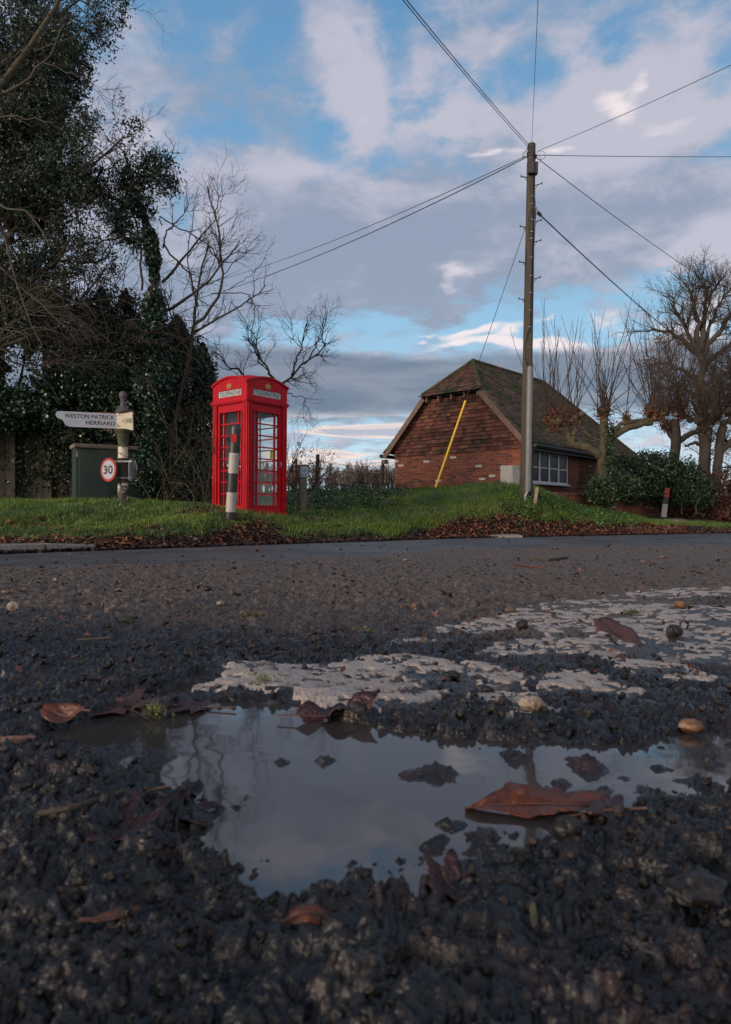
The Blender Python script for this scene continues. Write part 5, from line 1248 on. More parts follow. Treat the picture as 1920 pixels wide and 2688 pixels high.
# ------------------------------------------------------------------ utility pole
PD = 15.3; PB = P(1379, 1318, PD); PB.z -= .35; PT = P(1397, 376, PD)
PAX = (PT - PB).normalized(); PL = (PT - PB).length
def pole_pt(py, dx=0, dy=0):
    f = (1318 - py) / (1318 - 376); base = P(1379, 1318, PD); return base.lerp(PT, f) + Vector((dx, dy, 0))
def pole():
    root = thing('utility_pole', 'tall creosoted telephone pole with climbing steps and grey cable guard', 'telephone pole', PB)
    MB().tube([PB, pole_pt(1100), pole_pt(800), pole_pt(500), pole_pt(379), PT], [.118, .112, .104, .096, .090, .084], n=20).build('pole', M['polewood'], root, smooth=True)
    s = PD / F
    # cable guards up the near face
    gd = MB(); gd.tube([pole_pt(1290, .035, -.115), pole_pt(965, .035, -.105)], .070, n=14); gd.build('cable_guard', M['greyplastic'], root, smooth=True)
    MB().obox(pole_pt(965, -.0, -.13), (.055, 0, 0), (0, .05, 0), pole_pt(880, -.005, -.125) - pole_pt(965, 0, -.13)).build('upper_guard', M['polewood'], root)
    wr = MB(); wr.tube([pole_pt(1290, .02, -.14), pole_pt(1300, -.03, -.16), pole_pt(1316, -.03, -.15)], .03, n=8); wr.build('foot_wrap', M['white'], root)
    cb = MB()
    for k, x in enumerate((.10, .125, .15)):
        cb.tube([pole_pt(960, x * .7, -.05), pole_pt(1150, x * .9, -.06), pole_pt(1290, x, -.07), pole_pt(1322, x + .05 + .02 * k, -.12)], .010, n=6)
    cb.tube([pole_pt(390, 0, -.09), pole_pt(600, .015, -.105), pole_pt(860, .0, -.11)], .016, n=6)
    cb.tube([pole_pt(862, -.0, -.115), pole_pt(880, -.05, -.12), pole_pt(905, -.115, -.12), pole_pt(940, -.12, -.12), pole_pt(968, -.02, -.13)], .009, n=6)
    cb.tube([pole_pt(520, .09, -.03), pole_pt(560, .12, -.03), pole_pt(600, .10, -.04), pole_pt(640, .09, -.05)], .007, n=6)
    cb.build('down_cables', M['cable'], root)
    # distribution box
    bx = MB().obox(pole_pt(463, -.125, -.20), (.15, 0, 0), (0, .09, 0), (0, 0, 30 * s)); bx.build('junction_box', M['postblack'], root, bevel=.008)
    MB().obox(pole_pt(462, .035, -.16), (.085, 0, 0), (0, .12, 0), (0.004, 0, 31 * s)).build('terminal_block', M['black'], root, bevel=.008)
    # steps
    for py, sd_ in ((466, -1), (487, 1), (597, -1), (583, 1), (636, 1), (690, -1), (733, 1), (787, -1)):
        o = pole_pt(py, sd_ * .08, -.03); st = MB(); e = o + Vector((sd_ * .155, -.03, .012 if sd_ < 0 else .035))
        st.tube([o, e], .0105, n=6); st.tube([e + Vector((0, 0, -.022)), e + Vector((0, 0, .03))], .012, n=6); st.tube([o + Vector((0, 0, -.09)), o.lerp(e, .55)], .007, n=5)
        st.build('step', M['postblack'], root)
    sb = MB()
    for py in (520, 540, 581, 613, 631, 680, 728, 773, 818, 862, 915): sb.obox(pole_pt(py, -.03, -.125), (.065, -.0, .005), (0, .02, 0), (0, 0, .012))
    sb.build('bracket', M['steel'], root)
    # wrapped collar and loops at the head
    hb = MB()
    for py in (404, 411): hb.tube([pole_pt(py) + Vector((math.cos(a) * .10, math.sin(a) * .10, .03 * math.cos(a) * -1)) for a in np.linspace(0, 2 * PI, 15)], .010, n=5, cap=False)
    for (dx, dz, r_) in ((.20, -.03, .10), (.12, -.12, .08), (-.15, -.02, .07)):
        c = pole_pt(405, dx, -.05) + Vector((0, 0, dz)); hb.tube([c + Vector((math.cos(a) * r_, 0, math.sin(a) * r_)) for a in np.linspace(0, 2 * PI, 17)], .0045, n=4, cap=False)
    hb.tube([pole_pt(384, -.09, -.06), pole_pt(400, -.15, -.06), pole_pt(415, -.2, -.05)], .007, n=5)
    hb.tube([pole_pt(392, -.08, -.08), pole_pt(405, .0, -.11), pole_pt(412, .1, -.06)], .016, n=6)
    hb.build('head_loops', M['cable'], root)
    ins = MB(); q = pole_pt(558, .15, -.05)
    ins.tube([pole_pt(575, .10, -.05), pole_pt(548, .10, -.05), pole_pt(545, .125, -.05), q], .012, n=6); ins.lathe([(.03, 0), (.05, .02), (.03, .04), (.05, .06), (.03, .08), (.045, .1), (.02, .12)], q, n=10, axis=(.7, 0, -.7))
    ins.build('insulator', M['black'], root)
pole()
def wire(name, label, a, b, sag, r, cat_='cable'):
    a = Vector(a); b = Vector(b); n = 24; pts = [a.lerp(b, k / n) - Vector((0, 0, sag * 4 * (k / n) * (1 - k / n))) for k in range(n + 1)]
    o = MB().tube(pts, r, n=5).build(name, M['cable'], loc=a, smooth=True); props(o, label, cat_, 'cables fixed to the telephone pole')
wire('overhead_wire', 'left one of the two wires rising steeply to the upper left from pole', pole_pt(385, -.09, -.04), P(800, -322, 5.5), .05, .0060)
wire('overhead_wire', 'right one of the two wires rising steeply to the upper left from pole', pole_pt(382, -.06, -.05), P(842, -285, 5.5), .05, .0064)
wire('overhead_wire', 'thin wire rising straight up from the pole top to the frame edge', pole_pt(380, .0, -.02), P(1427, -300, 6), .02, .0042)
wire('overhead_wire', 'wire rising from the pole head to the upper right edge', pole_pt(397, .11, -.03), P(2150, 58, 9), .05, .0055)
wire('overhead_wire', 'level wire running right from the pole head', pole_pt(407, .10, -.03), P(2500, 392, 26), .12, .0075)
wire('overhead_wire', 'wire falling from the pole head towards the lower right edge', pole_pt(410, .10, 0), P(2050, 850, 32), .25, .0090)
wire('overhead_wire', 'thick cable running from the black insulator down to the right trees', pole_pt(565, .21, -.05), P(1830, 925, 30), .12, .0150)
wire('overhead_wire', 'upper one of two wires falling left from the pole to the bare trees', pole_pt(407, -.12, 0), P(470, 760, 32), .35, .0090)
wire('overhead_wire', 'lower one of two wires falling left from the pole to the bare trees', pole_pt(411, -.12, 0), P(450, 800, 30), .38, .0120)
def stay():
    top = pole_pt(548, .02, -.11); bot = P(1127, 1318, 14.3); bot.z -= .08
    root = thing('stay_wire', 'slanting pole stay wire with a bright yellow plastic guard', 'stay wire', bot)
    f = lambda k: bot.lerp(top, k)
    L = (top - bot).length
    # parameters by height in the picture
    def at(py): 
        lo, hi = 0.0, 1.0
        for _ in range(40):
            m_ = (lo + hi) / 2; p = f(m_); y = HOR - (p.z - H) / p.y * F
            if y > py: lo = m_
            else: hi = m_
        return (lo + hi) / 2
    MB().tube([f(at(1295)), top], .0065, n=6).build('wire', M['cable'], root)
    MB().tube([f(at(1279)), f(at(1052))], .022, n=12).build('guard', M['yellow'], root, smooth=True)
    MB().tube([bot, f(at(1303))], .009, n=8).tube([f(at(1306)), f(at(1294))], .020, n=8).build('anchor_rod', M['postblack'], root)
stay()
# ------------------------------------------------------------------ trees and hedges
def grown(rng, main, levels):
    """main: (pts,rad) list of guide limbs; levels: list of dicts. returns list of level batches"""
    batches = []
    mp = np.concatenate([m[0] for m in main]); mr_ = np.concatenate([m[1] for m in main]); cur = (mp, mr_); out = [cur]
    src = [cur]
    for lv in levels:
        ps, ds, rs, ss = [], [], [], []
        tot = lv['n']; P_, R_ = src[-1]
        p, d, r, s = spawn(rng, P_, R_, tot, lv.get('s0', .2), lv.get('s1', 1.0), lv['a0'], lv['a1'])
        if 'bias' in lv: d = vnorm(d + np.array(lv['bias']))
        L = lv['L'] * rng.uniform(.45, 1.25, tot) * (1.1 - .5 * s)
        r0 = np.minimum(r * .75, lv['r']) ; r0 = np.maximum(r0, lv['r'] * .35); pts, rad = walk(rng, p, d, L, r0, np.maximum(r0 * .3, lv.get('rt', .0015)), lv['k'], lv['w'], lv.get('trop', (0, 0, .1)))
        out.append((pts, rad)); src.append((pts, rad))
    return out
def tree(name, label, catg, main, levels, tm, cm, seed, nside=(9, 5, 3, 3), leaf=None, group=None, trunk_levels=1, extra=None):
    rng = np.random.default_rng(seed); out = grown(rng, main, levels)
    b = main[0][0][0, 0]; root = thing(name, label, catg, tuple(b), group)
    tv = [tubes(p, r, nside[min(i, len(nside) - 1)]) for i, (p, r) in enumerate(out[:trunk_levels])]
    if not isinstance(main[0], tuple): pass
    V, Fc = cat(tv); np_mesh('trunk', V, Fc, tm, root, smooth=True)
    if len(out) > trunk_levels:
        V, Fc = cat([tubes(p, r, nside[min(i + trunk_levels, len(nside) - 1)]) for i, (p, r) in enumerate(out[trunk_levels:])]); np_mesh('twigs', V, Fc, cm, root)
    return root, out, rng

# 1 tall evergreen at far left
D = 13.0
def mainl(D, specs, rng, jit=.03): return [limb(s[0], D, s[1], s[2], 12, rng, jit) for s in specs]
r0 = np.random.default_rng(21)
m = mainl(D, [([(-95, 1330), (-90, 900), (-70, 500), (-30, 100), (10, -300)], .16, .05), ([(-80, 750), (40, 600, -.3), (150, 520, -.6), (260, 420, -.9), (330, 350, -1)], .06, .012), ([(-70, 600), (40, 380), (120, 180), (150, -60)], .07, .02),
              ([(-60, 450), (-120, 250), (-200, 60)], .08, .03), ([(-20, 300), (100, 110), (230, -40)], .05, .012), ([(-90, 880), (60, 760, -.4), (210, 610, -.7)], .06, .012), ([(-90, 900), (-160, 700), (-250, 500)], .07, .02), ([(-85, 820), (20, 640), (60, 420), (90, 300)], .06, .02), ([(-90, 950), (80, 880), (200, 800), (280, 700)], .05, .012)], r0)
root, out, rg = tree('holm_oak', 'tall dark evergreen tree filling the upper left corner', 'tree', m, [dict(n=160, s0=.15, a0=.5, a1=1.1, L=1.1, r=.024, k=6, w=.2, trop=(.03, 0, .05)), dict(n=1100, a0=.4, a1=1.1, L=.6, r=.008, k=5, w=.25), dict(n=4200, a0=.3, a1=1.0, L=.30, r=.0038, k=3, w=.25)], M['bark'], M['darktwig'], 31)
tips = np.concatenate([o_[0][:, -1] for o_ in out[2:]])
E = [ell(20, 120, D, 190, 210, 1.5), ell(150, -60, D, 190, 130, 1.4), ell(-140, 200, D, 200, 300, 1.5), ell(40, 420, D, 170, 220, 1.6), ell(160, 130, D - .3, 75, 110, .8), ell(170, 480, D - .5, 80, 90, .8), ell(120, 620, D, 120, 110, 1.2), ell(-40, 700, D, 200, 200, 1.5), ell(300, 350, D - .9, 40, 32, .35), ell(230, 330, D - .8, 45, 40, .4), ell(200, 400, D - .7, 40, 60, .5), ell(60, 760, D, 150, 120, 1.2), ell(30, 560, D - .3, 120, 120, 1.0), ell(90, 300, D - .3, 110, 120, 1.0)]
C = clumps(rg, E, 150000, 4200, .075, .10); k = rg.integers(0, len(tips), 30000); C2 = tips[k] + rg.normal(0, .06, (30000, 3)); C2 = C2[(960 + F * C2[:, 0] / C2[:, 1]) < 330]
C = np.concatenate([C, C2]); w_ = fbm(C[:, 0] + C[:, 1] * .5, C[:, 2], 1.3, 3, 7); C = C[w_ > -.30 + .20 * rg.random(len(C))]
V, Fc = leaves(rg, C, .068, up=.1, aspect=.42); np_mesh('foliage', V, Fc, M['leaf'], root)

# 2 ivy clad leaning tree
D = 12.9; r0 = np.random.default_rng(22)
m = mainl(D, [([(398, 1330), (402, 1100), (405, 900), (412, 740), (405, 640), (385, 570), (355, 520), (335, 460), (322, 400)], .085, .022), ([(385, 575), (330, 540), (260, 505), (150, 510), (90, 520)], .035, .015),
              ([(372, 760), (368, 650), (352, 560), (340, 500)], .022, .012), ([(345, 500), (400, 450), (440, 430), (465, 455)], .02, .008), ([(350, 520), (300, 430), (250, 380)], .02, .008), ([(150, 680), (230, 690), (290, 675), (285, 660)], .035, .012),
              ([(395, 640), (330, 620), (240, 640), (150, 660)], .02, .01), ([(340, 470), (330, 400), (310, 330), (300, 300)], .015, .006)], r0, .018)
root, out, rg = tree('ivy_clad_tree', 'leaning ivy wrapped tree with a leafy crown left of the bare tree', 'tree', m, [dict(n=70, s0=.35, a0=.4, a1=1.1, L=.7, r=.014, k=6, w=.22, trop=(0, 0, .1)), dict(n=420, a0=.4, a1=1.0, L=.4, r=.006, k=5, w=.25, trop=(0, 0, .15)), dict(n=1100, a0=.3, a1=1.0, L=.2, r=.003, k=3, w=.25)], M['bark'], M['darktwig'], 32)
E = [ell(400, 440, D, 60, 45, .45), ell(435, 480, D, 38, 35, .3), ell(350, 480, D, 60, 60, .5), ell(360, 540, D, 50, 35, .4), ell(430, 420, D, 30, 25, .3), ell(325, 600, D, 55, 35, .5), ell(260, 480, D, 50, 40, .5), ell(350, 320, D, 20, 18, .2), ell(300, 560, D, 50, 40, .5), ell(370, 640, D, 40, 40, .4)]
C = clumps(rg, E, 7500, 300, .085, .1); V, Fc = leaves(rg, C, .080, up=.1, aspect=.36); np_mesh('foliage', V, Fc, M['leaf'], root)
tr_ = m[0][0][0]; n = 22000; ii = .5 + 9.8 * rg.random(n) ** 1.35; i0 = ii.astype(int); c = tr_[i0] * (1 - (ii - i0))[:, None] + tr_[i0 + 1] * (ii - i0)[:, None]
w = np.interp(ii, [0, 4, 6.4, 8.2, 10.3], [.24, .27, .20, .12, .05]) * (1 + 1.1 * fbm(ii, ii * 0, 1.9, 3, 4)); q = rg.normal(0, 1, (n, 3)); q[:, 2] *= .4; q = vnorm(q); C = c + q * (w * np.sqrt(rg.random(n)))[:, None]
V, Fc = leaves(rg, C, .062, up=.4, aspect=.8, droop=(0, 0, -1.5)); np_mesh('ivy', V, Fc, M['ivy'], root)

# 3 bare tree left of the phone box
D = 13.2; r0 = np.random.default_rng(23)
m = mainl(D, [([(441, 1335), (444, 1240), (447, 1150), (462, 1080), (478, 1010), (500, 930), (510, 860), (516, 790), (530, 700), (545, 640)], .055, .014), ([(395, 950), (450, 925), (510, 870), (545, 850), (600, 820), (650, 792), (675, 770), (700, 747)], .034, .008),
              ([(430, 815), (480, 790), (530, 755), (570, 705), (600, 670), (630, 632)], .034, .010), ([(510, 850), (545, 830), (570, 790), (584, 745), (583, 700), (576, 660), (574, 600), (566, 560), (548, 520), (545, 490)], .032, .008),
              ([(425, 740), (470, 690), (510, 640), (545, 600), (570, 570)], .030, .008), ([(428, 650), (430, 620), (455, 590), (485, 560), (495, 530)], .018, .006), ([(566, 560), (573, 520), (570, 470), (568, 458)], .009, .004), ([(566, 560), (580, 540), (584, 500), (582, 463)], .008, .003),
              ([(430, 640), (440, 660), (470, 690), (500, 720), (505, 760), (520, 800)], .018, .012), ([(425, 590), (410, 560), (450, 585), (500, 610), (560, 650), (575, 690)], .012, .012), ([(500, 930), (470, 880), (445, 810), (430, 760)], .022, .012), ([(555, 770), (600, 770), (645, 765), (665, 780), (672, 830), (655, 900)], .012, .004), ([(520, 800), (500, 740), (490, 660), (510, 560), (510, 510)], .014, .004), ([(540, 740), (570, 660), (610, 590), (625, 550)], .010, .003), ([(583, 720), (640, 660), (670, 620), (680, 612)], .010, .003), ([(600, 760), (660, 720), (690, 690), (698, 672)], .008, .003)], r0, .012)
root, out, rg = tree('bare_tree', 'bare winter tree with curving dark limbs left of the phone box', 'tree', m, [dict(n=150, s0=.3, a0=.4, a1=1.0, L=.75, r=.010, k=8, w=.20, trop=(.03, 0, .18)), dict(n=480, a0=.4, a1=1.0, L=.42, r=.0055, k=6, w=.22, trop=(0, 0, .18)), dict(n=1100, a0=.35, a1=.9, L=.20, r=.0032, k=4, w=.2, trop=(0, 0, .15))], M['bark'], M['darktwig'], 33)

# 4 bare tree behind the phone box
D = 15.5; r0 = np.random.default_rng(24)
m = mainl(D, [([(646, 1330), (650, 1150), (668, 1075), (735, 1015), (765, 985), (800, 955), (830, 935), (860, 900)], .060, .012), ([(725, 1020), (700, 960), (670, 910), (640, 880)], .035, .008), ([(765, 985), (790, 920), (800, 860), (815, 820)], .022, .005), ([(800, 955), (835, 900), (855, 850), (862, 820)], .018, .005),
              ([(668, 1075), (650, 990), (600, 960), (560, 920)], .04, .01), ([(690, 960), (670, 890), (640, 830), (620, 800)], .016, .005), ([(790, 965), (810, 990), (830, 1010), (822, 1030)], .012, .004), ([(740, 1030), (790, 1040), (810, 1070), (800, 1100)], .012, .004), ([(830, 935), (850, 930), (866, 915)], .01, .004), ([(765, 900), (770, 850), (768, 820)], .008, .003)], r0, .03)
root, out, rg = tree('bare_tree', 'bare spreading tree rising right behind the phone box roof', 'tree', m, [dict(n=110, s0=.3, a0=.4, a1=1.0, L=.75, r=.011, k=7, w=.2, trop=(.05, 0, .12)), dict(n=430, a0=.4, a1=1.0, L=.42, r=.006, k=5, w=.22, trop=(0, 0, .12)), dict(n=1300, a0=.35, a1=.9, L=.2, r=.0036, k=4, w=.2, trop=(0, 0, .1))], M['bark'], M['darktwig'], 34)

# 5 pale limbed birch-like tree leaning in from the left edge
D = 10.2; r0 = np.random.default_rng(25)
m = mainl(D, [([(-420, 1400), (-330, 900), (-210, 450), (-80, 270), (0, 225), (55, 190), (95, 130), (130, 60), (160, -30), (200, -120)], .13, .022), ([(-80, 270), (20, 240), (70, 205), (110, 160), (150, 120), (170, 60)], .03, .01), ([(-150, 330), (-30, 300), (60, 305), (140, 320)], .022, .006), ([(-250, 600), (-80, 500), (30, 540), (110, 590), (130, 640)], .03, .008),
              ([(-300, 800), (-120, 600), (-10, 580), (40, 700), (60, 820), (110, 900)], .03, .006), ([(-100, 270), (0, 170), (60, 130), (110, 100)], .025, .008), ([(95, 130), (180, 100), (260, 50), (330, 20), (380, 8)], .012, .003), ([(-260, 650), (-60, 640), (60, 760), (160, 830), (200, 900)], .018, .004), ([(130, 60), (220, 20), (290, -30)], .010, .004), ([(110, 160), (200, 190), (280, 250), (320, 280)], .007, .002)], r0, .02)
root, out, rg = tree('leaning_tree', 'pale lichened bare limbs leaning in from the upper left edge', 'tree', m, [dict(n=120, s0=.3, a0=.3, a1=.9, L=.8, r=.009, k=8, w=.2, trop=(.10, 0, .02)), dict(n=520, a0=.4, a1=1.0, L=.42, r=.004, k=6, w=.22, trop=(.05, 0, -.02)), dict(n=900, a0=.35, a1=.9, L=.2, r=.0024, k=4, w=.2)], M['palebark'], M['twig'], 35)
# 6 arching scrub in front of the hedge
def scrub(name, label, bases, D, n, L, seed, mat, trop, levels=((3.0, .45), (3.0, .22)), rr0=.012, lean=(0, 0, 1.2), group=None, catg='shrub', lf=None):
    rg = np.random.default_rng(seed); P0 = []
    for _ in range(n):
        b = bases[rg.integers(0, len(bases))]; P0.append(list(P(b[0] + rg.normal(0, b[2]), b[1], D + rg.normal(0, .25))))
    P0 = np.array(P0); d0 = vnorm(rg.normal(0, .5, (n, 3)) + np.array(lean)); pts, rad = walk(rg, P0, d0, L * rg.uniform(.5, 1.2, n), np.full(n, rr0), np.full(n, rr0 * .25), 10, .14, trop)
    out = [(pts, rad)]
    for (mult, ll) in levels:
        p, d, r, s = spawn(rg, *out[-1], int(len(out[-1][0]) * mult), .25, 1, .3, .9); q, w_ = walk(rg, p, d, ll * rg.uniform(.5, 1.3, len(p)), np.maximum(r * .6, .0022), np.full(len(p), .0014), 6, .2, tuple(np.array(trop) * .7)); out.append((q, w_))
    c = P0.mean(0); root = thing(name, label, catg, tuple(c), group)
    np_mesh('stems', *tubes(*out[0], 5), mat, root); np_mesh('twigs', *cat([tubes(a, b, 3) for a, b in out[1:]]), mat, root)
    if lf:
        tips = np.concatenate([o_[0][:, 2:].reshape(-1, 3) for o_ in out[1:]]); kk = rg.integers(0, len(tips), lf[0]); V, Fc = leaves(rg, tips[kk] + rg.normal(0, .03, (lf[0], 3)), lf[1], aspect=.6); np_mesh('foliage', V, Fc, lf[2], root)
    return root
scrub('arching_shrub', 'pale olive twiggy shrub arching beside the slim trunk by the phone box', [(500, 1330, 30), (430, 1330, 20), (540, 1330, 12)], 12.9, 42, 2.7, 41, M['paletwig'], (-.05, 0, -.12))
scrub('arching_shrub', 'olive twigs arching down over the fence at far left', [(-60, 900, 60), (60, 820, 50)], 12.2, 46, 1.9, 42, M['paletwig'], (.10, -.05, -.25), lean=(.9, -.2, .7))
scrub('arching_shrub', 'fine brown twigs sweeping across the hedge above the fingerpost', [(150, 960, 60), (330, 900, 50)], 12.6, 34, 1.7, 43, M['twig'], (.18, 0, -.18), lean=(1.0, -.2, .6))
scrub('tall_sapling', 'thin bare saplings standing among the evergreens behind the fingerpost', [(240, 900, 50), (160, 900, 60)], 13.6, 22, 2.6, 44, M['twig'], (.02, 0, .05), lean=(.15, 0, 1.6), catg='sapling')
scrub('dead_weeds', 'brown dead weed stems with shrivelled leaves between box and fence post', [(775, 1300, 16), (800, 1300, 14), (760, 1310, 10)], 17.5, 26, 1.15, 45, M['twig'], (.15, 0, -.05), lf=(700, .05, M['brownleaf']), catg='weeds')
scrub('bare_bush', 'small bare forked bush showing just right of the phone box', [(765, 1240, 4)], 16.5, 7, 1.0, 46, M['darktwig'], (.05, 0, .05), rr0=.012, lean=(.3, 0, 1.4))
scrub('bare_bush', 'bare round bush behind the left corner of the brick outbuilding', [(1045, 1290, 10)], 24.5, 40, 1.5, 47, M['twig'], (0, 0, .05), lean=(0, 0, .6), rr0=.012)

# 7 evergreen hedge mass
rg = np.random.default_rng(51); D = 14.4
root = thing('evergreen_hedge', 'dark overgrown evergreen hedge behind the cabinet and fingerpost', 'hedge', tuple(P(280, 1330, D)))
E = [ell(60, 1010, D, 170, 120, 1.2), ell(-120, 950, D, 180, 240, 1.4), ell(240, 960, D, 150, 150, 1.2), ell(180, 850, D + .4, 140, 80, .9), ell(320, 860, D, 110, 90, .9), ell(380, 950, D - .2, 120, 120, .9), ell(455, 930, D, 80, 90, .8), ell(500, 1010, D, 70, 110, .8), ell(420, 1110, D - .2, 130, 110, .8), ell(490, 1200, D, 85, 140, .8), ell(330, 1080, D - .3, 130, 90, .8), ell(250, 1150, D, 130, 150, .8), ell(430, 1260, D, 120, 90, .8), ell(530, 1110, D + .2, 45, 130, .6), ell(20, 850, D + .3, 150, 90, 1.0), ell(100, 1200, D + .8, 220, 150, .7), ell(-150, 1200, D + .8, 220, 160, .7), ell(545, 1240, D + .6, 45, 100, .5)]
C = clumps(rg, E, 150000, 4200, .085, .35)
px = 960 + F * C[:, 0] / C[:, 1]; py = HOR - F * (C[:, 2] - H) / C[:, 1]
gap = np.zeros(len(C), dtype=bool)
for (gx, gy, a, b) in ((70, 985, 42, 40), (35, 930, 30, 30), (100, 940, 20, 18), (20, 1000, 22, 24)): gap |= (((px - gx) / a) ** 2 + ((py - gy) / b) ** 2 < 1) & (rg.random(len(C)) < .88)
C = C[~gap & (px < 572) & ~((px > 178) & (px < 378) & (py > 1166) & (C[:, 1] < 14.05))]
Eb = [ell(150, 1050, 16.3, 330, 130, .6), ell(-100, 980, 16.3, 260, 200, .6), ell(330, 1120, 16.2, 200, 200, .5), ell(440, 1180, 16, 110, 170, .5), ell(250, 1180, 16.0, 330, 120, .5)]
Cb = clumps(rg, Eb, 26000, 1500, .13, .1); pxb = 960 + F * Cb[:, 0] / Cb[:, 1]; pyb = HOR - F * (Cb[:, 2] - H) / Cb[:, 1]; Cb = Cb[(pxb < 560) & ~((pxb < 115) & (pyb > 900) & (pyb < 1030) & (pxb > 10))]
Vb, Fb = leaves(rg, Cb, .14, up=.2, aspect=.6)
V, Fc = leaves(rg, C, .075, up=.3, aspect=.55); V, Fc = cat([(V, Fc), (Vb, Fb)]); np_mesh('foliage', V, Fc, M['leaf'], root)
m = [limb([(x, 1340), (x + rg.uniform(-30, 30), 1150), (x + rg.uniform(-50, 50), 900)], D + .3, .05, .02, 8, rg, .03) for x in (-150, -60, 40, 130, 210, 290, 350, 420, 500)]
V, Fc = cat([tubes(a, b, 6) for a, b in m]); np_mesh('stems', V, Fc, M['bark'], root)
# ivy curtain hanging in front of the hedge
rg = np.random.default_rng(52); D = 13.55
root = thing('ivy_curtain', 'glossy ivy hanging over the cabinet and the fence behind the fingerpost', 'ivy', tuple(P(300, 1200, D)))
E = [ell(408, 1080, D + .4, 45, 90, .25), ell(300, 1085, D + .35, 90, 56, .25), ell(330, 1030, D, 110, 60, .3), ell(170, 1090, D + .2, 90, 55, .3), ell(430, 1000, D, 60, 70, .3), ell(412, 1220, D + .6, 24, 90, .2), ell(505, 1260, D + .2, 55, 60, .3), ell(60, 1060, D, 130, 60, .4), ell(-120, 1060, D, 150, 60, .4), ell(200, 990, D, 120, 50, .35)]
C = clumps(rg, E, 15000, 420, .10, .2); px = 960 + F * C[:, 0] / C[:, 1]; py = HOR - F * (C[:, 2] - H) / C[:, 1]; C = C[~((px > 178) & (px < 374) & (py > 1172 + .05 * (px - 190)) & (C[:, 1] < 14.05))]; V, Fc = leaves(rg, C, .066, up=.5, aspect=.85, droop=(0, 0, -1.6)); np_mesh('foliage', V, Fc, M['ivy'], root)
# the upright tips of two small conifers over the hedge
def spire(name, label, px, py0, py1, D, w, seed, n=1500):
    rg = np.random.default_rng(seed); a = P(px, py0, D); b = P(px + 4, py1, D); root = thing(name, label, 'conifer', tuple(a), 'conifer tips over the hedge')
    np_mesh('trunk', *tubes(np.array([[list(a), list(a.lerp(b, .5)), list(b)]]), np.array([[.03, .02, .006]]), 5), M['bark'], root)
    t = rg.random(n) ** .8; c = np.array(a)[None] * (1 - t)[:, None] + np.array(b)[None] * t[:, None]; an = rg.uniform(0, 2 * PI, n); r_ = w * (1 - t) ** .7 * np.sqrt(rg.random(n))
    c = c + np.stack([np.cos(an) * r_, np.sin(an) * r_, r_ * .5], 1); V, Fc = leaves(rg, c, .085, up=.6, aspect=.28, droop=(0, 0, 1.4)); np_mesh('foliage', V, Fc, M['leaf'], root)
spire('conifer', 'left one of two pointed conifer tips rising over the hedge', 262, 900, 752, 14.2, .38, 61)
spire('conifer', 'right one of two pointed conifer tips rising over the hedge', 325, 900, 762, 14.0, .38, 62)
spire('conifer', 'rounded dark conifer top between the ivy clad tree and the bare tree', 462, 1000, 830, 14.6, .55, 63, 4200)
spire('conifer', 'rounded dark conifer at the right end of the hedge beside the phone box', 528, 1120, 900, 14.9, .50, 64, 5200)

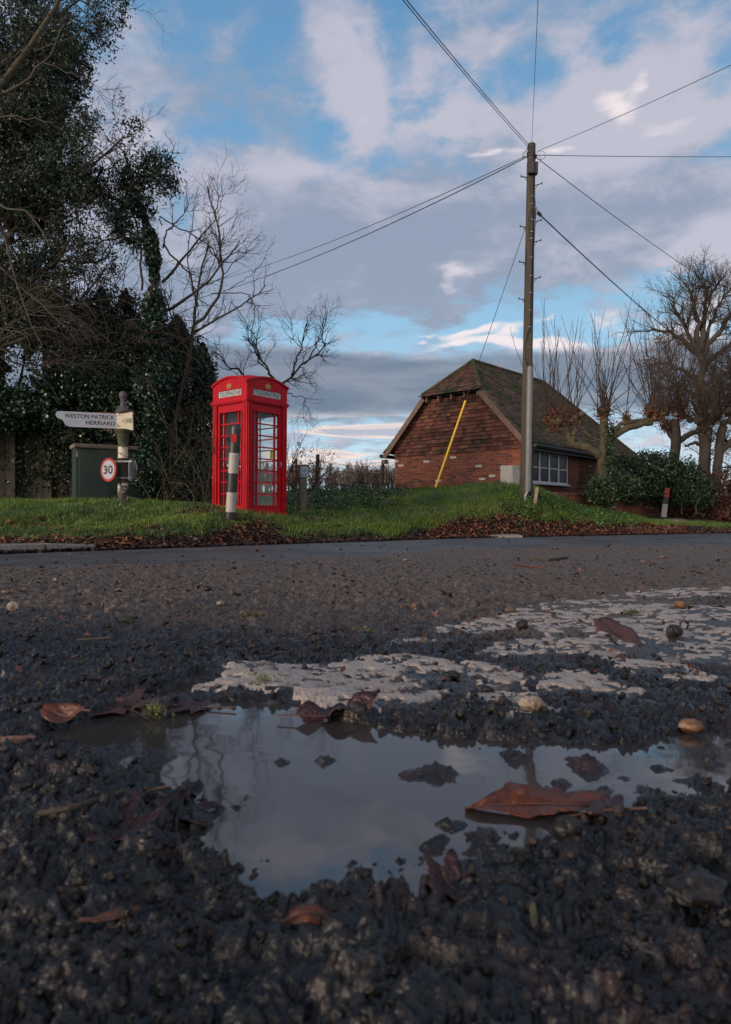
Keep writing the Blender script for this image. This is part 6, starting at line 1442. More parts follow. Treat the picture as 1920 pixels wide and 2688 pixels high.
# ------------------------------------------------------------------ pollarded trees
def pollard(name, label, D, specs, knuckles, shootL, seed, nshoot, barkm, brown=True, fine=0, spread=.35, ivy=False, roots=None, group=None):
    rg = np.random.default_rng(seed); main = [limb(s[0], D, s[1], s[2], 12, rg, .012) for s in specs]
    root = thing(name, label, 'tree', tuple(main[0][0][0, 0]), group)
    V, Fc = cat([tubes(a, b, 10) for a, b in main])
    # knobbly fists
    ks = []
    for (kx, ky, dd, kr, n_) in knuckles:
        c = np.array(P(kx, ky, D + dd)); ks.append((c, kr * D / F, n_))
        for _ in range(7):
            o_ = c + rg.normal(0, kr * D / F * .35, 3); r_ = kr * D / F * rg.uniform(.22, .42); pts = np.array([[o_ - np.array([0, 0, r_]), o_ - np.array([0, 0, r_ * .5]), o_, o_ + np.array([0, 0, r_ * .5]), o_ + np.array([0, 0, r_])]]); rad = np.array([[.15, .85, 1, .85, .15]]) * r_
            v2, f2 = tubes(pts, rad, 7); Fc = np.concatenate([Fc, f2 + len(V)]); V = np.concatenate([V, v2])
    np_mesh('trunk', V, Fc, barkm, root, smooth=True)
    bt = []; lc = []
    for c, kr, n_ in ks:
        d = vnorm(rg.normal(0, spread, (n_, 3)) + np.array([0, 0, 1.0])); p0 = c + d * kr * .5 + rg.normal(0, kr * .3, (n_, 3)); up_ = np.clip(d[:, 2:3], .2, 1)
        L = shootL * rg.uniform(.45, 1.1, n_) * up_[:, 0] ** 1.5
        pts, rad = walk(rg, p0, d, L, rg.uniform(.006, .015, n_) * D / 18, np.full(n_, .004 * D / 18), 9, .062, (0, 0, .13)); bt.append((pts, rad))
        ns = int(n_ * 1.6); d = vnorm(rg.normal(0, .9, (ns, 3)) + np.array([0, 0, .35])); pts2, rad2 = walk(rg, c + rg.normal(0, kr * .4, (ns, 3)), d, .26 * shootL * rg.uniform(.4, 1.1, ns), np.full(ns, .005), np.full(ns, .0025), 6, .12, (0, 0, .10)); bt.append((pts2, rad2))
        p, d, r_, s_ = spawn(rg, pts, rad, n_, .3, .95, .3, .6); bt.append(walk(rg, p, d, shootL * .16 * rg.uniform(.4, 1.4, len(p)), r_ * .6, np.full(len(p), .003), 5, .08, (0, 0, .2)))
        if fine:
            p, d, r_, s_ = spawn(rg, pts, rad, n_ * fine, .05, 1, .4, 1.1); q = walk(rg, p, d, shootL * .22 * rg.uniform(.4, 1.3, len(p)), r_ * .5, np.full(len(p), .003), 5, .2, (0, 0, .05)); bt.append(q)
        if brown: lc.append(c + rg.normal(0, 1, (int(420 * kr / .2), 3)) * np.array([kr * .42, kr * .40, kr * .52]))
    np_mesh('shoots', *cat([tubes(a, b, 4) for a, b in bt]), M['shoot'], root)
    if brown:
        V, Fc = leaves(rg, np.concatenate(lc), .060, up=0, aspect=.6, droop=(0, 0, -.6)); np_mesh('dead_leaves', V, Fc, M['brownleaf'], root)
    if ivy:
        a = main[0][0][0]; n = 1800; ii = rg.uniform(0, 10.5, n); i0 = ii.astype(int); c = a[i0] * (1 - (ii - i0))[:, None] + a[i0 + 1] * (ii - i0)[:, None] + np.array([.10, -.08, 0]); V, Fc = leaves(rg, c + rg.normal(0, .075, (n, 3)), .06, aspect=.8, droop=(0, 0, -1)); np_mesh('ivy', V, Fc, M['hedgeleaf'], root)
    return root
pollard('pollarded_tree', 'pollarded tree with knobbly fists and long upright shoots before the tiled roof', 17.6,
        [([(1588, 1330), (1586, 1260), (1584, 1200), (1586, 1160), (1588, 1110), (1586, 1085)], .16, .10), ([(1584, 1205), (1560, 1182), (1530, 1170), (1500, 1166), (1490, 1160)], .115, .09), ([(1500, 1166), (1508, 1145), (1512, 1118)], .075, .06), ([(1498, 1162), (1494, 1142), (1482, 1130), (1462, 1122)], .075, .055),
         ([(1590, 1150), (1620, 1138), (1650, 1122), (1690, 1112), (1712, 1108)], .10, .075), ([(1608, 1138), (1622, 1118), (1645, 1108), (1690, 1102), (1730, 1103)], .060, .05), ([(1586, 1158), (1560, 1150), (1545, 1140), (1530, 1128)], .035, .02)],
        [(1463, 1105, 0, 30, 20), (1510, 1100, 0, 20, 12), (1586, 1082, 0, 24, 32), (1646, 1098, 0, 12, 5), (1708, 1080, 0, 22, 22), (1725, 1092, 0, 18, 14), (1442, 1100, .2, 16, 12)], 2.9, 71, 0, M['pollardbark'], ivy=True, spread=.30)
pollard('pollarded_tree', 'second pollarded tree with a single grey trunk right of the tiled roof', 25.0,
        [([(1766, 1330), (1768, 1260), (1772, 1200), (1776, 1150), (1772, 1100)], .20, .17), ([(1776, 1165), (1800, 1145), (1830, 1132), (1860, 1125)], .12, .08), ([(1774, 1160), (1755, 1130), (1750, 1100)], .10, .08)],
        [(1748, 1075, 0, 28, 30), (1780, 1060, 0, 30, 32), (1790, 1090, 0, 26, 22), (1745, 1120, 0, 14, 12)], 3.3, 72, 0, M['greybark'], fine=4, spread=.42)
pollard('pollarded_tree', 'twin trunked pollarded tree with dense brown shoots near the right edge', 24.0,
        [([(1850, 1330), (1848, 1260), (1852, 1200), (1856, 1150), (1860, 1120)], .18, .14), ([(1878, 1330), (1880, 1250), (1888, 1200), (1890, 1150), (1900, 1120)], .17, .14), ([(1890, 1190), (1930, 1150), (1980, 1130)], .12, .08), ([(1852, 1180), (1830, 1160), (1800, 1170)], .08, .04)],
        [(1845, 1105, 0, 30, 44), (1880, 1095, 0, 32, 50), (1920, 1095, 0, 34, 50), (1965, 1110, 0, 30, 40), (1860, 1135, -.3, 18, 24)], 2.3, 73, 0, M['greybark'], fine=6, spread=.60, brown=False)
# big lime tree behind them
D = 31.0; r0 = np.random.default_rng(26)
m = mainl(D, [([(1850, 1340), (1848, 1100), (1845, 980), (1840, 930)], .30, .17), ([(1840, 930), (1830, 860), (1826, 800), (1800, 740)], .16, .03), ([(1840, 930), (1850, 840), (1856, 780), (1840, 730)], .17, .03), ([(1840, 935), (1800, 900), (1760, 870), (1710, 868), (1690, 870)], .14, .03), ([(1838, 925), (1810, 880), (1780, 820), (1755, 770)], .12, .02),
              ([(1845, 940), (1880, 880), (1920, 830), (1970, 770)], .15, .03), ([(1845, 960), (1900, 920), (1950, 880), (2010, 850)], .15, .03), ([(1845, 1000), (1790, 970), (1740, 950), (1700, 960)], .12, .03), ([(1856, 790), (1880, 750), (1905, 725)], .07, .02), ([(1846, 1010), (1900, 980), (1960, 960)], .12, .03), ([(1846, 1040), (1780, 1020), (1720, 1010)], .09, .02), ([(1845, 940), (1865, 850), (1890, 790), (1935, 740)], .10, .02)], r0, .05)
tree('lime_tree', 'large bare round crowned tree at the right edge behind the pollards', 'tree', m, [dict(n=320, s0=.25, a0=.35, a1=.85, L=1.7, r=.026, k=6, w=.15, trop=(0, 0, .08)), dict(n=1700, a0=.4, a1=.95, L=.95, r=.010, k=5, w=.18, trop=(0, 0, .04), rt=.003), dict(n=7000, a0=.4, a1=1.0, L=.48, r=.0052, k=3, w=.2, rt=.003)], M['greybark'], M['shoot'], 36)
r0 = np.random.default_rng(27)
m = mainl(27.0, [([(1985, 1340), (1980, 1200), (1970, 1100), (1960, 1000), (1970, 900)], .18, .06), ([(1975, 1150), (1920, 1080), (1890, 1020), (1880, 960)], .1, .03), ([(1970, 1100), (1930, 1000), (1915, 930)], .09, .02), ([(1980, 1200), (1930, 1170), (1890, 1150)], .08, .02), ([(1975, 1220), (1930, 1230), (1895, 1225)], .05, .02)], r0, .05)
tree('bare_tree', 'dense brown bare tree filling the right edge beneath the lime crown', 'tree', m, [dict(n=170, s0=.2, a0=.4, a1=1.0, L=1.4, r=.03, k=6, w=.16, trop=(0, 0, .05)), dict(n=1100, a0=.4, a1=1.0, L=.8, r=.009, k=5, w=.18, rt=.004), dict(n=2400, a0=.4, a1=1.1, L=.45, r=.0052, k=3, w=.2, rt=.003)], M['greybark'], M['twig'], 37)

# ------------------------------------------------------------------ evergreen shrub over the garden wall, beech hedge at right
rg = np.random.default_rng(81); D = 19.6
root = thing('laurel_hedge', 'dark green leafy shrub hedge spilling over the brick garden wall', 'hedge', tuple(P(1680, 1340, D)))
E = [ell(1588, 1288, 17.25, 42, 34, .30), ell(1630, 1275, 17.6, 45, 34, .35), ell(1600, 1270, 18.4, 45, 38, .45), ell(1650, 1248, 18.8, 55, 48, .6), ell(1700, 1240, 19.2, 55, 52, .6), ell(1750, 1245, 19.5, 50, 55, .6), ell(1800, 1265, 19.8, 45, 58, .6), ell(1840, 1290, 20, 30, 45, .5), ell(1760, 1290, 19.6, 60, 38, .5), ell(1670, 1290, 18.8, 60, 28, .5), ell(1625, 1222, 19, 35, 20, .5), ell(1690, 1205, 19.4, 14, 14, .2), ell(1725, 1206, 19.4, 12, 12, .2), ell(1660, 1208, 19.2, 12, 9, .2)]
C = clumps(rg, E, 26000, 900, .085, .45); V, Fc = leaves(rg, C, .085, up=.3, aspect=.5); np_mesh('foliage', V, Fc, M['hedgeleaf'], root)
m = [limb([(x, 1350), (x + 5, 1300), (x + rg.uniform(-15, 15), 1240)], 19.4, .03, .01, 5, rg, .02) for x in (1610, 1650, 1700, 1745, 1790, 1830)]
np_mesh('stems', *cat([tubes(a, b, 5) for a, b in m]), M['bark'], root)
root = thing('beech_hedge', 'clipped brown leaved hedge along the lane at the right edge', 'hedge', tuple(P(1900, 1370, 21)))
E = [ell(1870, 1300, 21, 40, 60, .5), ell(1910, 1290, 21.5, 45, 66, .6), ell(1960, 1290, 22, 50, 70, .6), ell(2030, 1290, 23, 60, 70, .7), ell(1860, 1345, 20.6, 50, 30, .5), ell(1930, 1345, 21, 60, 32, .6), ell(1800, 1340, 20.4, 50, 32, .4), ell(1760, 1335, 20.4, 36, 34, .4), ell(2010, 1345, 22, 60, 32, .6)]
C = clumps(rg, E, 24000, 900, .09, .4); V, Fc = leaves(rg, C, .075, aspect=.6); np_mesh('foliage', V, Fc, M['beech'], root)
p0 = np.array([list(P(x, 1365, 20.7 + (x - 1760) * .006)) for x in rg.uniform(1750, 2060, 420)]); q = walk(rg, p0, vnorm(rg.normal(0, .35, (420, 3)) + np.array([0, 0, 1])), rg.uniform(.5, 1.5, 420), np.full(420, .010), np.full(420, .004), 7, .2, (0, 0, .05)); s = spawn(rg, *q, 1600, .2, 1, .4, 1); q2 = walk(rg, s[0], s[1], rg.uniform(.2, .5, 1600), np.full(1600, .005), np.full(1600, .003), 4, .2, (0, 0, 0))
np_mesh('stems', *cat([tubes(*q, 4), tubes(*q2, 3)]), M['twig'], root)
# stone lying at the end of the bank
rg = np.random.default_rng(90)
def rock(name, label, c, r, mat, seed, sq=(1, 1, .6), catg='stone', group=None, n=14):
    rr_2 = np.random.default_rng(seed); vs = []; fs = []; ph = rr_2.uniform(0, 6, 6)
    for i in range(n + 1):
        th = PI * i / n
        for j in range(2 * n):
            a = PI * j / n; d = Vector((math.sin(th) * math.cos(a), math.sin(th) * math.sin(a), math.cos(th)))
            k = 1 + .16 * math.sin(3 * d.x + ph[0]) * math.cos(2.3 * d.y + ph[1]) + .12 * math.sin(5 * d.y + ph[2]) + .08 * math.sin(7 * d.z + 4 * d.x + ph[3]) + .05 * math.sin(13 * d.x + 9 * d.y + ph[4])
            k = min(k, 1.12)
            vs.append((c[0] + d.x * r * sq[0] * k, c[1] + d.y * r * sq[1] * k, c[2] + d.z * r * sq[2] * k))
    for i in range(n):
        for j in range(2 * n): fs.append((i * 2 * n + j, (i + 1) * 2 * n + j, (i + 1) * 2 * n + (j + 1) % (2 * n), i * 2 * n + (j + 1) % (2 * n)))
    o = MB(); o.add(vs, fs); o = o.build(name, mat, loc=c, smooth=True); props(o, label, catg, group); return o
M['sandstone'] = pmat('sandstone', (.16, .125, .09), (.09, .07, .05), scale=6, rough=.9, bump=.5)
rock('boulder', 'low weathered stone at the right foot of the bank by the verge marker', P(1772, 1374, 18.0), .33, M['sandstone'], 3, (1.2, .8, .38), 'stone')

# ------------------------------------------------------------------ far tree line across the field
rg = np.random.default_rng(95)
def far_trees():
    tb = []; n = 0
    xs = np.concatenate([rg.uniform(850, 1048, 70), rg.uniform(300, 850, 90), rg.uniform(1600, 2100, 60)])
    P0 = []; Hs = []
    for x in xs:
        D = rg.uniform(185, 235); h = rg.uniform(5.5, 9.5) * (1.0 if x < 1100 else .8); X = (x - 960) / F * D
        z = float(fieldz(np.array(D))) ; P0.append((X, D, z - .5)); Hs.append(h)
    P0 = np.array(P0); Hs = np.array(Hs); n = len(P0)
    q = walk(rg, P0, vnorm(rg.normal(0, .06, (n, 3)) + np.array([0, 0, 1])), Hs * .75, np.full(n, .28), np.full(n, .10), 5, .04, (0, 0, .1)); tb.append(tubes(*q, 4))
    p, d, r_, s_ = spawn(rg, *q, n * 14, .25, 1, .4, 1.0); q2 = walk(rg, p, d, np.full(len(p), 3.0) * rg.uniform(.5, 1.2, len(p)), np.full(len(p), .10), np.full(len(p), .05), 4, .18, (0, 0, .15)); tb.append(tubes(*q2, 3))
    p, d, r_, s_ = spawn(rg, *q2, n * 90, .1, 1, .4, 1.1); q3 = walk(rg, p, d, np.full(len(p), 1.3) * rg.uniform(.5, 1.2, len(p)), np.full(len(p), .05), np.full(len(p), .04), 3, .2, (0, 0, .1)); tb.append(tubes(*q3, 3))
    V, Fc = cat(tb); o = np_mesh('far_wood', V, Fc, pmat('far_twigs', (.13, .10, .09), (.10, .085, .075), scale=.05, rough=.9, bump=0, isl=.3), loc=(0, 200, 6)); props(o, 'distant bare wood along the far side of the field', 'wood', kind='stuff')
far_trees()
# ------------------------------------------------------------------ leaves, stones and twigs on the lane
def leaf_shape(kind, n=72):
    """outline radius over angle, the tip at angle 0"""
    an = np.linspace(-PI, PI, n, endpoint=False)
    if kind == 'maple':
        r = .30 + .0 * an
        for c, w, h in ((0, .20, .70), (.85, .19, .60), (-.85, .19, .60), (1.75, .20, .36), (-1.75, .20, .36)):
            r = np.maximum(r, h * (np.exp(-np.abs((an - c) / w) ** 1.25)) + .26)
        r = r * (1 + .07 * np.abs(np.sin(an * 11))); r = r * np.where(np.abs(an) > 2.7, .55, 1)
    elif kind == 'oak':
        x = np.cos(an); r = .5 / np.sqrt((np.cos(an) / 1.0) ** 2 + (np.sin(an) / .34) ** 2) * 1.9; r = r * (1 + .09 * np.sin(an * 9 + 1)) * (1 + .04 * np.sin(an * 17))
    elif kind == 'ovate':
        r = .95 / np.sqrt((np.cos(an)) ** 2 + (np.sin(an) / .52) ** 2); r = r * (1 + .10 * np.cos(an)) * (1 + .015 * np.sin(an * 25))
    elif kind == 'slim':
        r = .95 / np.sqrt((np.cos(an)) ** 2 + (np.sin(an) / .26) ** 2)
    elif kind == 'torn':
        r = .45 + .35 * np.abs(np.sin(an * 2.5 + .6)) ** 1.3 * (1 + .3 * np.sin(an * 7))
    return an, r
def lying_leaf(name, label, kind, px, py, size, yaw, curl, mat, z=None, tilt=(0, 0), seed=0, stalk=True, wav=.05, catg='leaf', lift=.003, group=None):
    """curl: (along, across) bend; size: half length in metres"""
    rg = np.random.default_rng(seed); an, r = leaf_shape(kind); n = len(an); rings = [0, .25, .5, .75, 1.0]
    X0, D0 = ground_pt(px, py); z0 = (max(lane_z(X0, D0), .0005) if z is None else z) + lift
    X0, D0 = ground_pt(px, py, z0)
    x = np.concatenate([np.cos(an) * r * k for k in rings[1:]]); y = np.concatenate([np.sin(an) * r * k for k in rings[1:]]); x = np.append(x, 0); y = np.append(y, 0)
    zz = curl[0] * x * x + curl[1] * y * y + wav * np.sin(x * 5 + seed) * np.sin(y * 6 + 2 * seed) - .05 * np.exp(-(y / .05) ** 2) + .02 * np.abs(np.sin(x * 9 + np.abs(y) * 12)) * (np.hypot(x, y))
    up_ = Vector((0, 0, 1)); cy, sy = math.cos(yaw), math.sin(yaw); V = []
    R = Matrix.Rotation(tilt[0], 3, 'X') @ Matrix.Rotation(tilt[1], 3, 'Y') @ Matrix.Rotation(yaw, 3, 'Z')
    for a, b, c in zip(x, y, zz): V.append(Vector((X0, D0, z0)) + R @ Vector((a * size, b * size, c * size)))
    k = len(rings) - 1; fs = []; cidx = len(V) - 1
    for j in range(n): fs.append((cidx, j, (j + 1) % n))
    for i in range(k - 1):
        for j in range(n): fs.append((i * n + j, (i + 1) * n + j, (i + 1) * n + (j + 1) % n, i * n + (j + 1) % n))
    root = thing(name, label, catg, (X0, D0, z0), group)
    m = MB(); m.add(V, fs); o = m.build('blade', mat, root, smooth=False)
    for p in o.data.polygons: p.use_smooth = True
    so_ = o.modifiers.new('thickness', 'SOLIDIFY'); so_.thickness = .0005
    # midrib and stalk
    pts = [Vector((X0, D0, z0)) + R @ Vector((t_ * size, 0, (curl[0] * t_ * t_ - .02) * size)) for t_ in np.linspace(.85 if kind != 'torn' else .3, -.9, 9)]
    if stalk: pts += [pts[-1] + R @ Vector((-.22 * size, .04 * size, .03 * size)), pts[-1] + R @ Vector((-.45 * size, .10 * size, .05 * size))]
    MB().tube(pts, [.0004 + .0007 * i / len(pts) for i in range(len(pts))], n=5).build('stalk', M['stalk'], root)
    return root
M['stalk'] = pmat('leaf_stalk', (.09, .045, .03), rough=.6, scale=20, bump=0)
M['lbrown'] = pmat('wet_brown_leaf', (.115, .028, .007), (.045, .013, .006), scale=60, rough=.28, bump=.4, bscale=160, spec=.35, c3=(.22, .075, .02), s3=45, lo3=.58, hi3=.66)
M['lpurple'] = pmat('soaked_purple_leaf', (.045, .015, .017), (.022, .010, .012), scale=70, rough=.24, bump=.5, bscale=170, spec=.35, c3=(.075, .028, .026), s3=50, lo3=.58, hi3=.68)
M['lorange'] = pmat('curled_orange_leaf', (.11, .028, .008), (.045, .014, .008), scale=70, rough=.45, bump=.4, bscale=170)
M['lred'] = pmat('dry_red_leaf', (.085, .028, .020), (.045, .017, .014), scale=80, rough=.6, bump=.4, bscale=190)
M['lgreen'] = pmat('small_green_leaf', (.045, .065, .02), (.025, .045, .015), scale=80, rough=.3, bump=.2)
lying_leaf('fallen_leaf', 'long wet orange brown leaf floating on the right half of the puddle', 'oak', 1440, 2105, .060, math.radians(178), (-.06, .40), M['lbrown'], z=.0035, tilt=(math.radians(7), 0), seed=3, wav=.05)
lying_leaf('fallen_leaf', 'torn dark leaf fragment touching the right tip of the long floating leaf', 'torn', 1600, 2125, .026, .6, (.2, -.3), M['lpurple'], z=.004, tilt=(math.radians(10), math.radians(8)), seed=5, stalk=False)
lying_leaf('fallen_leaf', 'soaked red brown maple leaf at the upper left shore of the puddle', 'maple', 330, 1852, .075, 2.4, (-.05, .12), M['lred'], z=.002, tilt=(math.radians(4), 0), seed=7)
lying_leaf('fallen_leaf', 'curled bright orange leaf standing on the flat maple leaf at left', 'ovate', 180, 1880, .026, 2.9, (.45, .75), M['lorange'], z=.010, tilt=(math.radians(28), math.radians(-14)), seed=8)
lying_leaf('fallen_leaf', 'half sunk purple maple leaf at the lower left of the puddle', 'maple', 430, 2132, .046, .45, (-.18, .10), M['lpurple'], z=.003, tilt=(math.radians(9), 0), seed=10)
lying_leaf('fallen_leaf', 'wet crumpled purple leaf in the mud at the left shore', 'maple', 235, 2120, .042, 3.6, (.1, .1), M['lpurple'], z=.006, tilt=(math.radians(8), 0), seed=12)
lying_leaf('fallen_leaf', 'large soaked dark red leaf flat on the mud above the curled orange leaf', 'maple', 270, 1812, .070, .9, (.03, .06), M['lpurple'], z=.004, tilt=(math.radians(3), 0), seed=31)
lying_leaf('fallen_leaf', 'sodden brown leaf sunk in the shallow water left of the lichen tuft', 'maple', 520, 1852, .050, 3.0, (.03, .10), M['lpurple'], z=.001, tilt=(math.radians(3), 0), seed=32, stalk=False)
lying_leaf('fallen_leaf', 'crumpled dark leaf half covering the twig at left', 'torn', 330, 2170, .034, 1.3, (.3, .4), M['lpurple'], z=.006, tilt=(math.radians(10), 0), seed=33, stalk=False)
lying_leaf('fallen_leaf', 'small glossy dark leaf below the purple leaves at left', 'ovate', 370, 2235, .024, 2.6, (-.4, .3), M['lpurple'], z=.006, tilt=(math.radians(12), 0), seed=13)
lying_leaf('fallen_leaf', 'purple leaf standing up at the edge of the white paint', 'oak', 885, 1872, .046, .15, (.25, .55), M['lpurple'], z=.004, tilt=(math.radians(8), math.radians(-10)), seed=14, wav=.22)
lying_leaf('fallen_leaf', 'dry reddish leaf cupped on the worn white paint', 'ovate', 1622, 1662, .055, 1.9, (.12, .35), M['lred'], tilt=(math.radians(16), 0), seed=15, lift=.008)
lying_leaf('fallen_leaf', 'tiny star shaped dark leaf lying on the white paint', 'maple', 1080, 1812, .022, 1.2, (0, 0), M['lpurple'], seed=16, lift=.003)
lying_leaf('fallen_leaf', 'pinkish brown crumpled leaf at the lower right shore of the puddle', 'torn', 1180, 2318, .022, 2.2, (.5, .5), M['lpurple'], z=.006, tilt=(math.radians(18), math.radians(10)), seed=17)
lying_leaf('fallen_leaf', 'small tan pointed leaf on the dark gravel at lower left', 'slim', 305, 2400, .013, .35, (.1, .6), M['lorange'], z=.010, tilt=(math.radians(10), 0), seed=18)
lying_leaf('fallen_leaf', 'small olive green leaf afloat near the right shore', 'slim', 1335, 2236, .016, 3.3, (.0, .3), M['lgreen'], z=.002, tilt=(math.radians(8), 0), seed=19, stalk=False)
lying_leaf('fallen_leaf', 'dark arched leaf at the bottom shore of the puddle', 'ovate', 805, 2392, .013, .1, (-.5, -.3), M['lbrown'], z=.010, tilt=(math.radians(15), 0), seed=20)
lying_leaf('fallen_leaf', 'green blade like leaf upright in the gravel at lower right', 'slim', 1400, 2398, .007, 1.4, (.1, .5), M['lgreen'], z=.012, tilt=(math.radians(35), 0), seed=21, stalk=False)
M['lichen'] = pmat('pale_green_lichen', (.17, .18, .07), (.10, .12, .05), scale=120, rough=.9, bump=.3, isl=.3)
def tuft(name, label, px, py, n, size, spread, mat, seed, z=None, catg='lichen', h=.012):
    rg = np.random.default_rng(seed); X0, D0 = ground_pt(px, py); z0 = lane_z(X0, D0) if z is None else z
    C = rg.normal(0, 1, (n, 3)) * np.array([spread, spread * .7, h * .35]) + np.array([X0, D0, z0 + h * .5]); V, Fc = leaves(rg, C, size, aspect=.6, fold=.6)
    o = np_mesh(name, V, Fc, mat, loc=(X0, D0, z0)); props(o, label, catg)
tuft('lichen_tuft', 'pale yellow green lichen tuft on the water by the maple leaf', 405, 1885, 160, .0045, .007, M['lichen'], 1, z=.002)
tuft('lichen_tuft', 'small pale lichen scrap at the front edge of the white paint', 690, 1825, 90, .004, .008, M['lichen'], 2)
tuft('moss_tuft', 'green moss scrap on the white paint above the dry red leaf', 1660, 1620, 120, .006, .012, pmat('moss', (.05, .10, .02), rough=.9, scale=50, bump=0, isl=.4), 3, catg='moss')
tuft('moss_tuft', 'yellowish moss scrap on the mud left of the upper paint', 945, 1670, 110, .006, .016, M['lichen'], 4, catg='moss')
tuft('moss_tuft', 'brown and green moss clump on the mud in mid lane', 665, 1640, 150, .008, .020, pmat('brown_moss', (.13, .11, .05), (.08, .06, .03), rough=.9, scale=50, bump=0, isl=.4), 5, catg='moss')
tuft('moss_tuft', 'dark green moss scrap on the lane at the left', 338, 1655, 60, .008, .012, pmat('dark_moss', (.04, .06, .015), rough=.9, scale=50, bump=0, isl=.4), 6, catg='moss')
def pebble(label, px, py, wpx, mat, seed, sq=(1, .8, .6), sink=.3):
    X0, D0 = ground_pt(px, py); zs_ = lane_z(X0, D0, .02)
    if D0 > 1.5:
        for _ in range(8):
            D0 = (H - zs_) * F / (py - HOR); X0 = (px - 960) / F * D0; zs_ = lane_z(X0, D0, .04)
    r = wpx / 2 / F * D0; rock('pebble', label, (X0, D0, max(zs_, -.2) + r * sq[2] * (1 - sink)), r, mat, seed, sq, 'pebble', n=9)
M['pbtan'] = pmat('tan_pebble', (.17, .085, .035), (.10, .05, .025), scale=60, rough=.5, bump=.2)
M['pbpale'] = pmat('pale_flint', (.26, .22, .18), (.17, .14, .11), scale=60, rough=.6, bump=.2)
M['pbdark'] = pmat('dark_wet_stone', (.010, .010, .011), (.024, .022, .022), scale=60, rough=.3, bump=.5, spec=.3)
M['pbbrown'] = pmat('brown_stone', (.12, .075, .05), (.07, .045, .03), scale=50, rough=.6, bump=.3)
M['pbwhite'] = pmat('paint_lump', (.30, .25, .20), (.20, .16, .12), scale=60, rough=.7, bump=.6, c3=(.15, .10, .07), s3=60, lo3=.55, hi3=.62)
pebble('orange brown pebble at the right shore of the puddle', 1815, 1925, 60, M['pbtan'], 1, (1, .8, .55))
pebble('round black stone standing on the worn white paint', 1372, 1652, 34, M['pbdark'], 2, (.9, .8, .8), .1)
pebble('tan pebble on the upper right of the white paint', 1786, 1594, 30, M['pbtan'], 3, (1, .8, .7))
pebble('pale angular pebble on the lane above the paint', 1090, 1592, 18, M['pbtan'], 4, (.8, .8, .8))
pebble('whitish oval pebble in mid lane', 580, 1587, 22, M['pbpale'], 5, (1, .8, .5))
pebble('sharp pale stone chip near the left edge of the lane', 35, 1600, 30, M['pbpale'], 6, (1, .7, .8))
pebble('dark stone on the lane left of the upper paint', 545, 1550, 24, M['pbdark'], 7, (1, .8, .6))
pebble('lump of white paint on a stone above the puddle', 1395, 1885, 74, M['pbwhite'], 8, (1, .7, .5))
pebble('grey rounded stone under the lower paint', 1270, 1820, 50, M['pbdark'], 9, (1, .7, .5))
pebble('brown stone on the lane above the white paint', 1340, 1606, 30, M['pbbrown'], 10, (1, .8, .5))
pebble('dark upright stone in the gravel at lower right', 1490, 2245, 70, M['pbdark'], 11, (1, .8, .8))
pebble('large dark stone at the lower right corner of the gravel', 1830, 2400, 150, M['pbdark'], 12, (1.1, .8, .5))
pebble('brown pebble lying on the far lane at right', 1740, 1466, 14, M['pbtan'], 13)
pebble('small tan pebble on the lane near the left edge', 18, 1557, 20, M['pbtan'], 14, (1.2, .8, .5))
pebble('small pointed brown chip on the left part of the lane', 270, 1597, 16, M['pbbrown'], 15, (.5, .7, 1.1), 0)
pebble('small white pebble on the far lane left of centre', 1064, 1473, 10, M['pbpale'], 16)
pebble('dark stone among the paint patches at far right', 1770, 1690, 44, M['pbdark'], 17, (.9, .8, .8))
pebble('dark stone between the lower paint patches', 1185, 1792, 46, M['pbdark'], 18, (1, .8, .5))
pebble('tiny orange pebble on the mud below the road', 185, 1470, 9, M['pbtan'], 19)
def stick(name, label, pts, r, mat, catg='twig'):
    q = []
    for (px, py, dz) in pts:
        X0, D0 = ground_pt(px, py); zq = max(lane_z(X0, D0), 0) + dz
        X0, D0 = ground_pt(px, py, zq); q.append(Vector((X0, D0, zq)))
    o = MB().tube(q, r, n=8).build(name, mat, smooth=True); props(o, label, catg)
stick('twig', 'dark twig lying across the gravel left of the puddle', [(100, 2135, .004), (180, 2122, .006), (260, 2100, .008), (330, 2080, .010)], [.0018, .0022, .0028, .0030], M['bark'])
stick('stick', 'short pinkish brown broken stick at the left edge', [(-40, 1955, .004), (30, 1948, .005), (90, 1945, .004)], [.0055, .006, .0058], pmat('broken_stick', (.22, .11, .075), (.14, .07, .05), scale=60, rough=.7, bump=.4))
stick('twig', 'thin curved stalk floating under the long brown leaf', [(1460, 2150, .002), (1500, 2140, .004), (1600, 2125, .008), (1700, 2120, .008)], .0009, M['stalk'])
stick('twig', 'thin straw coloured twig on the lane right of centre', [(1350, 1483, .01), (1390, 1488, .012), (1430, 1490, .01)], .004, M['lorange'])
stick('twig', 'dark broken twig on the lane below the road at right', [(1400, 1466, .02), (1440, 1470, .02), (1490, 1464, .02)], .007, M['bark'])
stick('twig', 'brown twig lying on the lane in mid left', [(200, 1680, .004), (260, 1676, .004), (290, 1674, .004)], .0016, M['pbbrown'])
def clus(X, D): return np.clip(.5 + 2.6 * fbm(X, D, 7, 3, 501), .10, 1)
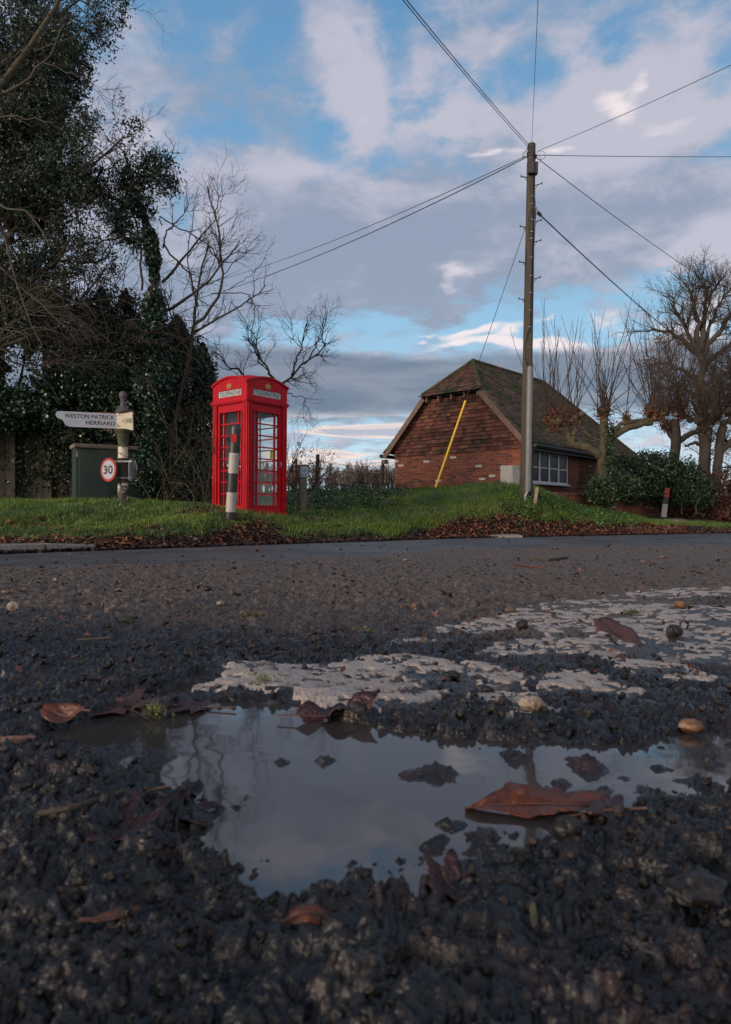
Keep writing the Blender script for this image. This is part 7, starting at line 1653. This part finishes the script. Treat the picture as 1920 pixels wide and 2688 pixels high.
# loose grit and leaf crumbs over the lane, too many to count
def grit(n, mat, name, label, smin, smax, Dlo, Dhi, seed, flat=.6, catg='grit', power=1.0):
    rg = np.random.default_rng(seed); D = Dlo * (Dhi / Dlo) ** (rg.random(n) ** power); rr2 = rg.uniform(-.62, .62, n); X = rr2 * D
    # nearest lane vertex height through the regular fan grid
    jr = np.interp(D, Dn, np.arange(NR)).astype(int); ci = np.interp(X / (D + .42), rr, np.arange(NC)).astype(int); z = zall[jr * NC + ci]
    pxx_ = 960 + F * X / D; nd = np.interp(pxx_, KX, NEARD); k = (z > .001 - .04 * D) & (D < nd + .6) & (sd[jr * NC + ci] > -.018) & ((inp[jr * NC + ci] < .5) | (rg.random(n) < .22)) & (rg.random(n) < clus(X, D)); z = np.maximum(z, zb(D) + .004 * (D > nd - .5)); X, D, z = X[k], D[k], z[k]; n = len(X)
    s = (smin + (smax - smin) * rg.random(n) ** 5.5) * np.interp(D, [.3, 1, 3, 8], [.45, .8, 1.6, 3.0]) * .5
    g = (1 + 5 ** .5) / 2; ico = np.array([[-1, g, 0], [1, g, 0], [-1, -g, 0], [1, -g, 0], [0, -1, g], [0, 1, g], [0, -1, -g], [0, 1, -g], [g, 0, -1], [g, 0, 1], [-g, 0, -1], [-g, 0, 1]]) / math.hypot(1, g)
    icf = np.array([[0, 11, 5], [0, 5, 1], [0, 1, 7], [0, 7, 10], [0, 10, 11], [1, 5, 9], [5, 11, 4], [11, 10, 2], [10, 7, 6], [7, 1, 8], [3, 9, 4], [3, 4, 2], [3, 2, 6], [3, 6, 8], [3, 8, 9], [4, 9, 5], [2, 4, 11], [6, 2, 10], [8, 6, 7], [9, 8, 1]])
    base = ico[None] * (1 + rg.uniform(-.32, .28, (n, 12, 1))) * np.stack([rg.uniform(.8, 1.2, n), rg.uniform(.5, 1.0, n), rg.uniform(.45, .9, n) * flat / .6], 1)[:, None]
    t1 = rg.normal(0, .35, n); c, s_ = np.cos(t1)[:, None], np.sin(t1)[:, None]; y_ = base[:, :, 1] * c - base[:, :, 2] * s_; z_ = base[:, :, 1] * s_ + base[:, :, 2] * c
    an = rg.uniform(0, 6.28, n); c, s_ = np.cos(an)[:, None], np.sin(an)[:, None]; x_ = base[:, :, 0]
    bx = x_ * c - y_ * s_; by = x_ * s_ + y_ * c; up_ = rg.uniform(-.45, .25, n) * s
    V = np.stack([X[:, None] + bx * s[:, None], D[:, None] + by * s[:, None], (z + up_)[:, None] + z_ * s[:, None]], -1).reshape(-1, 3)
    Fc = (np.arange(n) * 12)[:, None, None] + icf[None]; o = np_mesh(name, V, Fc.reshape(-1, 3), mat, loc=(0, 1, 0), smooth=False); props(o, label, catg, kind='stuff')
M['grit'] = pmat('loose_grit', (.060, .045, .035), (.12, .090, .070), scale=3, rough=.6, bump=0, isl=.75, hue=.02)
M['gritdark'] = pmat('dark_wet_grit', (.016, .015, .015), (.035, .030, .028), scale=3, rough=.35, bump=0, isl=.7)
M['gritrust'] = pmat('rusty_leaf_crumbs', (.07, .030, .02), (.11, .055, .035), scale=3, rough=.7, bump=0, isl=.6, hue=.03)
M['gravelwet'] = pmat('black_wet_gravel', (.008, .0075, .0075), (.030, .025, .022), scale=60, rough=.12, rough2=.40, bump=.6, bscale=260, isl=.75, hue=.02, spec=.32)
M['gravelbrown'] = pmat('brown_wet_gravel', (.040, .022, .016), (.022, .016, .014), scale=60, rough=.2, rough2=.5, bump=.5, bscale=260, isl=.6, hue=.02, spec=.3)
grit(26000, M['gravelwet'], 'wet_gravel', 'black wet angular gravel bedded in the mud round the puddle', .0025, .022, .26, 1.5, 1, .75, 'gravel', .8)
grit(2600, M['gravelbrown'], 'brown_gravel', 'brown wet stones among the black gravel in front', .003, .013, .26, 1.5, 11, .7, 'gravel', .8)
M['gravelmid'] = pmat('dark_brown_grit', (.030, .023, .019), (.016, .014, .013), scale=60, rough=.45, rough2=.7, bump=.4, bscale=200, isl=.8, hue=.02, spec=.3)
grit(15000, M['gravelmid'], 'dark_grit', 'dark grit and small stones covering the middle of the lane', .004, .016, 1.2, 6.5, 4, .55, 'grit', .8)
grit(11000, M['grit'], 'grey_grit', 'loose grey brown grit scattered on the drier lane', .003, .013, 1.6, 11, 2, .5)
grit(1500, M['gritrust'], 'leaf_crumbs', 'reddish leaf crumbs trodden into the lane', .005, .020, .9, 10, 3, .15)
# leaf scraps on the lane
rg = np.random.default_rng(5); n = 650; D = .8 * (9 / .8) ** rg.random(n); X = rg.uniform(-.6, .6, n) * D
jr = np.interp(D, Dn, np.arange(NR)).astype(int); ci = np.interp(X / (D + .42), rr, np.arange(NC)).astype(int); z = np.maximum(zall[jr * NC + ci], .001); z = np.maximum(z, zb(D) + .004 * (D > 4))
k = (sd[jr * NC + ci] > .01); C = np.stack([X, D, z + .003 + .004 * (D > 1.5)], 1)[k]
sz = .016 * np.interp(C[:, 1], [.5, 1.5, 9], [.5, 1.1, 2.6])
V, Fc = leaves(rg, C, sz, up=2.2, aspect=.6, fold=.4); o = np_mesh('leaf_scraps', V, Fc, pmat('leaf_scrap', (.08, .028, .02), (.04, .018, .015), scale=5, rough=.5, bump=0, isl=.6, hue=.04), loc=(0, 1, 0)); props(o, 'torn scraps of fallen leaves strewn over the lane', 'leaf scraps', kind='stuff')
bpy.ops.object.select_all(action='DESELECT') if False else None
